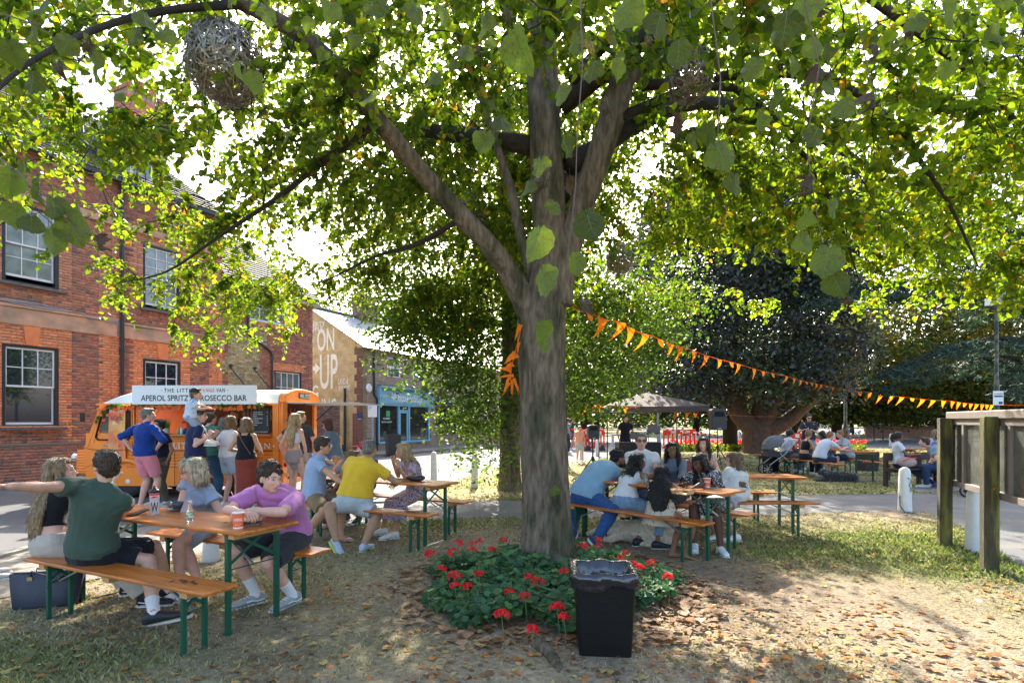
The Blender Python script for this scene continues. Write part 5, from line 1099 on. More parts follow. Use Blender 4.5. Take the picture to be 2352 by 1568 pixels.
# ================================================================== BOLLARDS, POSTS, NOTICE BOARD
m_bol=mat('white_bollard_paint',(.66,.66,.66),rough=.6,var=.10,vs=9,bump=.3,bs=40,c2=(.30,.29,.27),c2s=3.5,c2w=(.66,.8))
def bollard(p,label,w=.165,h=.77,lean=0.0,chain=False):
 t=thing('bollard',label,'bollard',p,0,'white posts round the green');mb=MB();hw=w/2;vs=[];lev=[(-.02,1.12),(.05,1.1),(h*.45,1.02),(h*.86,.93),(h*.92,.86),(h*.965,.66),(h*.99,.36),(h,.08)]
 for z_,k in lev:
  for j in range(12):
   a=2*math.pi*j/12;c_,s_=math.cos(a),math.sin(a);q_=min(1/max(abs(c_),abs(s_)),1.2);vs.append(p+V(c_*q_*hw*k+lean*z_,s_*q_*hw*k,z_))
 mb.add(vs,[(i*12+j,i*12+(j+1)%12,i*12+12+(j+1)%12,i*12+12+j)for i in range(7)for j in range(12)]+[tuple(range(11,-1,-1)),tuple(range(84,96))]);mb.build('post',m_bol,t,smooth=True)
 mb=MB();mb.tube([p+V(0,-hw*1.02,h*.76),p+V(0,-hw-.02,h*.76)],.012,8);mb.build('eye_bolt',m_zinc,t)
 if chain:
  mb=MB()
  for k in range(10):
   c_=p+V(.03+.012*math.sin(k),-hw-.012,h*.74-k*.022);mb.tube([c_+V(.009*math.cos(a_)*(1 if k%2 else .3),0,.014*math.sin(a_))for a_ in np.linspace(0,6.28,7)],.0035,4)
  mb.tube([p+V(-hw*1.2,-.02,.28),p+V(-hw*1.35,-.05,.12),p+V(-hw*.9,-hw-.03,.02),p+V(hw,-hw-.04,.012)],.008,5)
  mb.build('chain',mat('chain_iron',(.06,.055,.05),rough=.5,metal=.6),t)
bollard(G(2240.6,1268),'nearest white wooden bollard, between the two notice board posts')
bollard(G(2078,1176),'white bollard with a chain stub, left of the notice board',chain=True)
for px,py,lab in((1090,1120,'white bollard by the road just left of the big trunk'),(997,1108,'white bollard behind the end of the table left of the trunk'),(485,1290,'stub of a white bollard behind the legs of the nearest table'),(1336,1056,'white bollard left of the gazebo stand'),(1372,1047,'white bollard behind the tripod of the left loudspeaker'),(1407,1025,'far white bollard by the left gazebo pole'),(1516,1016,'far white bollard behind the covered table'),(1597,1013,'far white bollard beyond the right end of the red barrier'),(1698,1012,'far white bollard right of the straight dark trunk'),(2046,1025,'far white bollard on the sunny road edge above the park bench'),(1916,1020,'far white bollard behind the distant table')):
 bollard(G(px,py),lab,.15,.78 if px!=485 else .3,lean=r5.uniform(-.03,.03))
m_oldpost=mat('mossy_post',(.06,.05,.026),rough=.9,var=.4,vs=7,bump=.7,bs=25,stretch=(3,3,.6),c2=(.16,.15,.03),c2s=3.0,c2w=(.46,.62))
m_oldpost2=m_oldpost
m_alu=mat('brown_frame',(.21,.175,.155),rough=.6,var=.12,vs=5,bump=.1,bs=90)
m_perspex=mat('scratched_perspex',(.10,.105,.095),rough=.22,var=.35,vs=3,spec=.6,coat=.3)
nb=thing('notice_board','brown framed notice board on two mossy wooden posts at the right edge','notice board',G(2230,1290))
pA,pB=G(2180,1255),G(2286,1316)
dirB=(pB-pA).normalized()
def post(c,w,h):
 mb=MB();a_=dirB;n_=V(-a_.y,a_.x,0)
 M=Matrix((a_,n_,UP)).transposed();mb.box((c.x,c.y,h/2-.05),(w,w,h+.1),M);mb.build('post',m_oldpost,nb,bevel=.008)
hA=CH-(960-HY)/FPX*pA.y;hB=CH-(956-HY)/FPX*pB.y
post(pA+V(.0,.07,0),.13,hA);post(pB+V(.0,.07,0),.13,hB)
bn=V(-dirB.y,dirB.x,0)
O_=pA+V(.0,.07,0)+bn*.12-dirB*.12
Mb=Matrix((dirB,bn,UP)).transposed();Lb=2.1
zt,zb_=1.66,.98
def nbx(mb,a,b,c,d,o,t_):mb.box(O_+dirB*((a+b)/2)+bn*o+UP*((c+d)/2),(b-a,t_,d-c),Mb)
zlo=CH-(1100-HY)/FPX*(pA.y+.15)
mb=MB();nbx(mb,0,Lb,1.50,1.57,0,.09);nbx(mb,0,Lb,zlo-.07,zlo,0,.09)
for a_ in(0,.42,1.02,1.62,Lb-.06):nbx(mb,a_,a_+.06,zlo,1.50,0,.085)
mb.build('frame',m_alu,nb,bevel=.004)
mb=MB();nbx(mb,-.02,Lb+.02,1.57,1.66,.0,.14);mb.build('header',m_alu,nb,bevel=.01)
for a_,b_ in((.06,.42),(.48,1.02),(1.08,1.62),(1.68,Lb-.06)):
 mb=MB();nbx(mb,a_,b_,zlo,1.50,.0,.03);mb.build('panel',m_perspex,nb)
mb=MB();c_=pB+V(-.02,-.003,.86);mb.add([c_+V(-.03,0,-.01),c_+V(0,-.01,.014),c_+V(.035,0,.01),c_+V(.0,0,-.014)],[(0,3,2,1)]);mb.build('stuck_leaf',mat('orange_leaf',(.45,.16,.03)),nb)
lp0=V((2289-CX)/FPX*13.4,13.4,0);t=thing('street_lamp','dark Victorian style lamp post with a glass lantern behind the notice board','street lamp',lp0)
m_lampp=mat('lamp_paint',(.02,.035,.04),rough=.45,var=.4,vs=6,c2=(.13,.12,.07),c2s=9)
zz=lambda py:CH-(py-HY)/FPX*13.4
mb=MB();mb.lathe([(.13,0),(.13,.3),(.09,.4),(.08,1.2),(.06,1.3),(.055,2.4),(.042,2.5),(.038,zz(705)),(.05,zz(700)),(.05,zz(697))],14,lp0);mb.build('pole',m_lampp,t,smooth=True)
mb=MB();z1,z2=zz(697),zz(655)
for k in range(4):
 a_=math.pi/4+k*math.pi/2;d=V(math.cos(a_),math.sin(a_),0);mb.bar(lp0+d*.12+UP*z1,lp0+d*.25+UP*z2,.018,.018)
 d2=V(math.cos(a_+math.pi/2),math.sin(a_+math.pi/2),0);mb.bar(lp0+d*.12+UP*z1,lp0+d2*.12+UP*z1,.02,.02);mb.bar(lp0+d*.25+UP*z2,lp0+d2*.25+UP*z2,.025,.02)
mb.lathe([(.27,z2),(.2,z2+.08),(.1,z2+.15),(.09,z2+.2),(.11,z2+.22),(.04,z2+.3),(.03,z2+.36),(0.005,z2+.40)],8,lp0);mb.build('lantern_frame',m_lampp,t)
for k in range(4):
 a_=math.pi/4+k*math.pi/2;d=V(math.cos(a_),math.sin(a_),0);d2=V(-math.sin(a_),math.cos(a_),0)
 mb=MB();mb.add([lp0+d*.115+UP*z1,lp0+d2*.115+UP*z1,lp0+d2*.245+UP*z2,lp0+d*.245+UP*z2],[(0,1,2,3)]);mb.build('lantern_pane',mat('lantern_glass',(.5,.52,.5),rough=.15,alpha=.45,var=0),t)
mb=MB();mb.box(lp0+V(-.22,-.05,z1+.02),(.16,.06,.16));mb.build('sensor_box',m_white,t)
mb=MB();mb.box(lp0+V(-.02,-.07,zz(914)),(.24,.01,.33));sg=mb.build('parking_sign',m_wh,t)
text_mesh('Controlled',lp0+V(-.12,-.077,zz(906)),V(1,0,0),UP,.2,.035,mat('navy_sign'),sg);mb=MB();mb.box(lp0+V(-.02,-.078,zz(910)),(.2,.004,.035));mb.box(lp0+V(.03,-.078,zz(925)),(.09,.004,.06));mb.build('sign_print',mat('navy_sign'),sg)
lp1=V((1943-CX)/FPX*31,31,0);lp1=V((1942-CX)/FPX*31,31,0)
t=thing('street_lamp','plain dark lamp column on the road right of the copper beech trunk','street lamp',lp1);mb=MB();mb.lathe([(.2,0),(.2,1.0),(.14,1.2),(.08,1.4),(.07,5),(.05,5.2)],12,lp1);mb.build('pole',m_lampp,t,smooth=True)
# ================================================================== THE ORANGE VAN
VA=R(-2.0);VE=V(math.cos(VA),math.sin(VA),0);VN=V(-VE.y,VE.x,0)
VO=V(-4.62,11.35,0)-VE*4.05
def VP(x,y,z):return VO+VE*x+VN*y+UP*z
MV=Matrix((VE,VN,UP)).transposed()
m_or=mat('orange_paint',(.95,.245,.012),rough=.36,var=.10,vs=2.5,bump=.08,bs=7,c2=(.42,.12,.02),c2s=9,c2w=(.70,.86),spec=.5,coat=.4);m_vw=mat('van_roof_white',(.74,.74,.70),rough=.35,var=.04,coat=.3)
m_rub=mat('rubber',(.015,.015,.016),rough=.7,var=.15);m_vglass=mat('van_glass',(.10,.11,.10),rough=.06,var=.3,alpha=.75,coat=.5)
van=thing('food_van','orange corrugated vintage bar van with white roof parked before the brick building','van',VP(2,1,0))
def vb(mb,x0,x1,y0,y1,z0,z1):mb.box(VP((x0+x1)/2,(y0+y1)/2,(z0+z1)/2),(x1-x0,y1-y0,z1-z0),MV)
mb=MB()
def ribbed(mb,x0,x1,z0,z1,y=0.0,pitch=.052,amp=.010):
 n_=int((z1-z0)/pitch);zs=[];
 for i in range(n_):
  for f_,d in((0,0),(.25,amp),(.5,amp),(.75,0)):zs.append((z0+(i+f_)*(z1-z0)/n_,d))
 zs.append((z1,0));vs=[]
 for z_,d in zs:vs+=[VP(x0,y-d,z_),VP(x1,y-d,z_)]
 mb.add(vs,[(2*i,2*i+1,2*i+3,2*i+2)for i in range(len(zs)-1)]);
ribbed(mb,1.98,4.03,.26,.92);ribbed(mb,.9,1.98,.62,.92);vb(mb,.05,4.05,.012,.05,.24,1.30);bodyp=mb.build('body_panel',m_or,van)
mb=MB();ribbed(mb,3.70,4.0,1.12,1.28);ribbed(mb,1.0,3.5,1.14,1.27,pitch=.06);mb.build('ribbed_band',m_or,van)
mb=MB()
vb(mb,3.88,4.05,0,.06,1.28,1.95);vb(mb,.98,1.06,0,.06,1.25,1.9);vb(mb,1.0,4.05,0,.06,1.88,1.96);vb(mb,3.9,4.02,-.025,0,.3,1.9)
vb(mb,.3,4.05,1.74,1.8,.24,1.95);vb(mb,.3,4.05,0.06,1.74,.24,.3)
mb.build('body_shell',m_or,van,bevel=.006)
mb=MB();vb(mb,1.08,4.0,1.70,1.735,.3,1.95);mb.build('wood_lining',mat('van_plywood',(.28,.13,.055),rough=.6,var=.25,vs=4),van)
mb=MB();mb.prism([(.02,.98),(.12,1.02),(.38,1.84),(.98,1.88),(.98,1.80),(.43,1.77),(.22,1.10),(.98,1.10),(.98,.98),(.02,.6)],VP(0,0,0),VE,UP,VN,.05);mb.build('cab_side',m_or,van,bevel=.004)
mb=MB();mb.prism([(.30,1.22),(.33,1.18),(.92,1.18),(.97,1.24),(.97,1.72),(.92,1.78),(.48,1.75),(.42,1.68)],VP(0,.02,0),VE,UP,VN,.01);mb.build('cab_window',m_vglass,van)
mb=MB();pts=[(.27,1.22),(.31,1.17),(.92,1.16),(.975,1.22),(.975,1.74),(.92,1.79),(.47,1.76),(.40,1.70),(.27,1.22)];mb.tube([VP(a,-.008,b)for a,b in pts],.017,6);mb.build('window_rubber',m_rub,van,smooth=True)
mb=MB()
for y0,y1 in((.0,.07),(.86,.94),(1.73,1.8)):mb.prism([(.02,1.0),(.10,1.02),(.42,1.86),(.35,1.86)],VP(0,y0,0),VE,UP,VN,y1-y0)
mb.prism([(.02,.5),(.0,1.0),(.10,1.05),(.2,.5)],VP(0,.07,0),VE,UP,VN,1.66);mb.build('windscreen_frame',m_or,van)
mb=MB();mb.prism([(-.38,.92),(.02,1.02),(.05,.98),(.05,.45),(-.40,.45)],VP(0,.3,0),VE,UP,VN,1.2);ribbed(mb,-.36,.04,.5,.95,.298,.05,.008);mb.build('bonnet',m_or,van,bevel=.03)
mb=MB();mb.lathe([(.02,-.02),(.07,0),(.085,.06),(.09,.07)],14,VP(-.42,.38,.78),Matrix((VN,UP,-VE)).transposed());mb.build('headlight',m_wh,van)
mb=MB();wc=VP(.92,.06,.34)
arc=[(math.cos(a),math.sin(a))for a in np.linspace(R(-5),R(185),20)];vs=[]
for c_,s_ in arc:
 for rr_,yy in((.37,.0),(.37,-.10),(.41,-.13),(.455,-.10),(.47,.0)):vs.append(wc+VE*c_*rr_+UP*s_*rr_+VN*yy)
mb.add(vs,[(i*5+j,i*5+j+1,i*5+6+j,i*5+5+j)for i in range(19)for j in range(4)]);mb.build('front_wing',m_or,van,smooth=True)
for x in(.92,3.35):
 for y in((.10,1.6)if x<1 else(.1,1.6)):
  c_=VP(x,y,.33);Mw=Matrix((VE,UP,-VN)).transposed();mb=MB();mb.lathe([(.20,-.08),(.31,-.085),(.33,-.05),(.33,.05),(.31,.085),(.20,.08)],26,c_,Mw);wl=mb.build('wheel',m_rub,van,smooth=True)
  mb=MB();mb.lathe([(.205,.03),(.19,.05),(.09,.06),(.08,.085),(.02,.09)],22,c_,Mw);mb.build('hubcap',m_vw,wl,smooth=True)
prof=[]
for i in range(25):
 a_=math.pi*i/24;prof.append((.90-.93*math.cos(a_)*(abs(math.cos(a_))**-.35 if abs(math.cos(a_))>1e-3 else 1),1.90+.30*math.sin(a_)**.75))
vs=[];xs=[.30,.36,.48,.65,.85,1.1,2.5,4.0,4.02]
for x in xs:
 k=1 if x>=1.1 else(math.sin(min(1,(x-.26)/.84)*math.pi/2))**.8
 for y,z_ in prof:vs.append(VP(x,.9+(y-.9)*(.90+.10*k),1.86+(z_-1.86)*k))
mb=MB();mb.add(vs,[(i*25+j,i*25+25+j,i*25+26+j,i*25+j+1)for i in range(len(xs)-1)for j in range(24)]);mb.build('roof',m_vw,van,smooth=True)
mb=MB();vb(mb,.3,4.05,-.045,-.03,1.86,1.90);mb.build('roof_gutter',m_or,van)
def arch(x0,x1,y0,y1,zb__,zt_,m_,nm,rim=.0):
 mb=MB();pts=[(y0,zb__),(y1,zb__)]+[((y0+y1)/2+(y1-y0)/2*math.cos(a_),zb__+(zt_-zb__)*math.sin(a_)**.6)for a_ in np.linspace(.05,math.pi-.05,16)]
 mb.prism(pts,VP(x0,0,0),VN,UP,VE,x1-x0);return mb.build(nm,m_,van,bevel=.01)
arch(4.03,4.16,-.02,1.84,1.92,2.22,m_or,'rear_hood')
mb=MB();vb(mb,4.05,4.10,0,.22,.25,1.93);vb(mb,4.05,4.10,1.62,1.80,.25,1.93);vb(mb,4.05,4.10,.22,1.62,.25,.36);mb.build('rear_frame',m_or,van,bevel=.008)
mb=MB();hinge=VP(4.1,1.80,0);dd=(VE*.35+VN*.9).normalized();mb.prism([(0,.3),(.8,.3),(.8,1.15),(0,1.15)],hinge,dd,UP,VE,.04);mb.build('rear_door',m_or,van)
mb=MB();mb.prism([(0,0),(1.5,.0),(1.5,.02),(0,.02)],VP(4.12,.08,1.90),VE,UP,VN,1.66);mb.build('raised_tailgate',mat('grey_alloy',(.42,.42,.42),metal=.5,rough=.4),van)
for y in(.12,1.7):mb=MB();mb.tube([VP(4.12,y,1.55),VP(4.5,y,1.89)],.012,6);mb.build('gas_strut',m_rub,van)
mb=MB();vb(mb,4.165,4.175,.62,1.16,2.02,2.14);pl_=mb.build('number_plate',mat('plate_black',(.02,.02,.02),rough=.5),van)
text_mesh('WRL 757S',VP(4.178,.65,2.035),VN,UP,.48,.085,mat('plate_letters',(.6,.6,.58)),pl_)
for z_,m_,lab in((.80,mat('amber_lens',(.8,.4,.01),rough=.2),'amber_light'),(.67,mat('red_lens',(.6,.01,.015),rough=.2),'tail_light')):
 mb=MB();mb.lathe([(.05,0),(.05,.025),(.03,.04),(.005,.045)],14,VP(4.10,.11,z_),Matrix((VN,UP,VE)).transposed());mb.build(lab,m_,van,smooth=True)
mb=MB();vb(mb,4.12,4.15,.1,.15,.42,.5);mb.build('door_catch',mat('brass'),van)
mb=MB();vb(mb,3.3,4.0,.9,1.6,.35,1.2);vb(mb,3.4,3.9,1.2,1.6,1.3,1.75);mb.build('stacked_crates',mat('red_crate',(.35,.03,.03),rough=.5),van)
mb=MB();vb(mb,1.02,3.88,-.16,.30,1.25,1.28);mb.build('counter',mat('counter_wood',(.50,.27,.12),rough=.4,var=.2),van,bevel=.004)
mb=MB();vb(mb,1.1,3.9,1.2,1.6,.3,1.25);vb(mb,1.1,3.9,1.5,1.7,1.5,1.55);mb.build('back_counter',mat('van_plywood'),van)
mb=MB();vb(mb,1.26,3.72,-.34,-.30,1.87,2.24);sgn=mb.build('sign_board',mat('board_white',(.80,.81,.82),rough=.5,var=.03),van)
mb=MB();vb(mb,1.2,3.8,-.29,.0,1.895,1.905);mb.build('hatch_flap',mat('grey_alloy'),van)
ink=mat('dark_ink',(.015,.018,.03),rough=.6,var=0);redink=mat('red_ink',(.75,.07,.03),rough=.6,var=0)
text_mesh('THE LITTLE',VP(1.90,-.342,2.105),VE,UP,.60,.075,ink,sgn,spacing=1.3);text_mesh('ORANGE',VP(2.54,-.342,2.105),VE,UP,.36,.075,redink,sgn,spacing=1.3);text_mesh('VAN',VP(2.94,-.342,2.105),VE,UP,.17,.075,ink,sgn,spacing=1.3)
text_mesh('APEROL SPRITZ & PROSECCO BAR',VP(1.44,-.342,1.935),VE,UP,2.10,.115,ink,sgn)
mb=MB();vb(mb,1.84,1.855,-.345,-.34,2.135,2.15);vb(mb,3.15,3.165,-.345,-.34,2.14,2.155);mb.build('sign_dot',redink,sgn)
cream=mat('cream_letters',(.80,.76,.66),rough=.5,var=0)
text_mesh('THE LITTLE ORANGE VAN',VP(1.42,-.006,.985),VE,UP,2.42,.125,cream,van,spacing=1.25)
mb=MB();mb.lathe([(.016,0),(.016,.004)],10,VP(3.93,-.03,1.045),Matrix((VE,UP,-VN)).transposed());mb.build('painted_dot',cream,van)
mb=MB();vb(mb,3.52,3.86,-.10,-.08,1.30,1.78);mn=mb.build('menu_board',mat('blackboard',(.03,.033,.035),rough=.6),van)
for i,(a_,b_)in enumerate((('APEROL SPRITZ','8'),('APEROL PASSION',''),('SPRITZ','9'),('CAMPARI SPRITZ','9'),('PROSECCO','6'),('ROSE PROSECCO','6'),('MIMOSA','6'))):
 z_=1.71-i*.042;text_mesh(a_,VP(3.545,-.102,z_),VE,UP,.014*len(a_),.022,mat('sign_white'),mn)
 if b_:text_mesh(b_,VP(3.825,-.102,z_),VE,UP,.014,.022,mat('sign_white'),mn)
text_mesh('@THELITTLEORANGEVAN',VP(3.57,-.102,1.32),VE,UP,.27,.022,mat('sign_white'),mn)
m_ban=mat('banner_orange',(.80,.20,.09),rough=.5,var=.1,vs=4,c2=(.85,.45,.12),c2s=2.2)
mb=MB();vs=[]
for i in range(7):
 z_=.75+i*.18
 for j in range(5):vs.append(VP(.60+.34*j/4-.02,-.05-.02*math.sin(j*1.5+i*.6),z_))
mb.add(vs,[(i*5+j,i*5+j+1,i*5+6+j,i*5+5+j)for i in range(6)for j in range(4)]);bnn=mb.build('banner',m_ban,van,smooth=True)
text_mesh('IT STARTS',VP(.62,-.078,1.72),VE,UP,.26,.04,cream,bnn);text_mesh('APEROL',VP(.63,-.08,1.56),VE,UP,.26,.075,mat('navy_sign'),bnn);text_mesh('SPRITZ',VP(.67,-.08,1.47),VE,UP,.20,.06,cream,bnn)
mb=MB();mb.lathe([(.03,0),(.03,.02),(.005,.05),(.006,.12),(.07,.2),(.085,.27)],12,VP(.78,-.09,1.05),Matrix((VE,UP,-VN)).transposed()@Matrix.Rotation(R(-90),3,'X')@Matrix.Scale(.3,3,V(0,1,0)));mb.build('printed_glass',mat('print_orange',(.9,.35,.05)),bnn)
mb=MB();mf=MB();r9=random.Random(9)
for k in range(760):
 x=r9.uniform(.95,3.85)if k<640 else r9.uniform(.30,.75);base=1.84 if x>.94 else 1.84-1.2*max(0,.55-x)
 p=VP(x,-.30+r9.uniform(-.05,.03)if x>.94 else-.06,base+r9.uniform(-.06,.035));u_=V(r9.gauss(0,1),r9.gauss(0,1),r9.gauss(0,1)).normalized();v_=u_.cross(UP).normalized();q=r9.uniform(.018,.034)
 mb.add([p-u_*q,p+v_*q,p+u_*q,p-v_*q],[(0,1,2,3)])
for k in range(66):
 x=r9.uniform(1.0,3.85)if k<56 else r9.uniform(.35,.95);p=VP(x,-.35 if x>.95 else-.09,1.81+r9.uniform(-.04,.03)-(.25*r9.random()if x<.9 else 0))
 for j in range(7):
  a_=j*.9;d=V(math.cos(a_)*.8,-.5,math.sin(a_)*.8).normalized();u_=d.cross(V(0,1,0)).normalized();mf.add([p,p+d*.03+u_*.017,p+d*.045,p+d*.03-u_*.017],[(0,1,2,3)])
gl=mb.build('garland',mat('garland_leaf',(.10,.20,.03),rough=.6,transl=(1.5,1.8,.8,.3)),van,kind='stuff');mf.build('garland_flower',mat('garland_flower',(.85,.20,.05),rough=.6,transl=(1.2,1.1,.9,.3)),van,kind='stuff')
mb=MB();mb.tube([VP(.02,-.1,1.58),VP(-.12,-.22,1.6),VP(-.14,-.22,1.45),VP(-.02,-.1,1.42)],.012,6);mb.build('mirror_arm',m_or,van);mb=MB();mb.box(VP(.12,-.16,1.62),(.03,.10,.18),MV);mb.build('mirror',m_rub,van)
mb=MB();mb.tube([VP(1.02,-.004,1.88),VP(1.02,-.004,.64)],.006,4);mb.tube([VP(.99,-.055,.97),VP(.24,-.055,.97),VP(.1,-.055,1.0)],.006,4);mb.tube([VP(1.02,-.01,.955),VP(4.04,-.01,.955)],.009,5);mb.tube([VP(1.9,-.012,.25),VP(1.9,-.012,.93)],.005,4);mb.tube([VP(3.9,-.012,.25),VP(3.9,-.012,1.9)],.005,4);mb.build('panel_seam',mat('seam_dark',(.25,.06,.01),rough=.6),van)
mb=MB()
for k in range(22):mb.ell(VP(1.1+k*.13,-.012,1.22),(.007,.004,.007),n=6,m=4)
mb.build('rivets',m_or,van,kind='stuff')
for k,(x,h_,m_)in enumerate(((1.3,.2,'bottle_dark'),(1.42,.16,'amber_bowl'),(2.3,.12,'white_plastic'),(2.36,.12,'white_plastic'),(3.2,.18,'bottle_dark'),(3.3,.14,'amber_bowl'),(3.42,.1,'white_plastic'))):p=VP(x,.12,1.28);mb=MB();mb.lathe([(.028,0),(.03,h_*.7),(.014,h_*.8),(.014,h_)],10,p);tag(mb.build('bar_bottle',MATS.get(m_)or mat(m_)),['first bottle from the left on the van counter','amber bottle near the left end of the van counter','white cup on the van counter left of the orange bowl','white cup beside the orange bowl','dark bottle right of the orange bowl','amber bottle before the menu board','small white pot before the menu board'][k],'bottle','bar things on the van counter')
mb=MB();mb.tube([VP(.62,-.05,1.05),VP(.50,-.05,1.07),VP(.46,-.04,1.05)],.012,6);mb.build('door_handle',mat('chrome',(.6,.6,.6),metal=1,rough=.2),van)
def vthing(name,lab,cat,x,y,z_):return thing(name,lab,cat,VP(x,y,z_))
t=vthing('potted_plant','grassy green plant in a pale pot on the van counter','potted plant',1.75,-.05,1.28);mb=MB();mb.lathe([(.055,0),(.065,.01),(.075,.12),(.07,.12),(.06,.02)],16,VP(1.75,-.05,1.28));mb.build('pot',mat('pale_pot',(.5,.5,.48)),t)
mb=MB()
for k in range(160):
 a_=r9.uniform(0,6.28);r_=r9.random()*.05;p=VP(1.75,-.05,1.39)+V(math.cos(a_)*r_,math.sin(a_)*r_,0);h_=r9.uniform(.12,.24);q=p+V(math.cos(a_)*r_*1.6,math.sin(a_)*r_*1.6,h_);s_=V(-math.sin(a_),math.cos(a_),0)*.005;mb.add([p-s_,p+s_,q],[(0,1,2)])
mb.build('grass_blades',mat('plant_green',(.16,.26,.04),transl=(1.4,1.5,.8,.3)),t,kind='stuff')
for i,x in enumerate((1.98,2.05,2.12)):
 p=VP(x,-.02,1.28);mb=MB();mb.lathe([(.03,0),(.03,.09),(.02,.11),(.02,.125),(.0,.127)],12,p);tag(mb.build('sauce_jar',[mat('yellow_jar',(.5,.42,.15)),m_wh,mat('navy_sign')][i],smooth=True),['yellow topped jar on the van counter beside the plant','white jar on the van counter between two others','navy blue can on the van counter, furthest from the plant'][i],'jar','jars on the van counter')
mb=MB()
for k in range(14):
 p=VP(2.5+k*.09,1.58,1.56);mb.lathe([(.033,0),(.033,.17),(.014,.21),(.014,.27)],8,p)
mb.build('bottles',mat('bottle_dark',(.06,.09,.03),rough=.2,var=.8,vs=9),van,kind='stuff')
p=VP(2.9,.1,1.28);t=thing('drink_bowl','big bowl of orange drink on the van counter','bowl',p);mb=MB();mb.lathe([(.05,0),(.12,.04),(.16,.12),(.155,.18),(.15,.18),(.14,.1),(.05,.02)],20,p);mb.build('bowl',mat('amber_bowl',(.85,.33,.02),rough=.15),t,smooth=True)
mb=MB();p=VP(.42,.45,1.2);mb.tube([p+V(.13*math.cos(a_)*.3,.17*math.cos(a_),.17*math.sin(a_))for a_ in np.linspace(0,6.28,14)],.012,6);mb.build('steering_wheel',m_rub,van)
# ================================================================== BUNTING
m_bunt=mat('orange_bunting',(.95,.24,.01),rough=.7,var=.08,vs=10,transl=(1.0,1.05,.8,.5))
def bunting(label,pts,spots,size,seed=0,group='strings of orange bunting'):
 r_=random.Random(seed);t=thing('bunting',label,'bunting',pts[0],0,group);P=[]
 for a,b in zip(pts[:-1],pts[1:]):
  for k in range(6):P.append(a.lerp(b,k/6)-UP*.03*math.sin(k/6*math.pi))
 P.append(pts[-1]);mb=MB();mb.tube(P,.006,4);mb.build('cord',m_bunt,t)
 cum=[0]
 for a,b in zip(P[:-1],P[1:]):cum.append(cum[-1]+(b-a).length)
 for s_ in spots:
  s_=min(s_,cum[-1]-.01);i=max(j for j in range(len(cum))if cum[j]<=s_);p=P[i].lerp(P[min(i+1,len(P)-1)],(s_-cum[i])/max(1e-6,cum[min(i+1,len(P)-1)]-cum[i]));d=(P[min(i+1,len(P)-1)]-P[i]).normalized()
  d=(d+V(.9,0,-.25)).normalized();w_=size*.62;h_=size*r_.uniform(.9,1.25);blow=V(-.45+r_.uniform(-.25,.35),r_.uniform(-.3,.3),0);curl=r_.choice((0,0,.3,-.3,.9));mb=MB();vs=[]
  for j in range(6):
   f_=j/5;c_=p+d*w_*.5*(1-.0)-UP*h_*f_*(1-.25*abs(curl)*f_)+blow*h_*f_*f_*.9+V(0,1,0)*.08*size*math.sin(f_*5+seed)+V(curl*h_*f_*f_*.5,0,curl*.3*h_*f_**2)
   hw_=w_*.5*(1-f_);vs+=[c_-d*hw_,c_+d*hw_]
  mb.add(vs,[(2*j,2*j+1,2*j+3,2*j+2)for j in range(5)]);mb.build('pennant',m_bunt,t,smooth=True)
bp1=[A(1308,700,6.4),A(1350,715,7.3),A(1420,738,7.5),A(1500,772,8.6),A(1570,797,10.3),A(1690,834,13.5),A(1800,862,18),A(1890,884,23),A(1960,897,27)]
bunting('orange bunting string running from the big trunk towards the copper beech',bp1,[.85,1.12,1.42,1.75,2.3,3.0,3.6,4.3,5.2,6.0,7.0,8.0,8.7,10.2,11.2,12.4,14.4,15.4,16.4,17.3,18.2,19.1,20,21,22],.235,3)
bp2=[A(1945,893,26),A(2010,902,26),A(2080,912,26),A(2180,920,26),A(2250,928,27),A(2380,930,30)]
bunting('far orange bunting string sagging in front of the autumn tree',bp2,[.5+.48*k for k in range(18)],.36,5)
bunting('small bunting string above the gazebo and the straight dark trunk',[A(1330,925,16),A(1400,930,18),A(1470,935,20),A(1560,945,22),A(1665,952,23),A(1780,956,25)],[.4,.9,1.5,3.4,7.2,7.9,8.3],.30,7)
t=thing('bunting','tangled clump of orange bunting hanging on the left side of the big trunk','bunting',A(1180,800,5.9),0,'strings of orange bunting');mb=MB()
mb.tube([A(1205,720,5.8),A(1192,775,5.78),A(1182,815,5.75),A(1172,850,5.75),A(1175,905,5.75)],.005,4);mb.build('cord',m_bunt,t)
for k,(px,py,dx,dy,w_)in enumerate(((1196,745,-14,38,12),(1192,785,-4,30,8),(1187,812,-30,25,20),(1178,835,-22,18,14),(1175,850,-34,-2,12),(1180,862,-42,8,8),(1172,860,-18,50,8),(1180,868,12,40,8),(1176,872,2,38,7),(1170,878,-12,28,8),(1184,880,10,20,6))):
 a_,b_=A(px,py,5.75+.01*k),A(px+dx,py+dy,5.7+.02*k);side=(b_-a_).cross(V(0,1,0)).normalized()*(w_*.5/FPX*5.75);m2=a_.lerp(b_,.5)+V(0,-.03,.01)
 mb=MB();mb.add([a_-side,a_+side,m2+side*.6,b_,m2-side*.6],[(0,1,2,4),(4,2,3)]);mb.build('pennant',m_bunt,t)
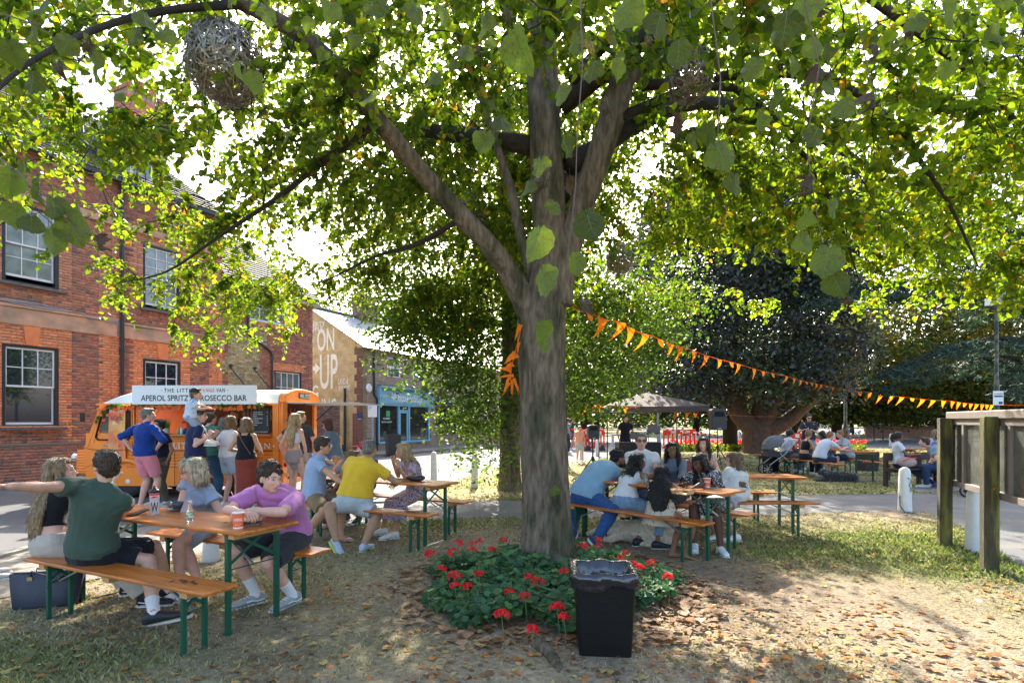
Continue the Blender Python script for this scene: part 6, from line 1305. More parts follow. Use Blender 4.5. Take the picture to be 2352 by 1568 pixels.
# ================================================================== GAZEBO AND SOUND EQUIPMENT
m_canv=mat('brown_canvas',(.105,.078,.068),rough=.8,var=.12,vs=3,bump=.3,bs=5,transl=(1.1,1,.9,.2))
GZ=[A(1392,960,22.0),A(1553,960,21.0),A(1627,960,20.0),A(1470,960,24)]
gz_c=[V(GZ[0].x,21.5,0),V((1553-CX)/FPX*23.5,23.5,0),V((1627-CX)/FPX*20.2,20.2,0),V((1390-CX)/FPX*24.2,24.2,0)]
q0,q1,q2=V(3.35,20.0,0),V(6.95,20.0,0),V(6.72,23.2,0);q3=V(3.55,23.2,0)
gz=thing('gazebo','brown canvas pop-up gazebo on black poles beyond the right hand table','gazebo',(5.1,21.6,0))
for q_ in(q0,q1,q2,q3):mb=MB();mb.tube([q_,q_+UP*1.95],.022,6);mb.build('pole',m_dark,gz)
apex=V(5.1,21.6,2.62);ze,zv=2.10,1.88;mb=MB();Q=[q0,q1,q2,q3];vs=[]
for i in range(4):
 a,b=Q[i],Q[(i+1)%4]
 for k in range(6):
  p=a.lerp(b,k/6);sag=-.05*math.sin(k/6*math.pi);vs+=[V(p.x,p.y,ze+sag),V(p.x,p.y,zv+sag*.5+.02*(k%2))]
n_=24;vs.append(apex);fs=[(2*i,2*i+1,2*((i+1)%n_)+1,2*((i+1)%n_))for i in range(n_)]+[(2*i,2*((i+1)%n_),48)for i in range(n_)]
mb.add(vs,fs);mb.build('canopy',m_canv,gz);
mb=MB();mb.bar(q0+UP*1.9,q0.lerp(q1,.5)+UP*2.05,.02,.02);mb.bar(q0.lerp(q1,.5)+UP*2.05,q1+UP*1.9,.02,.02);mb.bar(q0.lerp(q1,.5)+UP*1.88,q1+UP*2.05,.02,.02);mb.build('truss',m_dark,gz)
def speaker(px,py_t,py_b,w_px,Y,py_foot,lab,lab2):
 p=V((px-CX)/FPX*Y,Y,0);zt_,zb__=CH-(py_t-HY)/FPX*Y,CH-(py_b-HY)/FPX*Y;w_=w_px/FPX*Y
 st=thing('speaker_stand',lab2,'speaker stand',p);mb=MB();mb.tube([p+UP*.12,p+UP*zb__],.018,8);mb.build('pole',m_dark,st)
 mb=MB();mb.lathe([(.03,.62),(.04,.64),(.04,.70),(.03,.72)],10,p);mb.build('collar',m_dark,st)
 for a_ in(.4,2.5,4.6):
  d=V(math.cos(a_),math.sin(a_),0);mb=MB();mb.bar(p+UP*.66+d*.03,p+d*.55+UP*.01,.022,.022);mb.bar(p+UP*.22,p+d*.3+UP*.32,.012,.012);mb.build('leg',m_dark,st)
 s_=thing('loudspeaker',lab,'loudspeaker',p+UP*zb__);mb=MB();c_=p+UP*((zt_+zb__)/2);h_=zt_-zb__
 mb.prism([(-w_/2,0),(w_/2,0),(w_/2,h_*.92),(w_/2-.04,h_),(-w_/2+.04,h_),(-w_/2,h_*.92)],p+UP*zb__-V(0,.18,0),V(1,0,0),UP,V(0,1,0),.36);mb.build('cabinet',m_dark,s_,bevel=.02)
 mb=MB();mb.prism([(-w_*.36,h_*.62),(w_*.36,h_*.62),(w_*.30,h_*.86),(-w_*.30,h_*.86)],p+UP*zb__-V(0,.184,0),V(1,0,0),UP,V(0,1,0),.01);mb.build('handle_recess',mat('matt_black',(.006,.006,.007),rough=.9),s_)
 mb=MB();mb.box(p+V(0,-.185,zb__+h_*.08),(w_*.25,.008,.025));mb.build('badge',mat('badge_blue',(.3,.4,.6)),s_)
speaker(1648,938,987,34,19.0,1060,'black loudspeaker on a pole right of the gazebo','thin stand holding up the loudspeaker right of the gazebo')
speaker(1440-13.5-65,975,1008,24,13.2,1160,'black loudspeaker half hidden by leaves just right of the big trunk','tripod stand of the loudspeaker half hidden by leaves')
t=thing('covered_table','table draped with a black cloth under the gazebo','table',V(4.4,19.2,0));mb=MB();p0_,p1_=G(1420,1062,0),G(1520,1062,0)
x0,x1,Yt=(1422-CX)/FPX*18.6,(1519-CX)/FPX*18.6,18.6;vs=[];n_=40
for i in range(n_):
 a=i/n_*4;k,f_=int(a),a-int(a);cs4=[(x0,Yt),(x1,Yt),(x1,Yt+.75),(x0,Yt+.75)];a_,b_=cs4[k],cs4[(k+1)%4];x,y=a_[0]+(b_[0]-a_[0])*f_,a_[1]+(b_[1]-a_[1])*f_;o=.02*math.sin(i*2.4);vs+=[(x,y,.84),(x+o*(.5 if k%2 else 0),y+(o if k%2==0 else 0),.05)]
mb.add(vs,[(2*i,2*i+1,2*((i+1)%n_)+1,2*((i+1)%n_))for i in range(n_)]+[tuple(2*i for i in range(n_))]);mb.build('black_cloth',mat('black_cloth',(.012,.012,.013),rough=.85,var=.3),t)
for i,px in enumerate((1462,1502)):
 c_=V((px-CX)/FPX*19.0,19.0,1.12 if i else .95);t=thing('equipment_case',['open flight case lid leaning on the covered table','small brown laptop lid on a music stand beside the covered table'][i],'case',c_);mb=MB();mb.box(c_+UP*(.1+.06*i),(.42,.04,.26),Matrix.Rotation(R(-22),3,'X')@Matrix.Rotation(R(8),3,'Y'));mb.build('lid',mat('brown_case',(.10,.075,.06),rough=.6),t)
 if i:
  mb=MB();mb.bar(c_+V(-.2,0,0),c_+V(.2,0,0),.03,.03);
  for s_ in(-.18,.18):mb.bar(c_+V(s_,0,0),c_+V(s_,0,-.3),.02,.02)
  mb.bar(c_+V(-.2,0,-.3),c_+V(.2,0,-.3),.03,.03);mb.build('stand_frame',m_dark,t)
p=G(1572,1068);p=V((1574-CX)/FPX*16,16,0);t=thing('generator','red and black portable generator on the grass behind the sunglasses woman','generator',p);mb=MB();mb.prism([(-.22,.03),(.22,.03),(.25,.12),(.22,.36),(.1,.44),(-.12,.44),(-.24,.34),(-.25,.1)],p-V(0,.13,0),V(1,0,0),UP,V(0,1,0),.27);mb.build('housing',mat('maroon_paint',(.18,.015,.02),rough=.35),t,bevel=.03)
mb=MB();mb.box(p+V(-.16,-.14,.2),(.2,.04,.24));mb.tube([p+V(-.14,0,.42),p+V(-.1,0,.5),p+V(.1,0,.5),p+V(.14,0,.42)],.018,6);mb.build('control_panel',m_dark,t);text_mesh('HONDA',p+V(-.245,-.165,.27),V(1,0,0),UP,.17,.03,mat('sign_white'),t)
p=V((1590-CX)/FPX*14.5,14.5,0);t=thing('petrol_can','green plastic petrol can beside the red generator','petrol can',p);mb=MB();mb.prism([(-.14,.0),(.13,0),(.14,.16),(.05,.2),(-.02,.24),(-.1,.24),(-.15,.16)],p-V(0,.07,0),V(1,0,0),UP,V(0,1,0),.14);mb.build('can_body',mat('green_plastic',(.01,.25,.11),rough=.35),t,bevel=.02);mb=MB();mb.lathe([(.03,.23),(.03,.27)],10,p+V(-.06,0,0));mb.build('cap',m_dark,t)
m_red=mat('red_barrier_plastic',(.80,.02,.015),rough=.45,var=.08,transl=(1.2,1,1,.15))
def barrier(c,w_,h_,ang,lab):
 t=thing('road_barrier',lab,'barrier',c,0,'red plastic barriers across the road');e=V(math.cos(R(ang)),math.sin(R(ang)),0);n2=V(-e.y,e.x,0);M=Matrix((e,n2,UP)).transposed();mb=MB()
 z0,z1=.12,h_;bx_=lambda a,b,c_,d:mb.box(c+e*((a+b)/2)+UP*((c_+d)/2),(b-a,.05,d-c_),M)
 bx_(-w_/2,w_/2,z1-.26,z1);bx_(-w_/2,w_/2,z0,z0+.14);n_=7
 for k in range(n_+1):x=-w_/2+.05+(w_-.1)*k/n_;mb.box(c+e*x+UP*((z0+z1)/2),(.09,.049,z1-z0-.3),M)
 mb.build('panel',m_red,t,bevel=.02)
 mb=MB();
 for x in(-.28,.28):mb.box(c+e*x-n2*.027+UP*(z1-.13),(.26,.006,.16),M)
 mb.build('reflector',m_wh,t)
 for s_ in(-1,1):mb=MB();mb.prism([(-.2,0),(.2,0),(.05,.3),(-.05,.3)],c+e*s_*w_*.3+e*.05-n2*.25,n2*.0+e,UP,n2,.5);mb.build('foot',mat('grey_rubber',(.05,.055,.06),rough=.8),t)
barrier(V((1560-CX)/FPX*29.5,29.5,0),1.68,1.12,-2,'red plastic road barrier beyond the covered table')
barrier(V((1363-CX)/FPX*29.5,29.5,0),1.2,1.05,3,'red plastic road barrier left of the man in black')
barrier(V((1840-CX)/FPX*26,26,0),1.6,1.0,25,'red barrier glimpsed behind the pushchair and the beech trunk')
t=thing('barrier_tape','red and white striped tape stretched across the road at waist height','tape',A(1330,988,28));mb=MB();pts=[A(1312,986,28),A(1420,987,28),A(1530,986,27),A(1600,993,24),A(1650,1000,21)];k=0
for a,b in zip(pts[:-1],pts[1:]):
 n_=10
 for j in range(n_):mb.bar(a.lerp(b,j/n_),a.lerp(b,(j+1)/n_),.012,.07,mi=k%2);k+=1
mb.build('tape_band',[m_red,m_wh],t,kind='stuff')
for(xa,xb,yy,seed_,lab)in((1540,1665,1033,1,'strip of red and yellow bedding flowers behind the generator'),(1668,1725,1032,2,'strip of red and yellow flowers left of the copper beech trunk'),(1850,1990,1031,3,'strip of flowers behind the distant tables')):
 t=thing('flower_bed',lab,'flower bed',G((xa+xb)/2,yy+4),0,'flower strips along the road');r=np.random.default_rng(seed_);n=1500;Y=r.uniform(28.5,31,n);px=r.uniform(xa,xb,n);X=(px-CX)/FPX*Y
 zc=r.uniform(.02,.35,n);P=np.stack([X,Y,zc],1);c=np.array([(.12,.17,.02),(.35,.33,.02),(.06,.12,.02)])[r.integers(0,3,n)];leaves('foliage',P,.13,c,(FAR,FAR_F),m_autumn,t,seed=seed_)
 n=420;Y=r.uniform(29.5,31.5,n);X=(r.uniform(xa,xb,n)-CX)/FPX*Y;P=np.stack([X,Y,r.uniform(.36,.52,n)],1);leaves('blossom',P,.13,np.tile((.70,.03,.015),(n,1)),(FAR,FAR_F),mat('blossom',vcol=True,rough=.6,var=.2,transl=(1.2,1,1,.3)),t,seed=seed_+3)
lw=thing('low_brick_wall','low pale red brick wall before the hedge at the right','wall',V(40,53,0));w0,w1=G(1984,1004),V(60,47,0);w0=V(w0.x,53,0);ex_=(w1-w0).normalized();nn_=V(ex_.y,-ex_.x,0)
uvpoly('wall_face',[w0,w1,w1+UP*.98,w0+UP*.98],w0,ex_,m_rbb,lw,.3,nn_);mb=MB();mb.box((w0+w1)/2+UP*1.03,((w1-w0).length+.1,.4,.09),Matrix((ex_,-nn_,UP)).transposed());mb.build('coping',mat('brick_coping',(.35,.2,.14),rough=.9),lw)
p=V((2018-CX)/FPX*45,45,0);t=thing('street_sign','small white name sign on two dark legs before the low wall','sign',p);mb=MB();mb.box(p+UP*1.45,(.95,.04,.42));mb.build('plate',m_wh,t)
for s_ in(-.35,.35):mb=MB();mb.box(p+V(s_,0,.62),(.08,.06,1.24));mb.build('leg',m_dark,t)
p=V((1905-CX)/FPX*75,75,0);t=thing('picket_fence','white picket fence seen far away between the beech limbs','fence',p)
for k in range(22):mb=MB();mb.box(p+V(-3.3+k*.3,0,1.5),(.14,.04,1.5));mb.build('picket',m_wh,t)
mb=MB();mb.box(p+V(-.1,.04,1.1),(6.7,.05,.12));mb.box(p+V(-.1,.04,1.9),(6.7,.05,.12));mb.build('rail',m_wh,t)
m_pb=mat('brown_bench_paint',(.045,.022,.018),rough=.5,var=.2,vs=8,bump=.2)
pa=V(8.72,13.35,0);pbx=V(10.7,13.75,0);e=(pbx-pa).normalized();n2=V(e.y,-e.x,0);t=thing('park_bench','dark brown park bench with a woman sitting cross-legged on it','bench',pa);M=Matrix((e,-n2,UP)).transposed();L_=(pbx-pa).length
def pbb(nm,a,b,o0,o1,z0,z1,rot=None):mb=MB();mb.box(pa+e*((a+b)/2)+n2*((o0+o1)/2)+UP*((z0+z1)/2),(b-a,abs(o1-o0),z1-z0),M);return mb.build(nm,m_pb,t,bevel=.006)
for x in(.08,L_*.5,L_-.08):pbb('leg',x-.04,x+.04,.38,.46,0,.42);pbb('leg',x-.04,x+.04,-.06,.02,0,.80);pbb('bearer',x-.035,x+.035,.02,.38,.36,.41)
for k in range(3):pbb('seat_slat',0,L_,.04+k*.14,.16+k*.14,.42,.455)
pbb('back_slat',0,L_,.022,.055,.62,.80)
sheet('paving_slab',[tuple(G(*q).to_2d())for q in((2075,1122),(2110,1132),(2250,1128),(2260,1112),(2170,1112))],.03,m_pave,thick=.03)
p=GFP(10.95,.1,.9);t=thing('plant_crate','pale wooden crate stand with a leafy plant outside the dark shop','plant stand',p);mb=MB()
for a_,b_ in((-.25,-.2),(.25,-.2),(-.25,.2),(.25,.2)):mb.box(p+V(a_,b_,.4),(.07,.07,.8))
for z_ in(.1,.4,.75):mb.box(p+UP*z_,(.56,.46,.06))
mb.build('crate',mat('pale_wood',(.50,.40,.27),rough=.7),t);r=np.random.default_rng(3);P=r.normal(size=(260,3))*(.25,.25,.14)+np.array(p)+(0,0,1.0);leaves('plant_leaves',P,.12,np.tile((.06,.14,.03),(260,1)),(FAR,FAR_F),m_dkleaf,t,seed=3)
for i,u in enumerate((11.6,12.2)):
 p=GFP(u,.1,.8);t=thing('potted_plant',['leafy shrub in a pot just right of the crate stand','second potted shrub further from the crate stand'][i],'potted plant',p);mb=MB();mb.lathe([(.14,0),(.2,.3),(.18,.3),(.12,.05)],14,p);mb.build('pot',mat('terracotta'),t);P=r.normal(size=(220,3))*(.2,.2,.28)+np.array(p)+(0,0,.6);leaves('plant_leaves',P,.12,np.tile((.07,.16,.03),(220,1)),(FAR,FAR_F),m_dkleaf,t,seed=4+i)
pp=GC-U*.2+NV*.75;t=thing('sign_post','grey post with a small parking sign at the corner of the gabled shop','sign post',pp);mb=MB();mb.tube([pp,pp+UP*2.2],.045,8);mb.build('pole',mat('grey_post',(.30,.32,.38),rough=.5),t);mb=MB();mb.box(pp+UP*2.0-V(0,.06,0),(.42,.02,.55));s_=mb.build('plate',m_wh,t)
text_mesh('P',pp+V(-.17,-.075,2.03),V(1,0,0),UP,.14,.19,mat('badge_blue'),s_)
pl_=V((1511-CX)/FPX*34,34,0);t=thing('signpost','grey metal pole behind the laptop stand','pole',pl_);mb=MB();mb.tube([pl_,pl_+UP*3.4],.06,8);mb.build('pole',mat('grey_post'),t)
# ================================================================== PEOPLE
SK=dict(fair=(.62,.36,.26),tan=(.52,.28,.17),olive=(.42,.235,.14),brown=(.24,.115,.065),deep=(.115,.052,.032),rose=(.66,.37,.28))
def skin_m(k):return mat('skin_'+k,SK[k],rough=.55,var=.12,vs=18,bump=.15,bs=120,spec=.28,subs=.05)
HC=dict(dark=(.016,.011,.009),black=(.008,.007,.007),brown=(.05,.028,.016),light=(.22,.13,.06),blonde=(.46,.32,.16),pale=(.55,.45,.30),grey=(.20,.18,.16),ginger=(.30,.12,.04),auburn=(.09,.022,.016),dblonde=(.26,.17,.09),strk=(.17,.11,.065))
def hair_m(k):
 nm='hair_'+k
 if nm in MATS:return MATS[nm]
 return mat(nm,HC[k],rough=.45,var=.75,vs=34,bump=1.0,bs=60,stretch=(2.6,2.6,.25),spec=.45)
def fwd(a):return V(math.sin(R(a)),math.cos(R(a)),0)
def rgt(a):return V(math.cos(R(a)),-math.sin(R(a)),0)
class PC:
 def __init__(s):s.v=[];s.f=[]
 def loft(s,secs,n=14):
  """secs: (centre, right, fwd, half width, half depth)"""
  o=len(s.v);k=len(secs)
  for c,r,f,w,d in secs:
   for j in range(n):
    a=2*math.pi*j/n;s.v.append(tuple(c+r*(w*math.cos(a))+f*(d*math.sin(a))))
  for i in range(k-1):
   for j in range(n):
    a,b=o+i*n+j,o+i*n+(j+1)%n;s.f.append((a,b,b+n,a+n))
  s.f.append(tuple(o+j for j in range(n-1,-1,-1)));s.f.append(tuple(o+(k-1)*n+j for j in range(n)))
 def tube(s,pts,rs,flat=1.0,ref=None,n=12):
  pts=[Vector(p)for p in pts];ref=ref or V(.3,1,.1);secs=[];
  for i,p in enumerate(pts):
   d=(pts[min(i+1,len(pts)-1)]-pts[max(i-1,0)]).normalized();r=ref.cross(d)
   if r.length<.05:r=V(1,0,.2).cross(d)
   r.normalize();f=d.cross(r).normalized();w,dd=rs[i]if hasattr(rs[i],'__len__')else(rs[i],rs[i]*flat);secs.append((p,r,f,w,dd))
  s.loft(secs,n)
 def ell(s,c,rad,M=None,n=14,m=10):
  mb=MB();mb.ell(c,rad,M,n,m);o=len(s.v);s.v+=mb.v;s.f+=[tuple(i+o for i in f)for f in mb.f]
def fuse(pc,voxel,smooth=4,noise=0.0,nscale=9,seed=0):
 me=bpy.data.meshes.new('tmp');me.from_pydata(pc.v,[],pc.f);ob=bpy.data.objects.new('tmp',me);TS.collection.objects.link(ob)
 m=ob.modifiers.new('r','REMESH');m.mode='VOXEL';m.voxel_size=voxel;m.use_smooth_shade=True
 if smooth:m=ob.modifiers.new('s','SMOOTH');m.factor=.5;m.iterations=smooth
 TS.view_layers[0].update();dg=TS.view_layers[0].depsgraph;out=bpy.data.meshes.new_from_object(ob.evaluated_get(dg),depsgraph=dg)
 bpy.data.objects.remove(ob);bpy.data.meshes.remove(me);n=len(out.vertices);co=np.empty(n*3,dtype=np.float32);out.vertices.foreach_get('co',co);co=co.reshape(-1,3)
 if noise:
  no=np.empty(n*3,dtype=np.float32);out.vertices.foreach_get('normal',no);no=no.reshape(-1,3);r=np.random.default_rng(seed);h=0
  for i in range(6):
   k=r.normal(size=3)*nscale*(1,1,1.6);w_=co@k+2.2*np.sin(co@(r.normal(size=3)*nscale*.45)+r.uniform(0,6))+r.uniform(0,6);h=h+(np.sin(w_)if nscale>30 else 1.6*(1-np.abs(np.sin(w_*.5)))**2-.5+.4*np.sin(w_*.7))
  h=h/6 if nscale>30 else np.clip(h/3,0,1.3);co=co+no*(h*noise)[:,None]
 nf=len(out.polygons);ft=np.empty(nf,dtype=np.int32);out.polygons.foreach_get('loop_total',ft);vi=np.empty(len(out.loops),dtype=np.int32);out.loops.foreach_get('vertex_index',vi)
 bpy.data.meshes.remove(out)
 return co,(vi.reshape(-1,4)if(ft==4).all()else None),vi,ft
def fused_object(name,pc,voxel,m,parent,smooth=4,noise=0.0,nscale=9,seed=0,extra=None):
 co,q,vi,ft=fuse(pc,voxel,smooth,noise,nscale,seed)
 t=wm(parent).inverted()
 if extra is not None and extra.v:
  fs=[];k=0
  for n_ in ft:fs.append(tuple(int(x)for x in vi[k:k+n_]));k+=n_
  o=len(co);vs=[tuple(x)for x in co]+extra.v;fs+=[tuple(i+o for i in f)for f in extra.f]
  me=bpy.data.meshes.new(name);me.from_pydata([t@Vector(v)for v in vs],[],fs);me.polygons.foreach_set('use_smooth',[True]*len(fs));me.materials.append(m);me.update();return put(name,me,parent)
 if q is None:q=np.array([list(vi[i*4:i*4+4])for i in range(len(vi)//4)])
 return np_mesh(name,co,q,m,smooth=True,parent=parent)
def ik(a,b,l1,l2,pole):
 d=b-a;L_=d.length;mx=(l1+l2)*.999
 if L_>mx:b=a+d.normalized()*mx;d=b-a;L_=mx
 x=(l1*l1-l2*l2+L_*L_)/(2*L_);h=math.sqrt(max(1e-6,l1*l1-x*x));dn=d.normalized();p=pole-dn*pole.dot(dn)
 if p.length<1e-4:p=V(0,0,1)
 return a+dn*x+p.normalized()*h,b
MALE=[(-.22,.07,.07),(-.12,.135,.105),(.02,.165,.12),(.18,.158,.112),(.40,.142,.102),(.58,.158,.112),(.75,.178,.118),(.88,.176,.098),(.95,.118,.078),(.985,.075,.066),(1.03,.055,.056)]
FEM=[(-.22,.07,.07),(-.12,.145,.11),(.02,.172,.12),(.18,.152,.108),(.42,.118,.088),(.58,.134,.10),(.72,.150,.122),(.86,.150,.09),(.94,.100,.068),(.98,.064,.058),(1.03,.047,.05)]
def prof(P,t):
 ts=[p[0]for p in P];return float(np.interp(t,ts,[p[1]for p in P])),float(np.interp(t,ts,[p[2]for p in P]))
M_EYE=None
def person(label,pel,yaw,H=1.75,fem=False,b=1.0,lean=6,side=0,neck=None,cyaw=None,hyaw=None,hpitch=0,hroll=0,hl=None,hr=None,el=None,er=None,fl=None,fr=None,sit=False,ty=None,top=None,bottom=None,hair=None,skin='fair',shoes=None,vox=.012,face=True,group=None,glasses=None,cap=None,beard=None,kneepole=None,hcurl=32,head_s=1.0,hand_dirs=(None,None),gaze=None,fingers=True,bare=False,footdir=(None,None)):
 s=H/1.78;pel=Vector(pel);F0,R0=fwd(yaw),rgt(yaw);cyaw=yaw if cyaw is None else cyaw;hyaw=cyaw if hyaw is None else hyaw
 Lt=.53*s*(.98 if fem else 1);P=FEM if fem else MALE
 base=(pel.x,pel.y,0 if pel.z<1.3 else pel.z-.1);root=thing('person',label,'person',base,0,group)
 if neck is None:neck=pel+(UP*math.cos(R(lean))+F0*math.sin(R(lean))+R0*math.sin(R(side))).normalized()*Lt
 neck=Vector(neck);ax=neck-pel
 if ax.length>Lt*1.08:neck=pel+ax.normalized()*Lt*1.08
 ctrl=pel+UP*Lt*.50+(neck-pel-UP*(neck-pel).z)*.25-F0*.03*s
 def C(t):
  if t<0:return pel+(ctrl-pel).normalized()*Lt*t
  if t>1:return neck+(neck-ctrl).normalized()*Lt*(t-1)
  return pel*(1-t)**2+ctrl*2*t*(1-t)+neck*t*t
 def D(t):t=min(max(t,0),1);return((ctrl-pel)*(1-t)+(neck-ctrl)*t).normalized()
 def RF(t):
  tt=min(max(t,0),1);dy=((cyaw-yaw+180)%360)-180;r=rgt(yaw+dy*tt);d=D(t);r=(r-d*r.dot(d)).normalized();return r,d.cross(r).normalized()
 def sec(t,inf=0.0,kw=1.0):
  w,d=prof(P,t);r,f=RF(t);bb=b*(1+(.10*(b-1)if t<.5 else 0));return(C(t)+f*(.018*s if fem and .64<t<.8 else 0),r,f,(w*s*bb+inf)*kw,(d*s*bb*(1.0+max(0,b-1)*.8)+inf)*kw)
 r9_,f9=RF(.9);sw=(.140 if fem else .163)*s*(.5+.5*b);
 SL,SR=C(.885)-r9_*sw,C(.885)+r9_*sw
 ua,fa,th,sh=.295*s,.255*s,.435*s,.425*s;HL_,HR_=pel-R0*.088*s*(.6+.4*b)-UP*.02,pel+R0*.088*s*(.6+.4*b)-UP*.02
 if hl is None:hl=(HL_+F0*.30-R0*.02+UP*.09)if sit else(SL-UP*.50*s-R0*.08+F0*.04)
 if hr is None:hr=(HR_+F0*.30+R0*.02+UP*.09)if sit else(SR-UP*.50*s+R0*.08+F0*.04)
 z_a=.085*s
 if fl is None:fl=pel+F0*(.40 if sit else-.01)-R0*.12;fl=V(fl.x,fl.y,0)
 if fr is None:fr=pel+F0*(.36 if sit else .05)+R0*.12;fr=V(fr.x,fr.y,0)
 fl,fr=Vector(fl),Vector(fr);al,ar=fl+UP*z_a,fr+UP*z_a
 kp=kneepole or((F0*1.0+UP*1.2)if sit else F0)
 kl,al=ik(HL_,al,th,sh,kp-R0*.12);kr,ar=ik(HR_,ar,th,sh,kp+R0*.12)
 pl_=el or(-UP*.7-f9*.35-r9_*.55);pr_=er or(-UP*.7-f9*.35+r9_*.55)
 hl,hr=Vector(hl),Vector(hr)
 if isinstance(el,tuple):pl_=A(*el)-(SL+hl)/2
 if isinstance(er,tuple):pr_=A(*er)-(SR+hr)/2
 eL,wL=ik(SL,hl,ua,fa,pl_);eR,wR=ik(SR,hr,ua,fa,pr_)
 m_sk=skin_m(skin);tk=(.88 if fem else 1.0)*s*(.55+.45*b)
 body=PC();body.loft([sec(t)for t in(-.22,-.12,.02,.18,.32,.42,.5,.58,.66,.75,.82,.88,.93,.97,1.03)],18)
 def limb(pc,a,e_,w_,r,inf=0.0,t1=1.0,flare=0.0,bow=None):
  """r = radii at top, mid1, joint, bulge, end ; clipped at fraction t1 of the two-bone chain"""
  pts=[a,a.lerp(e_,.35),a.lerp(e_,.8),e_,e_.lerp(w_,.28),e_.lerp(w_,.7),w_];tt=[0,.175,.4,.5,.64,.85,1]
  if t1<1:
   n_=[i for i,x in enumerate(tt)if x<t1];k=n_[-1];f_=(t1-tt[k])/(tt[k+1]-tt[k]);q_=pts[k].lerp(pts[k+1],f_);rr_=r[k]+(r[k+1]-r[k])*f_;pts=pts[:k+1]+[q_];r=list(r[:k+1])+[rr_]
  rs=[x+inf+flare*(i/(len(pts)-1))for i,x in enumerate(r)]
  pc.tube(pts,rs);pc.ell(a,(rs[0],)*3)
  if len(pts)>4:pc.ell(e_,(rs[3],)*3)
 ar_r=[x*tk for x in(.052,.047,.039,.038,.040,.030,.0255)];lg_r=[x*tk*(1.06 if fem else 1)for x in(.092,.086,.062,.056,.061,.043,.036)]
 for S_,e_,w_ in((SL,eL,wL),(SR,eR,wR)):limb(body,S_,e_,w_,ar_r);body.ell(S_-UP*.0,(.058*tk,)*3)
 TRZ=([SL.lerp(C(1.0),.25),C(.985)-r9_*.035,C(1.0),C(.985)+r9_*.035,SR.lerp(C(1.0),.25)],[x*tk for x in(.036,.046,.048,.046,.036)])
 body.tube(TRZ[0],[x-.007 for x in TRZ[1]])
 for h_,k_,a_ in((HL_,kl,al),(HR_,kr,ar)):
  limb(body,h_,k_,a_,lg_r)
 hs=(1.0 if H>1.5 else .93 if H>1.2 else .82)*head_s*(.97 if fem else 1.0);hf,hr_=fwd(hyaw),rgt(hyaw);q=Matrix.Rotation(R(hpitch),3,hr_);hf2=q@hf;hu=q@UP
 if hroll:q2=Matrix.Rotation(R(hroll),3,hf2);hr_=q2@hr_;hu=q2@hu
 HM=Matrix((hr_,hf2,hu)).transposed();nd=(D(1)*.45+UP*.55).normalized();hc=neck+nd*.152*s*head_s+hf2*.022*s
 def HP(x,y,z):return hc+HM@(V(x,y,z)*hs)
 def hell(pc,c,r,n=16,m=12,Mx=None):pc.ell(HP(*c),tuple(x*hs for x in r),HM if Mx is None else HM@Mx,n,m)
 jw=.92 if fem else 1.0
 hell(body,(0,-.015,.032),(.073,.094,.085));hell(body,(0,.022,-.02),(.060*jw,.066,.085));hell(body,(0,.048,-.083),(.032*jw,.030,.025));hell(body,(0,.02,-.065),(.050*jw,.045,.035))
 hell(body,(0,.080,.028),(.044,.014,.011));hell(body,(-.033,.066,-.018),(.020,.018,.018));hell(body,(.033,.066,-.018),(.020,.018,.018))
 body.tube([HP(0,.086,.014),HP(0,.098,-.008),HP(0,.106,-.026),HP(0,.094,-.036)],[.0075*hs,.0105*hs,.0155*hs,.011*hs],n=8);hell(body,(0,.084,-.055),(.023,.012,.010))
 for sx_ in(-1,1):hell(body,(sx_*.073,-.006,-.012),(.011,.019,.031),Mx=Matrix.Rotation(R(-12),3,'X'))
 body.tube([neck-D(1)*.05,neck+nd*.04,HP(0,-.018,-.045)],[.048*tk,.050*tk,.051*tk])
 def toe(i,f_):
  if footdir[i]is not None:return Vector(footdir[i]).normalized()
  return(fwd((ty if ty is not None else yaw)+(-9,9)[i]))
 fingers_mesh=MB()
 for i,(e_,w_)in enumerate(((eL,wL),(eR,wR))):
  sx_=-1 if i==0 else 1;d=(w_-e_).normalized();hd=hand_dirs[i]
  d=(Vector(hd).normalized()*.8+d*.2).normalized()if hd is not None else d
  inw=(-r9_*sx_);pn=(-UP*.75+inw*.45);pn=pn-d*pn.dot(d)
  if pn.length<.1:pn=inw-d*inw.dot(d)
  pn.normalize();th_=d.cross(pn).normalized()
  if th_.dot(inw)<0 and abs(th_.dot(inw))>.15 or(abs(th_.dot(inw))<=.15 and th_.dot(f9)<0):th_=-th_
  hz=.95*s*(1 if not fem else .93)
  body.loft([(w_-d*.02,th_,pn,.024*tk,.020*tk),(w_+d*.025*hz,th_,pn,.031*hz,.017*hz),(w_+d*.06*hz,th_,pn,.040*hz,.016*hz),(w_+d*.088*hz,th_,pn,.040*hz,.013*hz)],12)
  kn=w_+d*.082*hz
  if fingers:
   for k,(off,ln)in enumerate(((.030,.072),(.010,.082),(-.011,.076),(-.031,.060))):
    p0=kn+th_*off*hz;c=hcurl+5*k;pts=[p0-d*.015];a_=0;q_=p0;pts.append(q_)
    for sg_ in(.42,.32,.26):a_+=c;dd_=d*math.cos(R(a_))+pn*math.sin(R(a_))+th_*off*.9;q_=q_+dd_.normalized()*ln*sg_*hz;pts.append(q_)
    fingers_mesh.tube(pts,[x*hz for x in(.0088,.0092,.0084,.0076,.0055)],7)
   p0=w_+d*.022*hz+th_*.022*hz;fingers_mesh.tube([p0,p0+(d*.6+th_*.7)*.032*hz,p0+(d*.9+th_*.75+pn*.3)*.052*hz,p0+(d*1.2+th_*.62+pn*.55)*.066*hz],[.014*hz,.0115*hz,.0095*hz,.007*hz],7)
  else:body.ell(kn+d*.03+pn*.015,(.034,.034,.03))
 sk_=shoes or dict(col=(.6,.6,.6));bare_f=sk_.get('bare')
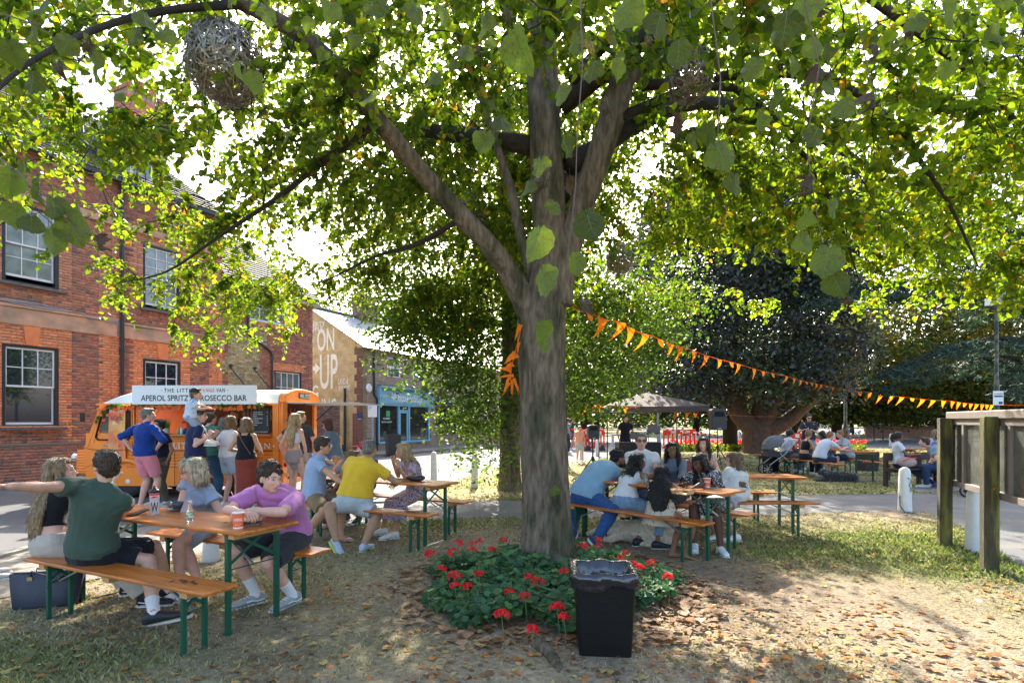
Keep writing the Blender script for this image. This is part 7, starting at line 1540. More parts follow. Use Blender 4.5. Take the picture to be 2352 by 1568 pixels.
 for i,a_ in enumerate((al,ar)):
  t_=toe(i,None);up_=UP-t_*t_.z;up_.normalize();rr_=t_.cross(up_).normalized();g_=a_-up_*z_a
  def fs(y,w,h,z0=0.0):return(g_+t_*y+up_*(z0+h/2),rr_,up_,w,h/2)
  ks=s*(.92 if fem else 1.0)
  if bare_f:
   body.loft([fs(-.055*ks,.024,.05,.012),fs(-.03*ks,.032,.075,.012),fs(.03*ks,.036,.075,.012),fs(.09*ks,.042,.045,.012),fs(.15*ks,.045,.028,.012),fs(.185*ks,.034,.02,.012)],12)
 fused_object('body',body,vox,m_sk,root,smooth=3,extra=fingers_mesh)
 for i,a_ in enumerate((al,ar)):
  t_=toe(i,None);up_=(UP-t_*t_.z).normalized();rr_=t_.cross(up_).normalized();g_=a_-up_*z_a;ks=s*(.92 if fem else 1.0)*1.06
  def fs(y,w,h,z0=0.0):return(g_+t_*y*ks+up_*(z0+h/2),rr_,up_,w,h/2)
  if not bare_f:
   pc=PC();hi=sk_.get('high',0);pc.loft([fs(-.078,.024,.055,.018),fs(-.060,.036,.088+hi*.3,.016),fs(-.02,.040,.100+hi,.016),fs(.03,.041,.088+hi*.3,.016),fs(.09,.044,.064,.016),(fs(.15,.046,.050,.016)),fs(.195,.040,.040,.018),fs(.222,.022,.026,.02)],16)
   sm=mat('shoe_%d_%d_%d'%tuple(int(x*99)for x in sk_['col']),sk_['col'],rough=.55,var=.15,vs=30,bump=.2,bs=60);sh_=fused_object('shoe',pc,max(.009,vox*.8),sm,root,smooth=2)
  pc=PC();th_s=.022 if not bare_f else .014
  z0_=-.004 if not bare_f else .0
  mb=MB();ring0,ring1=[],[]
  for y,w in((-.086,.018),(-.075,.034),(-.03,.041),(.03,.038),(.10,.046),(.16,.048),(.205,.040),(.232,.018)):ring0.append((y,w))
  outl=[(y,w)for y,w in ring0]+[(y,-w)for y,w in reversed(ring0)]
  mb.prism([(w,y*ks)for y,w in outl],g_+up_*z0_,rr_,t_,up_,th_s)
  so=mb.build('sole',mat('sole_%d_%d_%d'%tuple(int(x*99)for x in sk_.get('sole',(.75,.75,.73))),sk_.get('sole',(.75,.75,.73)),rough=.6),root if bare_f else sh_,bevel=.004)
  if bare_f and sk_.get('strap',True):
   mb=MB();c_=g_+t_*.12*ks+up_*.045;mb.tube([g_+t_*.06*ks-rr_*.04+up_*.015,g_+t_*.10*ks-rr_*.022+up_*.055,c_+t_*.03+up_*.0,g_+t_*.10*ks+rr_*.022+up_*.055,g_+t_*.06*ks+rr_*.04+up_*.015],.006,6);mb.build('strap',mat('sandal_strap',(.65,.6,.52)),so)
  if sk_.get('stripe'):
   mb=MB()
   for sg_ in(-1,1):mb.tube([g_+t_*y*ks+rr_*sg_*w+up_*z_ for y,w,z_ in((-.05,.041,.05),(0,.044,.042),(.05,.046,.055),(.09,.046,.05))],.005,5)
   mb.build('side_stripe',m_wh,sh_)
   mb=MB()
   for q_ in range(5):y=.02+q_*.022;mb.tube([g_+t_*y*ks-rr_*.022+up_*(.098-q_*.008),g_+t_*(y+.01)*ks+up_*(.106-q_*.008),g_+t_*y*ks+rr_*.022+up_*(.098-q_*.008)],.004,4)
   mb.build('laces',m_wh,sh_)
  if sk_.get('sock'):
   k_=(kl,kr)[i];pc=PC();pc.tube([a_-up_*.02,a_.lerp(k_,.12),a_.lerp(k_,sk_['sock'])],[.042*tk,.041*tk,.050*tk]);fused_object('sock',pc,max(.010,vox),mat('sock_white',sk_.get('sockcol',(.74,.74,.76)),rough=.9,bump=.5,bs=90,stretch=(1,1,.1)),root,smooth=1)
# clothing ------------------------------------------------------------
 if bottom:
  pc=PC();k_=bottom['kind'];inf=bottom.get('inf',.014);ln=bottom.get('len',.42);ws=bottom.get('waist',.20)
  bm=bottom.get('mat')or fabric('%s_%d_%d_%d'%((k_,)+tuple(int(x*99)for x in bottom['col'])),bottom['col'],**bottom.get('fab',{}))
  pc.loft([sec(t,inf+(.004 if t<ws-.03 else 0))for t in(-.23,-.12,.02,ws*.6,ws)],20)
  if k_ in('shorts','trousers'):
   for h_,kk,a_ in((HL_,kl,al),(HR_,kr,ar)):limb(pc,h_,kk,a_,lg_r,inf+.004,ln if k_=='shorts' else bottom.get('len',.985),bottom.get('flare',.014 if k_=='shorts' else .006))
  else:
   fl_=bottom.get('flare',.03)
   if sit:
    kn_l,kn_r=HL_.lerp(kl,min(1,ln*2)),HR_.lerp(kr,min(1,ln*2));mid0,mid1=(HL_+HR_)/2,(kn_l+kn_r)/2;wd=(kn_r-kn_l).length/2+lg_r[2]+inf+fl_
    pc.loft([(mid0-F0*.02,R0,UP,.175*tk+inf,.10*tk+inf),(mid0.lerp(mid1,.5),R0,UP,(.17*tk+wd)/2+inf,.088*tk+inf),(mid1,R0,UP,wd,.075*tk+inf)],18)
    if ln>.5:
     al_,ar_=kl.lerp(al,(ln-.5)*2),kr.lerp(ar,(ln-.5)*2);pc.loft([((kl+kr)/2+UP*.04,R0,F0,wd,.085+inf),((kl+kr)/2-UP*.08,R0,F0,wd+fl_,.10+inf),((al_+ar_)/2,R0,F0,wd+fl_*1.6,.12+inf)],18)
    if bottom.get('drape'):p_=pel-UP*.09;pc.loft([(pel+UP*.03,R0,F0,.18*tk+inf,.13*tk+inf),(p_,R0,F0,.24*tk+inf,.17*tk+inf),(p_-UP*.10,R0,F0,.29*tk+inf,.21*tk+inf)],20)
   else:
    a_=(kl+kr)/2;b_=(al+ar)/2;q_=pel.lerp(a_,min(1,ln*2))if ln<=.5 else a_.lerp(b_,(ln-.5)*2);pc.loft([sec(.02,inf),(pel-UP*.10,R0,F0,.182*tk*b+inf,.13*tk+inf),(pel.lerp(q_,.6),R0,F0,.165*tk+inf+fl_*.6,.12*tk+inf+fl_*.6),(q_,R0,F0,.155*tk+inf+fl_,.11*tk+inf+fl_)],22)
  o=fused_object(k_,pc,vox,bm,root,smooth=3,noise=.7*bottom.get('noise',.006),nscale=bottom.get('ns',16),seed=len(label))
  if bottom.get('belt'):
   pc=PC();pc.loft([sec(ws-.045,inf+.008),sec(ws+.012,inf+.008)],20);fused_object('belt',pc,.009,mat('belt_%d'%int(bottom['belt'][2]*99),bottom['belt'],rough=.6),root,smooth=1)
 if top:
  pc=PC();inf=top.get('inf',.011);hem=top.get('hem',.02);sl=top.get('sleeve',.26);tt=top.get('top',.992)
  tm_=top.get('mat')or fabric('%s_%d_%d_%d'%(('top',)+tuple(int(x*99)for x in top['col'])),top['col'],**top.get('fab',{}))
  ts=[hem+(tt-hem)*k/8 for k in range(8)];ts=sorted([t for t in ts if t<.85]+[t for t in(.86,.90,.93,.95,.968,.985)if t<tt]+[tt]);pc.loft([sec(t,inf+(.010 if .88<t<.985 and sl>0 else .009 if t<.2 and hem<.15 else 0)+(top.get('loose',.0)*math.sin(max(0,1-t)*1.9)if t<.9 else 0)+(top.get('flare',0)*max(0,.3-t)*3))for t in ts],20)
  if sl>0:
   pc.tube(TRZ[0],[x+inf+.003 for x in TRZ[1]])
   for S_,e_,w_ in((SL,eL,wL),(SR,eR,wR)):limb(pc,S_,e_,w_,ar_r,inf+.003,sl,top.get('sflare',.010));pc.ell(S_-UP*.008,(.055*tk+inf*.8,)*3)
  elif top.get('straps'):
   w_=top['straps']
   for sx_ in(-1,1):c0=C(tt-.03)+r9_*sx_*.085*s;pc.tube([c0-f9*.08*s-UP*.02,C(.97)+r9_*sx_*.085*s-f9*.045*s+UP*.005,C(.98)+r9_*sx_*.08*s+f9*.045*s,c0+f9*.10*s-UP*.02],[w_]*4,flat=.5)
  fused_object(top.get('name','tshirt'),pc,vox,tm_,root,smooth=3,noise=1.7*top.get('noise',.007),nscale=top.get('ns',13),seed=len(label)+5)
  if tt>.97 and vox<.02 and not top.get('collar'):
   mb=MB();r_,f_=RF(.98);c_=C(.985);kw=(.064 if fem else .073)*s*(.55+.45*b)+inf;mb.tube([c_+r_*kw*1.06*math.cos(a_)+f_*(kw*math.sin(a_)+.004)-D(1)*.012*(1+math.sin(a_))for a_ in np.linspace(0,2*math.pi,21)],.0065,6);mb.build('neckband',tm_,root,smooth=True)
  if top.get('collar'):
   pc=PC();pc.tube([C(.965)-f9*.07*s,C(1.04)-f9*.055*s],[(.072*s,.03),(.058*s,.024)]);pc.loft([(C(.955),r9_,f9,.075*s,.072*s),(C(1.035),r9_,f9,.064*s,.066*s)],18);fused_object('collar',pc,.008,mat('collar_%d_%d_%d'%tuple(int(x*99)for x in top['collar']),top['collar'],rough=.85),root,smooth=1)
# hair ------------------------------------------------------------------
 if hair:
  pc=PC();st=hair.get('style','short');vol=hair.get('vol',1.0)
  if st!='bald':
   hell(pc,(0,-.026,.040),(.081*vol,.098*vol,.086*vol));hell(pc,(0,-.058,.0),(.073*vol,.062*vol,.085*vol))
   if st in('short','crop'):hell(pc,(0,.028,.096),(.055,.055*vol,.026*vol));[hell(pc,(sx_*.07,-.01,.03),(.012*vol,.04,.045))for sx_ in(-1,1)]
   if st=='curly':
    rc=random.Random(3)
    for k in range(46):a_=rc.uniform(0,6.28);e_=rc.uniform(-.1,1.5);hell(pc,(.078*math.cos(a_)*math.cos(e_),-.02+.095*math.sin(a_)*math.cos(e_)*(1 if math.sin(a_)<0 else .9),.045+.085*math.sin(e_)),(.02,.02,.018),7,6)
   if st in('bob','long','straight','ponytail','bun'):hell(pc,(0,.015,.085),(.066,.068,.036));[hell(pc,(sx_*.066,.0,.02),(.022,.05,.062))for sx_ in(-1,1)]
   if st=='bob':
    ln=hair.get('len',.12);hell(pc,(0,-.05,-.045),(.092,.07,.088+ln*.3));[hell(pc,(sx_*.074,.0,-.045),(.028,.052,.075+ln*.2))for sx_ in(-1,1)]
   if st in('long','straight'):
    ln=hair.get('len',.35);bk=-f9;spread=hair.get('w',1.0)
    c0,c1=HP(0,-.065,.0),HP(0,-.078,-.07);c2=neck+bk*(.085*s)-UP*.02;c3=c2-D(.8)*ln*.55+bk*.025-UP*.02;c4=c2-D(.6)*ln+bk*.02-UP*.02
    rr_,ff=RF(.9);pc.loft([(c0,hr_,hf2,.078,.06),(c1,hr_,hf2,.088*spread,.055),(c2,rr_,ff,.105*spread,.045),(c3,rr_,ff,.098*spread,.038),(c4,rr_,ff,.05*spread,.02)],16)
    for sx_ in(-1,1):
     fr_=hair.get('front',.55);pc.tube([HP(sx_*.070,.0,.03),HP(sx_*.082,.01,-.06),neck+rr_*sx_*.085+ff*.03+UP*.03,neck+rr_*sx_*.09+ff*.09*fr_*2-UP*ln*fr_],[(.03,.045),(.028,.042),(.03,.03),(.014,.014)])
   if st=='ponytail':c0=HP(0,-.11,.03);pc.tube([HP(0,-.09,.04),c0-hf2*.03,c0-hf2*.05-UP*.1,c0-hf2*.03-UP*.2],[.03,.032,.034,.01])
   if st=='bun':hell(pc,(0,-.10,.055),(.04,.04,.04))
   ho=fused_object('hair',pc,max(.008,vox*.8),hair_m(hair['col']),root,smooth=1,noise=.006 if st!='crop' else .002,nscale=55,seed=3)
   if vox<.014:
    me=ho.data;n_=len(me.vertices);co=np.empty(n_*3,dtype=np.float32);me.vertices.foreach_get('co',co);co=co.reshape(-1,3);no=np.empty(n_*3,dtype=np.float32);me.vertices.foreach_get('normal',no);no=no.reshape(-1,3)
    r=np.random.default_rng(5);ii=r.integers(0,n_,900 if st in('long','straight','bob')else 650);p_,q_=co[ii]+np.array(wm(ho).translation,dtype=np.float32),no[ii];dn=np.array((0,0,-1.0))+r.normal(size=p_.shape)*.13
    tg_=dn-q_*(dn*q_).sum(1)[:,None];tg_/=np.linalg.norm(tg_,axis=1)[:,None]+1e-6;L_=r.uniform(.4,1.2,(len(ii),1))*(.075 if st in('long','straight','bob')else .022 if st in('short','crop')else .035);sd_=np.cross(tg_,q_)*.0022
    P3=np.stack([p_-q_*.003-sd_,p_-q_*.003+sd_,p_+tg_*L_*.55+q_*(.003+L_*.02)+sd_*.8,p_+tg_*L_+q_*L_*.04],1).reshape(-1,3)
    np_mesh('loose_strands',P3,np.arange(len(ii)*4).reshape(-1,4),hair_m(hair['col']),parent=ho,kind='stuff')
  if beard:pc=PC();hell(pc,(0,.050,-.082),(.038,.034,.030));hell(pc,(0,.030,-.07),(.056,.045,.032));fused_object('beard',pc,.009,hair_m(beard),root,smooth=2,noise=.002,nscale=60)
# face ------------------------------------------------------------------
 if face:
  for sx_ in(-1,1):
   mb=MB();mb.ell(HP(sx_*.031,.0765,.010),(.0125*hs,.0065*hs,.0052*hs),HM,10,7,0);mb.ell(HP(sx_*.031,.0815,.010),(.0062*hs,.0035*hs,.0052*hs),HM,8,6,1);mb.build('eye',[mat('eye_white',(.36,.32,.30),rough=.2,var=0),mat('iris',(.02,.012,.008),rough=.1,var=0)],root,smooth=True)
   mb=MB();mb.tube([HP(sx_*.016,.0905,.033),HP(sx_*.032,.089,.036),HP(sx_*.050,.077,.031)],[.002*hs,.003*hs,.0014*hs],5);mb.build('eyebrow',hair_m('brown' if not hair or hair['col']not in('black','dark')else 'dark'),root)
  mb=MB();mb.ell(HP(0,.0915,-.0515),(.021*hs,.007*hs,.0048*hs),HM,10,6);mb.ell(HP(0,.0905,-.0595),(.018*hs,.007*hs,.0052*hs),HM,10,6);mb.build('mouth',mat('lips_'+skin,tuple(x*k for x,k in zip(SK[skin],(.80,.50,.52))),rough=.4,var=0),root,smooth=True)
 if glasses:
  dk=glasses!='clear';mb=MB();zo=.052 if glasses=='onhead' else 0;yo=-.03 if glasses=='onhead' else 0
  zg=.010 if not zo else .085
  for sx_ in(-1,1):
   pts=[(sx_*.033+.025*math.cos(a_),.100+yo-.004*abs(math.cos(a_)),zg+.020*math.sin(a_))for a_ in np.linspace(0,2*math.pi,13)]
   if dk:mb.prism([(x*hs,z_*hs)for x,_,z_ in pts[:-1]],HP(0,.0985+yo,0),HM.col[0].copy(),HM.col[2].copy(),HM.col[1].copy(),.004)
   mb.tube([HP(*p)for p in pts],.0022*hs,5);mb.tube([HP(sx_*.057,.092+yo,zg+.005),HP(sx_*.078,.02+yo,zg+.006),HP(sx_*.080,-.01+yo,zg-.004)],.0024*hs,5)
  mb.tube([HP(-.012,.101+yo,zg+.004),HP(.012,.101+yo,zg+.004)],.0024*hs,5)
  mb.build('sunglasses' if dk else 'glasses',mat('dark_lens',(.012,.01,.01),rough=.12,spec=.8)if dk and glasses!='onhead' else mat('green_lens',(.10,.32,.27),rough=.15)if dk else mat('red_rims',(.18,.02,.03),rough=.3),root)
 if cap:
  pc=PC();hell(pc,(0,-.022,.055),(.086,.102,.080));cc_=cap['col'];cm__=mat('cap_%d_%d'%(int(cc_[0]*99),int(cc_[2]*99)),cc_,rough=.8,bump=.2)
  co=fused_object('cap',pc,.009,cm__,root,smooth=2);bd=cap.get('back');sg_=-1 if bd else 1
  mb=MB();vs=[]
  for k in range(9):
   a_=R(-62+124*k/8);x,y=math.sin(a_),math.cos(a_);vs+=[HP(.078*x,sg_*(.065+.02*y),.058),HP(.074*x,sg_*(.085+.085*y),.042+.006*y)]
  mb.add(vs,[(2*k,2*k+1,2*k+3,2*k+2)for k in range(8)]);bo=mb.build('brim',mat('brim_pale',cap['brim'],rough=.8)if cap.get('brim')else cm__,co);so2=bo.modifiers.new('s','SOLIDIFY');so2.thickness=.005
 root['_']=0;del root['_']
 return dict(root=root,wl=wL,wr=wR,hc=hc,HP=HP,HM=HM,neck=neck,C=C,RF=RF,kl=kl,kr=kr,SL=SL,SR=SR,eL=eL,eR=eR,pel=pel)
def wristband(P,side,m_,nm='watch'):
 w_,e_=(P['wl'],P['eL'])if side=='l' else(P['wr'],P['eR']);d=(w_-e_).normalized();c=w_-d*.015;mb=MB();r_,u_,_=frame(d);mb.tube([c-d*.006,c+d*.006],.033,12);mb.box(c+u_*.03,(.026,.026,.01));mb.build(nm,m_,P['root'])
def tcol(*c,**k):return dict(col=c,**k)
FLORAL=mat('floral_print',(.55,.42,.50),rough=.85,var=.1,c2=(.16,.07,.12),c2s=42,c2w=(.52,.56),transl=(1.1,1.1,1.1,.15))
DITSY=mat('ditsy_print',(.022,.025,.035),rough=.85,var=.1,c2=(.50,.52,.55),c2s=48,c2w=(.55,.59))
CREAMF=mat('cream_flower_print',(.60,.52,.40),rough=.85,var=.1,c2=(.25,.10,.06),c2s=30,c2w=(.60,.64),transl=(1.1,1.05,.9,.15))
TIEDYE=mat('tie_dye',(.55,.62,.72),rough=.85,var=.08,c2=(.16,.28,.58),c2s=13,c2w=(.52,.62))
HAWAII=mat('dark_flower_shirt',(.02,.02,.025),rough=.8,c2=(.4,.38,.38),c2s=16,c2w=(.62,.66))
def stripes(name,a,b,sc=26):
 m=mat(name,a,rough=.85,var=0);N,L=m.node_tree.nodes,m.node_tree.links;w=N.new('ShaderNodeTexWave');w.bands_direction='Z';w.inputs['Scale'].default_value=sc;tc=N.new('ShaderNodeTexCoord');L.new(tc.outputs['Object'],w.inputs['Vector'])
 r=N.new('ShaderNodeValToRGB');r.color_ramp.interpolation='CONSTANT';r.color_ramp.elements[0].color=(*a,1);r.color_ramp.elements[1].position=.5;r.color_ramp.elements[1].color=(*b,1);L.new(w.outputs['Fac'],r.inputs[0]);L.new(r.outputs[0],N['Principled BSDF'].inputs['Base Color']);return m
STRIPE=stripes('striped_jersey',(.55,.56,.55),(.10,.14,.17),12)
DENIM=dict(fab=dict(var=.25,vs=25));JEAN=(.05,.12,.27);LDEN=(.30,.42,.55)
WSH=dict(col=(.70,.70,.68));TRAIN=dict(stripe=True,col=(.30,.31,.31),sole=(.78,.78,.77),sock=.42)
# ---------------- front left table
G1=person('young man in a dark green T-shirt, back to us, arm stretched out left',(-3.22,4.37,.55),10,H=1.84,b=1.03,neck=A(238,1116,4.32),cyaw=0,hyaw=-62,hpitch=2,sit=True,hl=A(20,1116,3.75),hr=A(296,1166,4.86),el=V(0,.2,-1),er=(333,1185,4.5),fl=(-2.72,4.32,0),fr=(-2.98,4.95,0),ty=60,footdir=((.93,.3,.16),None),hand_dirs=((-1,-.1,0),(-.5,.6,.2)),top=tcol(.050,.085,.062,hem=-.02,sleeve=.30,loose=.012,ns=11,noise=.008),bottom=dict(kind='shorts',col=(.012,.014,.02),len=.42),hair=dict(style='short',col='brown',vol=1.04),skin='fair',shoes=dict(col=(.02,.02,.022),sole=(.52,.48,.40),sock=.30),vox=.009)
mb=MB();k_=G1['kr'];a_=G1['pel']
q_=a_.lerp(k_,.72)+V(.055,-.055,.0)
for k in range(3):mb.tube([q_+V(-.06,-.045,.05-k*.022)*.8,q_+V(.0,-.008,.055-k*.022),q_+V(.05,.05,.06-k*.022)],.004,5)
mb.build('white_stripes',m_wh,G1['root'])
person('woman in a black crop top with long fair hair beside the green shirted man',(-3.74,4.62,.55),22,H=1.68,fem=True,neck=A(128,1122,4.72),cyaw=30,hyaw=62,hpitch=3,sit=True,hl=A(180,1150,5.0),hr=A(262,1100,4.9),er=V(.3,-.3,-.8),fl=(-3.40,5.05,0),fr=(-3.05,4.75,0),ty=70,top=tcol(.012,.012,.016,hem=.30,sleeve=.22,name='crop_top'),bottom=dict(kind='trousers',col=(.50,.44,.38),waist=.18,inf=.02,len=.95,flare=.03),hair=dict(style='long',col='dblonde',len=.42,front=.3),skin='rose',shoes=dict(col=(.015,.015,.018),high=.05,stripe=True),vox=.010)
GW=person('woman with pale bob and red glasses in grey blue, looking at a phone',(-2.95,5.42,.55),205,H=1.68,fem=True,b=1.04,neck=A(455,1112,5.22),cyaw=212,hyaw=238,hpitch=-16,sit=True,hl=A(458,1180,4.98),hr=A(412,1176,4.95),fl=(-2.87,4.93,0),fr=(-2.72,4.98,0),ty=215,top=tcol(.30,.36,.47,sleeve=.16,sflare=.03,hem=.0,loose=.012),bottom=dict(kind='skirt',col=(.33,.35,.42),len=.40,flare=.0),hair=dict(style='bob',col='pale',len=.11),skin='rose',glasses='clear',shoes=WSH,vox=.009,hcurl=45)
mb=MB()
for sx_ in(-1,1):
 pts=[GW['HP'](sx_*.033+.026*math.cos(a_),.055+.02*math.sin(a_),.128-.012*math.sin(a_))for a_ in np.linspace(0,6.283,11)];mb.add(pts[:-1],[tuple(range(10))]);mb.tube(pts,.003,5);mb.tube([GW['HP'](sx_*.058,.05,.125),GW['HP'](sx_*.088,-.03,.09)],.003,5)
mb.tube([GW['HP'](-.01,.06,.13),GW['HP'](.01,.06,.13)],.003,5);mb.build('raised_sunglasses',mat('green_lens',(.10,.32,.27),rough=.15),GW['root'])
p=GW['wl'].lerp(GW['wr'],.5)+V(.015,-.07,.055);t=thing('mobile_phone','phone in a pale pink case held by the woman with red glasses','phone',p);mb=MB();mb.box(p,(.074,.010,.150),Matrix.Rotation(R(20),3,'Z')@Matrix.Rotation(R(-35),3,'X')@Matrix.Rotation(R(12),3,'Y'));mb.build('phone_case',mat('pink_case',(.40,.30,.30),rough=.4),t,bevel=.004)
PK=person('young man in a pink T-shirt leaning over crossed arms on the nearest table',(-1.94,4.98,.56),206,H=1.84,b=.98,neck=A(627,1132,4.58),cyaw=200,hyaw=122,hpitch=-12,sit=True,hr=A(556,1178,4.22),hl=A(566,1174,4.30),el=(622,1184,4.25),er=(503,1170,4.45),fl=(-1.84,4.78,0),fr=(-2.16,4.80,0),ty=212,top=tcol(.52,.20,.46,hem=-.08,sleeve=.38,loose=.018,inf=.014,noise=.011,ns=10),bottom=dict(kind='shorts',col=(.035,.037,.045),len=.46,inf=.022),hair=dict(style='curly',col='brown'),beard=None,skin='rose',shoes=TRAIN,vox=.009,hand_dirs=((-.9,-.2,-.05),(.9,-.3,-.05)))
p=A(585,1166,4.25);t=thing('mobile_phone','dark phone on the table in the pink shirted man\'s hands','phone',V(p.x,p.y,.78));mb=MB();mb.box(V(p.x-.03,p.y,.79),(.15,.075,.012),Matrix.Rotation(.4,3,'Z'));mb.build('phone_body',m_dark,t)
t=thing('mobile_phone','black phone on the table by the green shirted man\'s elbow','phone',on(318,1182));mb=MB();mb.box(on(318,1182)+UP*.02,(.075,.15,.012),Matrix.Rotation(-.5,3,'Z')@Matrix.Rotation(.25,3,'X'));mb.build('phone_body',m_dark,t)
person('person in a navy top cut off by the left edge of the photo',(-5.42,5.25,.55),40,H=1.75,b=1.0,lean=10,sit=True,top=tcol(.07,.08,.13,sleeve=.3),bottom=dict(kind='shorts',col=(.02,.022,.03)),hair=dict(style='short',col='brown'),skin='rose',vox=.014,face=False)
# ---------------- middle left table
BP=person('man in a light blue polo shirt and sunglasses left of the yellow shirted man',(-2.62,7.55,.55),70,H=1.80,b=1.05,neck=A(735,1050,7.55),cyaw=78,hyaw=86,hpitch=-4,sit=True,hr=A(815,1130,7.1),hl=A(772,1062,7.25),el=V(-.1,.5,-.9),er=V(0,-.7,-.6),fl=(-2.2,7.3,0),fr=(-2.62,7.05,0),ty=110,top=tcol(.33,.44,.62,sleeve=.27,hem=-.06,loose=.014,name='polo_shirt',collar=(.26,.36,.55)),bottom=dict(kind='shorts',col=(.25,.16,.08),len=.44),hair=dict(style='short',col='brown',vol=1.08),glasses='dark',skin='tan',shoes=dict(bare=True,col=(.3,.3,.4),sole=(.05,.07,.22)),vox=.011,hand_dirs=((.2,0,1),None),hcurl=50)
wristband(BP,'l',mat('watch_steel',(.5,.5,.5),metal=.8,rough=.3))
YM=person('broad man in a yellow polo shirt seen from behind on the middle bench',(-1.96,7.10,.56),4,H=1.82,b=1.22,neck=A(842,1058,7.22),cyaw=8,hyaw=24,hpitch=0,sit=True,hl=A(770,1120,7.55),hr=A(905,1112,7.45),el=V(-.9,-.2,-.5),er=V(.9,-.2,-.5),fl=(-1.75,6.72,.0),fr=(-2.05,6.65,.05),ty=20,footdir=(None,(.55,-.45,-.55)),top=tcol(.80,.50,.035,sleeve=.28,hem=.10,loose=.012,name='polo_shirt',collar=(.74,.46,.03),noise=.007),bottom=dict(kind='shorts',col=(.50,.54,.56),len=.42,waist=.16,belt=(.02,.05,.20)),hair=dict(style='crop',col='grey',vol=1.0),skin='olive',shoes=dict(col=(.42,.48,.62),sole=(.55,.75,.12)),vox=.011)
FD=person('blonde woman in a lilac floral dress, hands raised, at the right of the middle table',(-1.36,8.10,.55),232,H=1.70,fem=True,b=1.06,neck=A(935,1058,7.95),cyaw=245,hyaw=262,hpitch=-3,sit=True,hr=A(903,1060,7.75),hl=A(915,1070,7.55),el=V(.2,-.3,-1),er=V(.1,.2,-1),fl=(-1.55,7.45,0),fr=(-1.75,7.70,0),ty=240,top=dict(mat=FLORAL,sleeve=.26,hem=-.02,name='dress',sflare=.03),bottom=dict(kind='skirt',mat=FLORAL,len=.78,flare=.05),hair=dict(style='long',col='blonde',len=.24,front=.25),skin='tan',shoes=WSH,vox=.011,hand_dirs=((-.2,0,1),(-.1,0,1)),hcurl=45)
wristband(FD,'l',mat('watch_steel'))
person('person in a bright red cap seated behind the yellow shirted man',(-2.35,9.1,.55),195,H=1.72,neck=A(838,1052,9.0),hyaw=258,sit=True,top=tcol(.10,.12,.16),bottom=dict(kind='trousers',col=(.05,.06,.09)),hair=dict(style='short',col='brown'),cap=dict(col=(.62,.02,.03)),skin='rose',vox=.014,shoes=dict(col=(.03,.03,.04)))
person('long haired woman with sunglasses on her head, just left of the yellow shirted man',(-2.45,8.45,.55),195,H=1.64,fem=True,neck=A(806,1072,8.4),hyaw=60,sit=True,top=tcol(.30,.28,.27),bottom=dict(kind='trousers',col=(.06,.07,.10)),hair=dict(style='long',col='light',len=.3),glasses='onhead',skin='rose',vox=.013,shoes=dict(bare=True,col=(.3,.2,.1),sole=(.3,.16,.08)))
# ---------------- queue at the van
def stand(px,Y,H):return V((px-CX)/FPX*Y,Y,.53*H)
person('tall man in a blue linen shirt and pink shorts with a hand on his hip',stand(334,9.9,1.80),22,H=1.82,b=1.06,lean=2,hyaw=58,hl=stand(334,9.9,0)+V(-.27,.02,1.05),hr=stand(334,9.9,0)+V(.20,-.02,1.05),el=V(-1,-.3,0),er=V(1,-.4,0),hand_dirs=((.7,.1,-.4),(-.7,-.1,-.2)),top=tcol(.012,.045,.24,sleeve=.55,hem=-.0,loose=.02,name='shirt',sflare=.02,noise=.009),bottom=dict(kind='shorts',col=(.80,.26,.32),len=.40,inf=.014,fab=dict(var=.06)),hair=dict(style='short',col='grey'),skin='rose',shoes=WSH,vox=.013)
person('woman in navy top and olive trousers behind the man in pink shorts',stand(370,10.4,1.62),200,H=1.62,fem=True,b=1.08,lean=2,hyaw=200,top=tcol(.018,.022,.05,sleeve=.28),bottom=dict(kind='trousers',col=(.13,.12,.075)),hair=dict(style='bun',col='dark'),glasses='dark',skin='olive',shoes=WSH,vox=.015)
NP=person('man in a navy T-shirt and black cap carrying a child on his shoulders',stand(450,9.6,1.78),48,H=1.80,b=1.10,lean=3,hyaw=72,hl=stand(450,9.6,0)+V(.17,.32,1.30),hr=stand(450,9.6,0)+V(.30,-.14,1.30),el=V(-.4,.1,-1),er=V(-.3,-.5,-1),hand_dirs=((.2,0,1),(.3,0,.8)),top=tcol(.018,.025,.08,sleeve=.30,hem=-.04,loose=.014),bottom=dict(kind='shorts',col=(.10,.11,.13)),hair=dict(style='crop',col='light'),cap=dict(col=(.03,.03,.035)),glasses='clear',skin='rose',shoes=WSH,vox=.013,hcurl=60)
nk=NP['neck'];
person('small child in a blue tie-dye T-shirt and navy cap riding on a man\'s shoulders',nk+V(-.09,-.02,.12),58,H=1.02,lean=8,hyaw=80,sit=True,hl=nk+V(.18,.12,.28),hr=nk+V(.20,-.03,.28),fl=nk+V(.22,.10,-.40),fr=nk+V(.26,-.12,-.40),kneepole=V(.9,.2,.3),ty=70,b=1.2,top=dict(mat=TIEDYE,sleeve=.30,hem=-.02,loose=.015),bottom=dict(kind='shorts',col=(.32,.36,.44),len=.46),hair=dict(style='crop',col='light'),cap=dict(col=(.02,.022,.035),brim=(.6,.6,.62)),skin='rose',shoes=WSH,vox=.012,head_s=1.08)
person('person in a sage green T-shirt behind the man carrying the child',stand(480,10.4,1.74),20,H=1.74,b=1.22,lean=2,top=tcol(.06,.20,.15,sleeve=.30,loose=.02),bottom=dict(kind='trousers',col=(.04,.09,.16)),hair=dict(style='short',col='brown'),skin='rose',shoes=WSH,vox=.015,face=False)
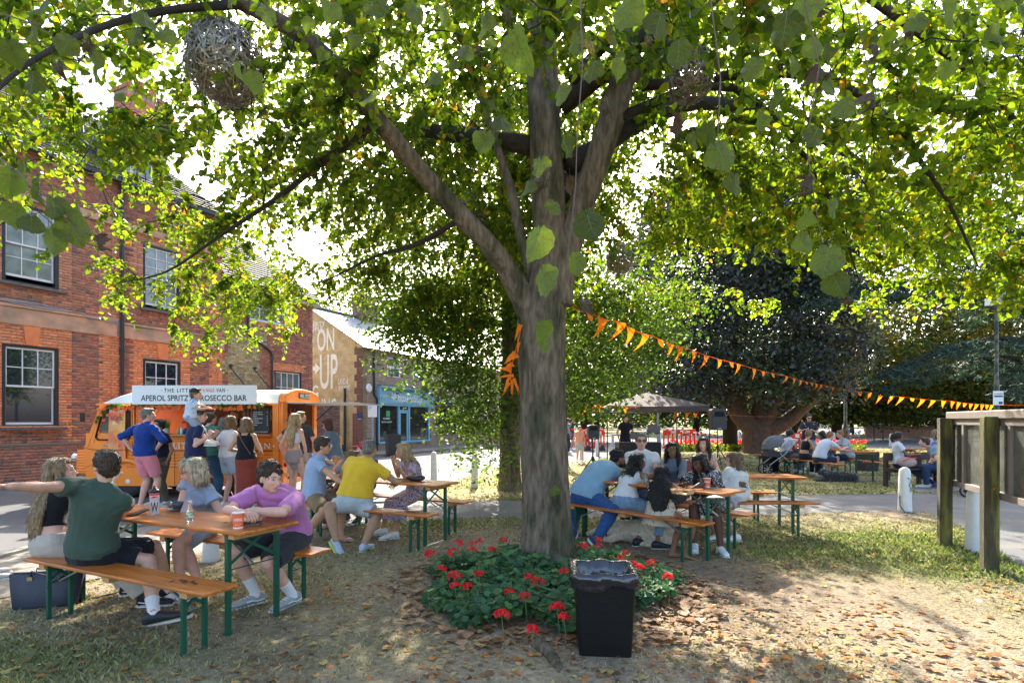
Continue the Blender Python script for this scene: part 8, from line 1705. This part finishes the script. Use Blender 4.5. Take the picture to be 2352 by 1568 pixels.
person('grey haired person in a pale floral top near the van counter',stand(512,10.9,1.66),340,H=1.66,fem=True,top=tcol(.35,.42,.45,sleeve=.25),bottom=dict(kind='trousers',col=(.02,.03,.06)),hair=dict(style='bob',col='grey',len=.02),skin='rose',shoes=WSH,vox=.017,face=False)
person('woman with light brown bob, white T-shirt and pale denim shorts in the queue',stand(526,10.1,1.68),30,H=1.68,fem=True,b=1.05,lean=2,hl=stand(526,10.1,0)+V(-.13,.25,1.1),hr=stand(526,10.1,0)+V(.05,.3,1.1),top=tcol(.72,.73,.76,sleeve=.3,hem=.06,loose=.02),bottom=dict(kind='shorts',col=(.45,.52,.58),len=.30,inf=.018),hair=dict(style='bob',col='light',len=.16),skin='rose',shoes=WSH,vox=.013)
BB=person('woman with fair bob in a black sleeveless top and rust red skirt',stand(566,9.6,1.64),8,H=1.64,fem=True,b=1.10,lean=0,hl=stand(566,9.6,0)+V(-.17,.20,1.02),hr=stand(566,9.6,0)+V(.17,.2,1.0),top=tcol(.012,.012,.015,sleeve=0,straps=.03,top=.90,hem=.08,name='sleeveless_top'),bottom=dict(kind='skirt',col=(.26,.045,.03),len=.72,flare=.06,fab=dict(var=.08)),hair=dict(style='bob',col='dblonde',len=.08,vol=1.04),skin='tan',shoes=WSH,vox=.013)
r_,f_=BB['RF'](.7);mb=MB();c_=BB['C'];mb.tube([c_(1.0)-r_*.09-f_*.075,c_(.8)-r_*.02-f_*.118,c_(.5)+r_*.07-f_*.115,c_(.25)+r_*.14-f_*.09],.010,5);mb.build('bag_strap',mat('brown_leather',(.12,.06,.05)),BB['root'])
person('slim blonde woman in a white crop top and taupe mini skirt behind the van',stand(676,10.2,1.72),12,H=1.74,fem=True,b=.88,lean=0,hyaw=30,hr=stand(676,10.2,0)+V(.2,.05,.86),top=tcol(.76,.76,.77,sleeve=0,straps=.010,top=.80,hem=.48,name='crop_top'),bottom=dict(kind='skirt',col=(.34,.27,.255),len=.27,flare=-.02,waist=.24,fab=dict(var=.05)),hair=dict(style='straight',col='blonde',len=.30,w=.85,front=.1),skin='rose',shoes=WSH,vox=.013)
person('man in dark grey, hand on hip, behind the slim blonde woman',stand(688,10.9,1.76),350,H=1.76,lean=0,hyaw=50,hl=stand(688,10.9,0)+V(-.24,.0,1.02),el=V(-1,-.2,0),top=tcol(.045,.055,.065,sleeve=.3,loose=.02),bottom=dict(kind='shorts',col=(.42,.42,.40)),hair=dict(style='short',col='light'),skin='rose',shoes=WSH,vox=.015)
person('woman with auburn bob in a slate grey long sleeved top, looking down',stand(762,11.3,1.62),262,H=1.64,fem=True,b=1.28,lean=6,hyaw=262,hpitch=-18,top=tcol(.14,.18,.25,sleeve=.95,loose=.03,hem=-.12),bottom=dict(kind='trousers',col=(.22,.27,.40)),hair=dict(style='bob',col='auburn',len=.12),glasses='dark',skin='rose',shoes=WSH,vox=.015)
bt=[(2.05,.95,'bartender with dark red hair leaning over inside the van','auburn',True),(2.72,.95,'bartender in black behind the flowers inside the van','light',False)]
for x,y,lab,hc_,fm in bt:
 p_=VP(x,y,1.02 if fm else 1.10);person(lab,p_,190,H=1.62,fem=fm,lean=14,hpitch=-14,top=tcol(.012,.012,.015,sleeve=.3),bottom=dict(kind='trousers',col=(.01,.01,.012)),hair=dict(style='bob' if fm else 'short',col=hc_),skin='rose',vox=.018,shoes=dict(col=(.02,.02,.02)),hl=p_+V(-.1,-.4,.25),hr=p_+V(-.3,-.4,.25))
# ---------------- right table
person('dark curly haired man in a light blue shirt and jeans at the right table',(.97,7.50,.56),25,H=1.80,b=1.16,neck=A(1408,1072,7.75),cyaw=35,hyaw=72,hpitch=-8,sit=True,hr=A(1462,1120,7.75),hl=A(1440,1122,8.0),fl=(.78,7.35,.0),fr=(1.03,6.95,.02),ty=330,footdir=((-.3,-.5,-.75),(.5,-.55,-.55)),top=tcol(.26,.42,.56,sleeve=.45,hem=-.04,loose=.02,name='shirt',noise=.008),bottom=dict(kind='trousers',col=(.03,.09,.25),len=.96,**DENIM),hair=dict(style='curly',col='black'),beard='black',skin='brown',shoes=dict(col=(.03,.05,.10),sole=(.7,.7,.7)),vox=.011)
person('woman in a white ribbed tank top with dark wavy hair and glasses',(1.42,7.12,.55),34,H=1.66,fem=True,b=1.02,neck=A(1455,1085,7.25),cyaw=42,hyaw=84,hpitch=-5,sit=True,hr=A(1490,1128,7.0),hl=A(1480,1120,7.5),fl=(1.55,7.0,0),fr=(1.75,6.85,0),ty=80,top=tcol(.74,.74,.76,sleeve=0,straps=.022,top=.88,hem=.10,name='tank_top'),bottom=dict(kind='trousers',col=(.20,.33,.47),len=.9,**DENIM),hair=dict(style='long',col='black',len=.22,front=.15),skin='brown',glasses='clear',shoes=dict(col=(.015,.015,.02)),vox=.011)
person('girl with very long dark hair, yellow top and cream flowered skirt, back to us',(1.74,6.66,.53),22,H=1.42,fem=True,b=.98,neck=A(1518,1112,6.75),cyaw=25,hyaw=28,hpitch=-2,sit=True,hr=A(1580,1125,6.85),hl=A(1530,1115,7.1),er=V(.7,-.3,-.5),fl=(1.80,6.40,0),fr=(1.92,6.32,0),ty=100,top=tcol(.80,.46,.03,sleeve=.0,straps=.02,top=.88,hem=.12,name='sleeveless_top'),bottom=dict(kind='skirt',mat=CREAMF,len=.44,flare=.04,drape=True,inf=.03),hair=dict(style='long',col='black',len=.36,w=1.35,front=.1,vol=1.08),skin='brown',shoes=dict(bare=True,strap=False,col=(.7,.7,.3),sole=(.65,.72,.35)),vox=.011)
SM=person('grey haired man in a white T-shirt and sunglasses facing us across the right table',(1.86,8.10,.56),210,H=1.84,b=1.08,lean=6,cyaw=200,hyaw=186,hpitch=0,sit=True,hl=A(1510,1122,7.45),hr=A(1465,1125,7.45),fl=(1.65,7.6,0),top=tcol(.72,.73,.76,sleeve=.3,loose=.015),bottom=dict(kind='trousers',col=JEAN),hair=dict(style='crop',col='grey'),glasses='dark',skin='rose',vox=.011,shoes=WSH)
person('woman in large sunglasses and a grey jacket at the middle of the right table',(2.22,7.78,.55),218,H=1.60,fem=True,b=1.05,lean=6,cyaw=208,hyaw=200,hpitch=0,sit=True,hl=A(1560,1125,7.1),hr=A(1530,1125,7.2),top=tcol(.13,.15,.20,sleeve=.9,loose=.02,name='jacket'),bottom=dict(kind='trousers',col=(.05,.055,.07)),hair=dict(style='long',col='black',len=.28),glasses='dark',skin='brown',vox=.011,shoes=dict(col=(.02,.02,.025)))
person('woman in a black and white print dress eating at the right table',(2.52,7.12,.56),222,H=1.74,fem=True,b=1.15,neck=A(1615,1085,6.95),cyaw=222,hyaw=232,hpitch=-20,sit=True,hr=A(1568,1112,6.75),hl=A(1585,1125,6.55),el=V(.15,-.5,-.9),fl=(2.42,6.60,0),fr=(2.18,6.78,0),ty=190,top=dict(mat=DITSY,sleeve=.32,sflare=.03,hem=-.02,name='dress'),bottom=dict(kind='skirt',mat=DITSY,len=.46,flare=.01),hair=dict(style='long',col='dark',len=.30,front=.5),skin='deep',shoes=dict(col=(.72,.74,.78)),vox=.011,hcurl=50)
person('woman with long streaked hair in a loose white shirt at the second right table',(3.02,7.72,.56),335,H=1.70,fem=True,b=1.08,neck=A(1690,1082,7.72),cyaw=325,hyaw=292,hpitch=-2,sit=True,hl=A(1645,1090,7.9),hr=A(1660,1100,8.0),er=V(.3,.8,-.8),el=V(-.6,0,-1),hand_dirs=((-.1,.3,.9),None),fl=(2.66,7.35,0),fr=(2.85,7.25,0),ty=250,top=tcol(.75,.75,.75,sleeve=.56,sflare=.012,hem=-.14,loose=.03,inf=.018,name='shirt',noise=.01),bottom=dict(kind='shorts',col=(.4,.42,.5),len=.36),hair=dict(style='straight',col='strk',len=.34,front=.15),skin='rose',shoes=WSH,vox=.011)
person('woman with wavy brown hair holding food to her mouth, facing the loose white shirt woman',(2.95,8.75,.55),195,H=1.70,fem=True,lean=4,cyaw=205,hyaw=215,sit=True,hr=A(1628,1070,8.3),er=V(-.6,0,-1),hand_dirs=(None,(.1,-.1,1)),top=tcol(.55,.42,.36,sleeve=.1),bottom=dict(kind='trousers',col=(.06,.07,.1)),hair=dict(style='long',col='brown',len=.28,front=.4),skin='rose',vox=.012,shoes=WSH)
# ---------------- people further away
FG='people at the distant tables and on the green'
def far_(lab,px,Y,yaw,sit=True,**k):
 H=k.pop('H',1.7);zp=k.pop('zp',.55)if sit else .53*H
 kk=dict(vox=.022,face=False,fingers=False,shoes=WSH,group=None,hair=dict(style='short',col='brown'),bottom=dict(kind='trousers',col=(.05,.06,.09)));kk.update(k)
 return person(lab,V((px-CX)/FPX*Y,Y,zp),yaw,H=H,sit=sit,**kk)
far_('DJ in a black T-shirt standing behind the covered table',1436,19.9,175,sit=False,H=1.78,b=1.05,top=tcol(.015,.015,.017),bottom=dict(kind='trousers',col=(.02,.02,.025)),skin='tan',hair=dict(style='short',col='dark'))
far_('boy in a pale orange T-shirt and shorts standing by the road bollards',1330,21,160,sit=False,H=1.38,top=tcol(.85,.42,.28,loose=.02),bottom=dict(kind='shorts',col=(.55,.56,.55)),skin='rose',hair=dict(style='short',col='light'),hl=None)
far_('person in a navy waistcoat walking on the far road left of the boy',1312,30,120,sit=False,H=1.75,top=tcol(.05,.07,.14,sleeve=.0,straps=.03),bottom=dict(kind='shorts',col=(.1,.12,.2)),skin='tan')
far_('person in blue walking near the far barrier, partly hidden by leaves',1372-75+3,27,60,sit=False,H=1.7,top=tcol(.12,.2,.4),bottom=dict(kind='trousers',col=(.03,.04,.08)),skin='tan')
far_('standing man in a dark flowered shirt and sunglasses beside the distant tables',1857,17.9,195,sit=False,H=1.82,top=dict(mat=HAWAII,sleeve=.32,loose=.03,hem=-.1,name='shirt'),bottom=dict(kind='trousers',col=(.25,.35,.45)),hpitch=-18,hl=V((1868-CX)/FPX*17.6,17.6,1.25),hr=V((1846-CX)/FPX*17.6,17.6,1.27),skin='rose',glasses='dark',hair=dict(style='short',col='brown'),vox=.018)
far_('woman with navy harness straps and dark tied hair by the pushchair',1806,16.9,78,top=tcol(.60,.58,.62,sleeve=.3,loose=.03),bottom=dict(kind='trousers',col=(.16,.17,.2)),fem=True,skin='brown',hair=dict(style='ponytail',col='black'),lean=12,hyaw=70,hpitch=-22)
far_('woman in a black crop top with tied brown hair on the distant bench',1847,15.9,72,top=tcol(.014,.014,.018,sleeve=0,straps=.02,top=.86,hem=.35,name='crop_top'),bottom=dict(kind='trousers',col=(.02,.02,.025)),fem=True,skin='tan',hair=dict(style='bun',col='light'),lean=14,hyaw=70,hpitch=-14,glasses='onhead')
far_('ginger haired man in a white T-shirt and dark shorts on the distant bench',1882,15.1,76,top=tcol(.60,.64,.72,sleeve=.28,loose=.02),bottom=dict(kind='shorts',col=(.03,.04,.08),len=.44),H=1.8,skin='rose',hair=dict(style='short',col='ginger'),lean=30,hyaw=60,hpitch=-18,shoes=dict(col=(.7,.7,.7),sock=.35),hl=V(8.8,15.3,.84),hr=V(8.8,15.0,.84),vox=.018)
far_('dark haired woman bent over behind the ginger haired man',1908,17.0,262,top=tcol(.10,.06,.05,sleeve=.2),fem=True,skin='brown',hair=dict(style='long',col='black',len=.2,vol=1.1),lean=26,hpitch=-28,bottom=dict(kind='trousers',col=(.1,.18,.3)))
far_('woman in a striped top with short light ginger hair at the distant table',1946,16.3,272,top=dict(mat=STRIPE,sleeve=.38,loose=.03,hem=-.12),bottom=dict(kind='shorts',col=(.02,.025,.05),len=.38),fem=True,b=1.15,skin='rose',hair=dict(style='short',col='ginger'),lean=18,hyaw=275,hpitch=-6,hl=V(9.15,16.1,.84),hr=V(9.15,16.4,.84),glasses='clear',vox=.018)
pb=pa+e*.32
PB=person('woman in a white T-shirt and dark leggings sitting cross-legged on the park bench',V(pb.x+.02,pb.y-.12,.55),118,H=1.68,fem=True,b=1.08,lean=-4,hyaw=112,hpitch=-12,sit=True,hl=V(pb.x+.34,pb.y-.2,.80),hr=V(pb.x+.28,pb.y-.36,.78),fl=V(pb.x+.62,pb.y-.55,0),fr=V(pb.x+.98,pb.y-.45,.22),kneepole=V(.8,-.4,1.2),ty=110,top=tcol(.68,.70,.76,sleeve=.28),bottom=dict(kind='trousers',col=(.02,.028,.05),inf=.006,flare=.0),hair=dict(style='ponytail',col='dark'),glasses='clear',skin='brown',shoes=dict(col=(.03,.06,.22),sole=(.6,.1,.12)),vox=.014)
p=V(pb.x+.05,pb.y-.32,.60);t=thing('handbag','pale pink cloth bag with an orange edge resting on the park bench','bag',p);mb=MB();mb.ell(p,(.20,.10,.12),Matrix.Rotation(-.5,3,'Z'),14,9);mb.build('bag_body',mat('pink_cloth',(.50,.34,.33),rough=.85,bump=.4,bs=20),t,smooth=True);mb=MB();mb.tube([p+V(-.15,-.08,.03),p+V(0,-.10,.10),p+V(.14,-.12,.10)],.014,6);mb.build('bag_trim',mat('orange_trim',(.8,.12,.05)),t,smooth=True)
far_('woman in a blue top with dark auburn hair beside the left notice board post',2162,14.2,20,top=tcol(.14,.22,.42,sleeve=.3),fem=True,skin='tan',hair=dict(style='bob',col='auburn',len=.12),lean=8)
far_('fair haired woman in pink at the far table behind the notice board',2142,16.6,160,top=tcol(.6,.42,.48,sleeve=.3),fem=True,skin='rose',hair=dict(style='long',col='dblonde',len=.3),lean=6)
far_('person in a grey blue shirt bending forward behind the left notice board post',2176,12.9,300,top=tcol(.22,.27,.34,sleeve=.3,hem=-.05),b=1.15,skin='rose',lean=42,bottom=dict(kind='trousers',col=(.04,.07,.16)))
far_('pedestrian with a dark backpack and blue shorts walking on the sunny road',1957,46,275,sit=False,H=1.72,top=tcol(.6,.58,.5),bottom=dict(kind='shorts',col=(.04,.12,.26),len=.5,inf=.03),fl=V((1962-CX)/FPX*46,46,0),fr=V((1950-CX)/FPX*46,46,.05),skin='tan',vox=.035)
p=V((1952-CX)/FPX*46,46,1.25);t=thing('backpack','dark backpack on the pedestrian\'s back','backpack',p+V(.28,-.05,0));mb=MB();mb.ell(p+V(.05,-.12,0),(.17,.14,.24));mb.build('backpack_body',mat('navy_leather'),t,smooth=True)
for i,(px,Y,c,lab)in enumerate(((1487,62,(.5,.5,.52),'person in white sitting on the far lawn, leftmost'),(1506,64,(.08,.12,.25),'person in dark blue sitting on the far lawn'),(1528,60,(.7,.05,.05),'person in red sitting on the far lawn'),(1548,66,(.5,.1,.35),'person in pink on the far lawn'),(1571,58,(.03,.06,.2),'person in dark blue on the far lawn, near the speaker'),(1612,50,(.4,.38,.34),'person in beige lounging on the far lawn left of the speaker'))):
 far_(lab,px,Y,150+30*i,zp=.14,top=tcol(*c),bottom=dict(kind='trousers',col=(.1,.1,.12)),vox=.045,fl=V((px+6-CX)/FPX*Y,Y-.4,0),fr=V((px+9-CX)/FPX*Y,Y-.5,0),lean=12,skin='tan')
# ---------------- dogs
def fur(nm,c):return mat(nm,c,rough=.95,var=.25,vs=22,bump=1.0,bs=60,sheen=.4,stretch=(1,1,1),subs=0)
dg=V(1.62,7.15,0);dd=V(.86,-.5,0).normalized();dn=V(-dd.y,dd.x,0);t=thing('dog','large cream furred dog with a red collar lying under the bench right of the trunk','dog',dg)
pc=PC();pc.tube([dg-dd*.38+UP*.13,dg-dd*.28+UP*.15,dg-dd*.05+UP*.16,dg+dd*.18+UP*.165,dg+dd*.36+UP*.14,dg+dd*.44+UP*.10],[.09,.135,.15,.145,.15,.07])
pc.tube([dg-dd*.30+UP*.15,dg-dd*.45+UP*.13,dg-dd*.52+UP*.11],[.11,.085,.075]);h_=dg-dd*.55+UP*.105;pc.ell(h_,(.085,.075,.068));pc.tube([h_-dd*.04,h_-dd*.13-UP*.03-dn*.02,h_-dd*.17-UP*.045-dn*.02],[.05,.034,.026])
for sx_ in(-1,1):pc.tube([h_+dn*sx_*.06+UP*.045,h_+dn*sx_*.085+UP*.01,h_+dn*sx_*.08-UP*.05],[.02,.026,.014],flat=.5)
for a_,l_ in((-.28,.25),(.30,.22)):pc.tube([dg+dd*a_-dn*.08+UP*.09,dg+dd*(a_-.08)-dn*.16+UP*.05,dg+dd*(a_-.08-l_)-dn*.15+UP*.035],[.07,.045,.032])
pc.ell(dg+dd*.30-dn*.05+UP*.12,(.15,.12,.11));pc.tube([dg+dd*.44+UP*.08,dg+dd*.6-dn*.08+UP*.04,dg+dd*.68-dn*.18+UP*.03],[.035,.035,.015])
fused_object('body',pc,.012,fur('cream_fur',(.60,.50,.36)),t,smooth=2,noise=.010,nscale=40,seed=4)
mb=MB();c_=dg-dd*.43+UP*.13;mb.tube([c_-dd*.012,c_+dd*.012],.088,14);mb.build('collar',mat('red_band_cloth',(.5,.02,.03)),t);mb=MB();mb.ell(h_-dd*.175-UP*.042-dn*.02,(.014,.016,.012));mb.build('nose',m_dark,t,smooth=True)
p=G(1528,1252);t=thing('waist_bag','small black bag with a lime stripe on the ground by the dog','bag',G(1526,1238));p=G(1526,1240);mb=MB();mb.ell(p+UP*.035,(.10,.055,.04),None,14,8);mb.build('bag_body',m_dark,t,smooth=True);mb=MB();mb.tube([p+V(-.02,-.055,.03),p+V(.06,-.04,.025)],.008,5);mb.build('lime_stripe',mat('lime_stripe',(.45,.75,.08)),t)
dg=G(1932,1107)+V(0,.1,0);dd=V(1,-.15,0).normalized();dn=V(.15,1,0);t=thing('dog','black shaggy dog lying on the grass in front of the distant table','dog',dg)
pc=PC();pc.tube([dg-dd*.30+UP*.14,dg-dd*.1+UP*.13,dg+dd*.15+UP*.13,dg+dd*.38+UP*.10,dg+dd*.46+UP*.06],[.12,.14,.135,.13,.05]);h_=dg-dd*.36+UP*.25-dn*.05;pc.ell(h_,(.11,.10,.10));pc.tube([dg-dd*.26+UP*.16,h_],[.11,.09]);pc.tube([h_-dn*.05,h_-dn*.15-UP*.05],[.06,.04])
for sx_ in(-1,1):pc.tube([h_+dd*sx_*.09+UP*.05,h_+dd*sx_*.13-UP*.02,h_+dd*sx_*.11-UP*.09],[.03,.04,.02],flat=.6);pc.tube([dg-dd*.25+dn*sx_*.08+UP*.08,dg-dd*.45+dn*sx_*.06+UP*.04,dg-dd*.6+dn*sx_*.05+UP*.03],[.06,.045,.03])
fused_object('body',pc,.018,fur('black_fur',(.02,.019,.02)),t,smooth=1,noise=.02,nscale=34,seed=4)
# ---------------- pushchair
p=V((1800-CX)/FPX*17.2,17.2,0);p=V((1783-CX)/FPX*16.6,16.6,0);t=thing('pushchair','grey hooded pushchair with spoked wheels beside the distant bench','pushchair',p)
mb=MB();vs=[];hoodc=p+V(-.05,0,.78)
for i in range(7):
 a_=R(-10+150*i/6)
 for j in range(9):b_=math.pi*j/8;vs.append(hoodc+V(-.36*math.cos(a_)*math.sin(b_),-.24*math.cos(b_),.34*math.sin(a_)*math.sin(b_)))
mb.add(vs,[(i*9+j,i*9+j+1,i*9+10+j,i*9+9+j)for i in range(6)for j in range(8)]);o=mb.build('hood',mat('grey_canvas',(.13,.135,.14),rough=.85),t,smooth=False);so2=o.modifiers.new('s','SOLIDIFY');so2.thickness=.01
mb=MB();mb.prism([(-.32,.5),(.25,.5),(.42,.62),(.4,.7),(.2,.62),(-.32,.74)],p-V(0,.2,0),V(1,0,0),UP,V(0,1,0),.4);mb.build('seat_tub',mat('dark_canvas',(.04,.042,.05),rough=.8),t,bevel=.03)
mb=MB()
for y in(-.24,.24):mb.tube([p+V(.50,y,1.0),p+V(.15,y,.6),p+V(-.30,y,.28)],.014,6);mb.tube([p+V(.35,y,.28),p+V(.0,y,.62)],.014,6)
mb.tube([p+V(.50,-.24,1.0),p+V(.50,.24,1.0)],.018,6);mb.tube([p+V(.35,-.27,.17),p+V(.35,.27,.17)],.012,6);mb.build('pram_frame',mat('grey_alloy'),t)
for x,y,r_ in((.35,-.27,.19),(.35,.27,.19),(-.32,-.16,.15),(-.32,.16,.15)):
 c_=p+V(x,y,r_);mb=MB();mb.tube([c_+V(r_*.9*math.cos(a_),0,r_*.9*math.sin(a_))for a_ in np.linspace(0,6.283,21)],.02,6);w_=mb.build('wheel',m_rub,t,smooth=True);mb=MB()
 for k in range(7):a_=k*.9;mb.bar(c_,c_+V(r_*.85*math.cos(a_),0,r_*.85*math.sin(a_)),.012,.012)
 mb.build('spokes',mat('grey_alloy'),w_)
p=V((2262-CX)/FPX*11.5,11.6,0);t=thing('pushchair','dark pushchair mostly hidden behind the notice board','pushchair',p);mb=MB();mb.prism([(-.35,.25),(.35,.18),(.45,.5),(.2,.8),(-.3,.55)],p,V(1,0,0),UP,V(0,1,0),.4);mb.build('seat_tub',mat('dark_canvas'),t,bevel=.03)
for x in(-.35,.42):
 c_=p+V(x,-.05,.13);mb=MB();mb.tube([c_+V(.11*math.cos(a_),0,.11*math.sin(a_))for a_ in np.linspace(0,6.283,17)],.02,6);mb.tube([c_-V(0,.02,0),c_+V(0,.02,0)],.04,8);mb.build('wheel',m_rub,t,smooth=True)
p=V((2150-CX)/FPX*12.9+.12,12.75,.455);t=thing('sports_bottle','pale blue drinking bottle on the right end of the park bench','bottle',p);mb=MB();mb.lathe([(.035,0),(.038,.02),(.036,.15),(.025,.18)],12,p);mb.build('bottle_body',mat('pale_blue_plastic',(.35,.6,.75),rough=.3),t);mb=MB();mb.lathe([(.024,.178),(.024,.22)],10,p);mb.build('cap',mat('pale_blue_cap',(.1,.4,.6)),t)
bpy.data.scenes.remove(TS)
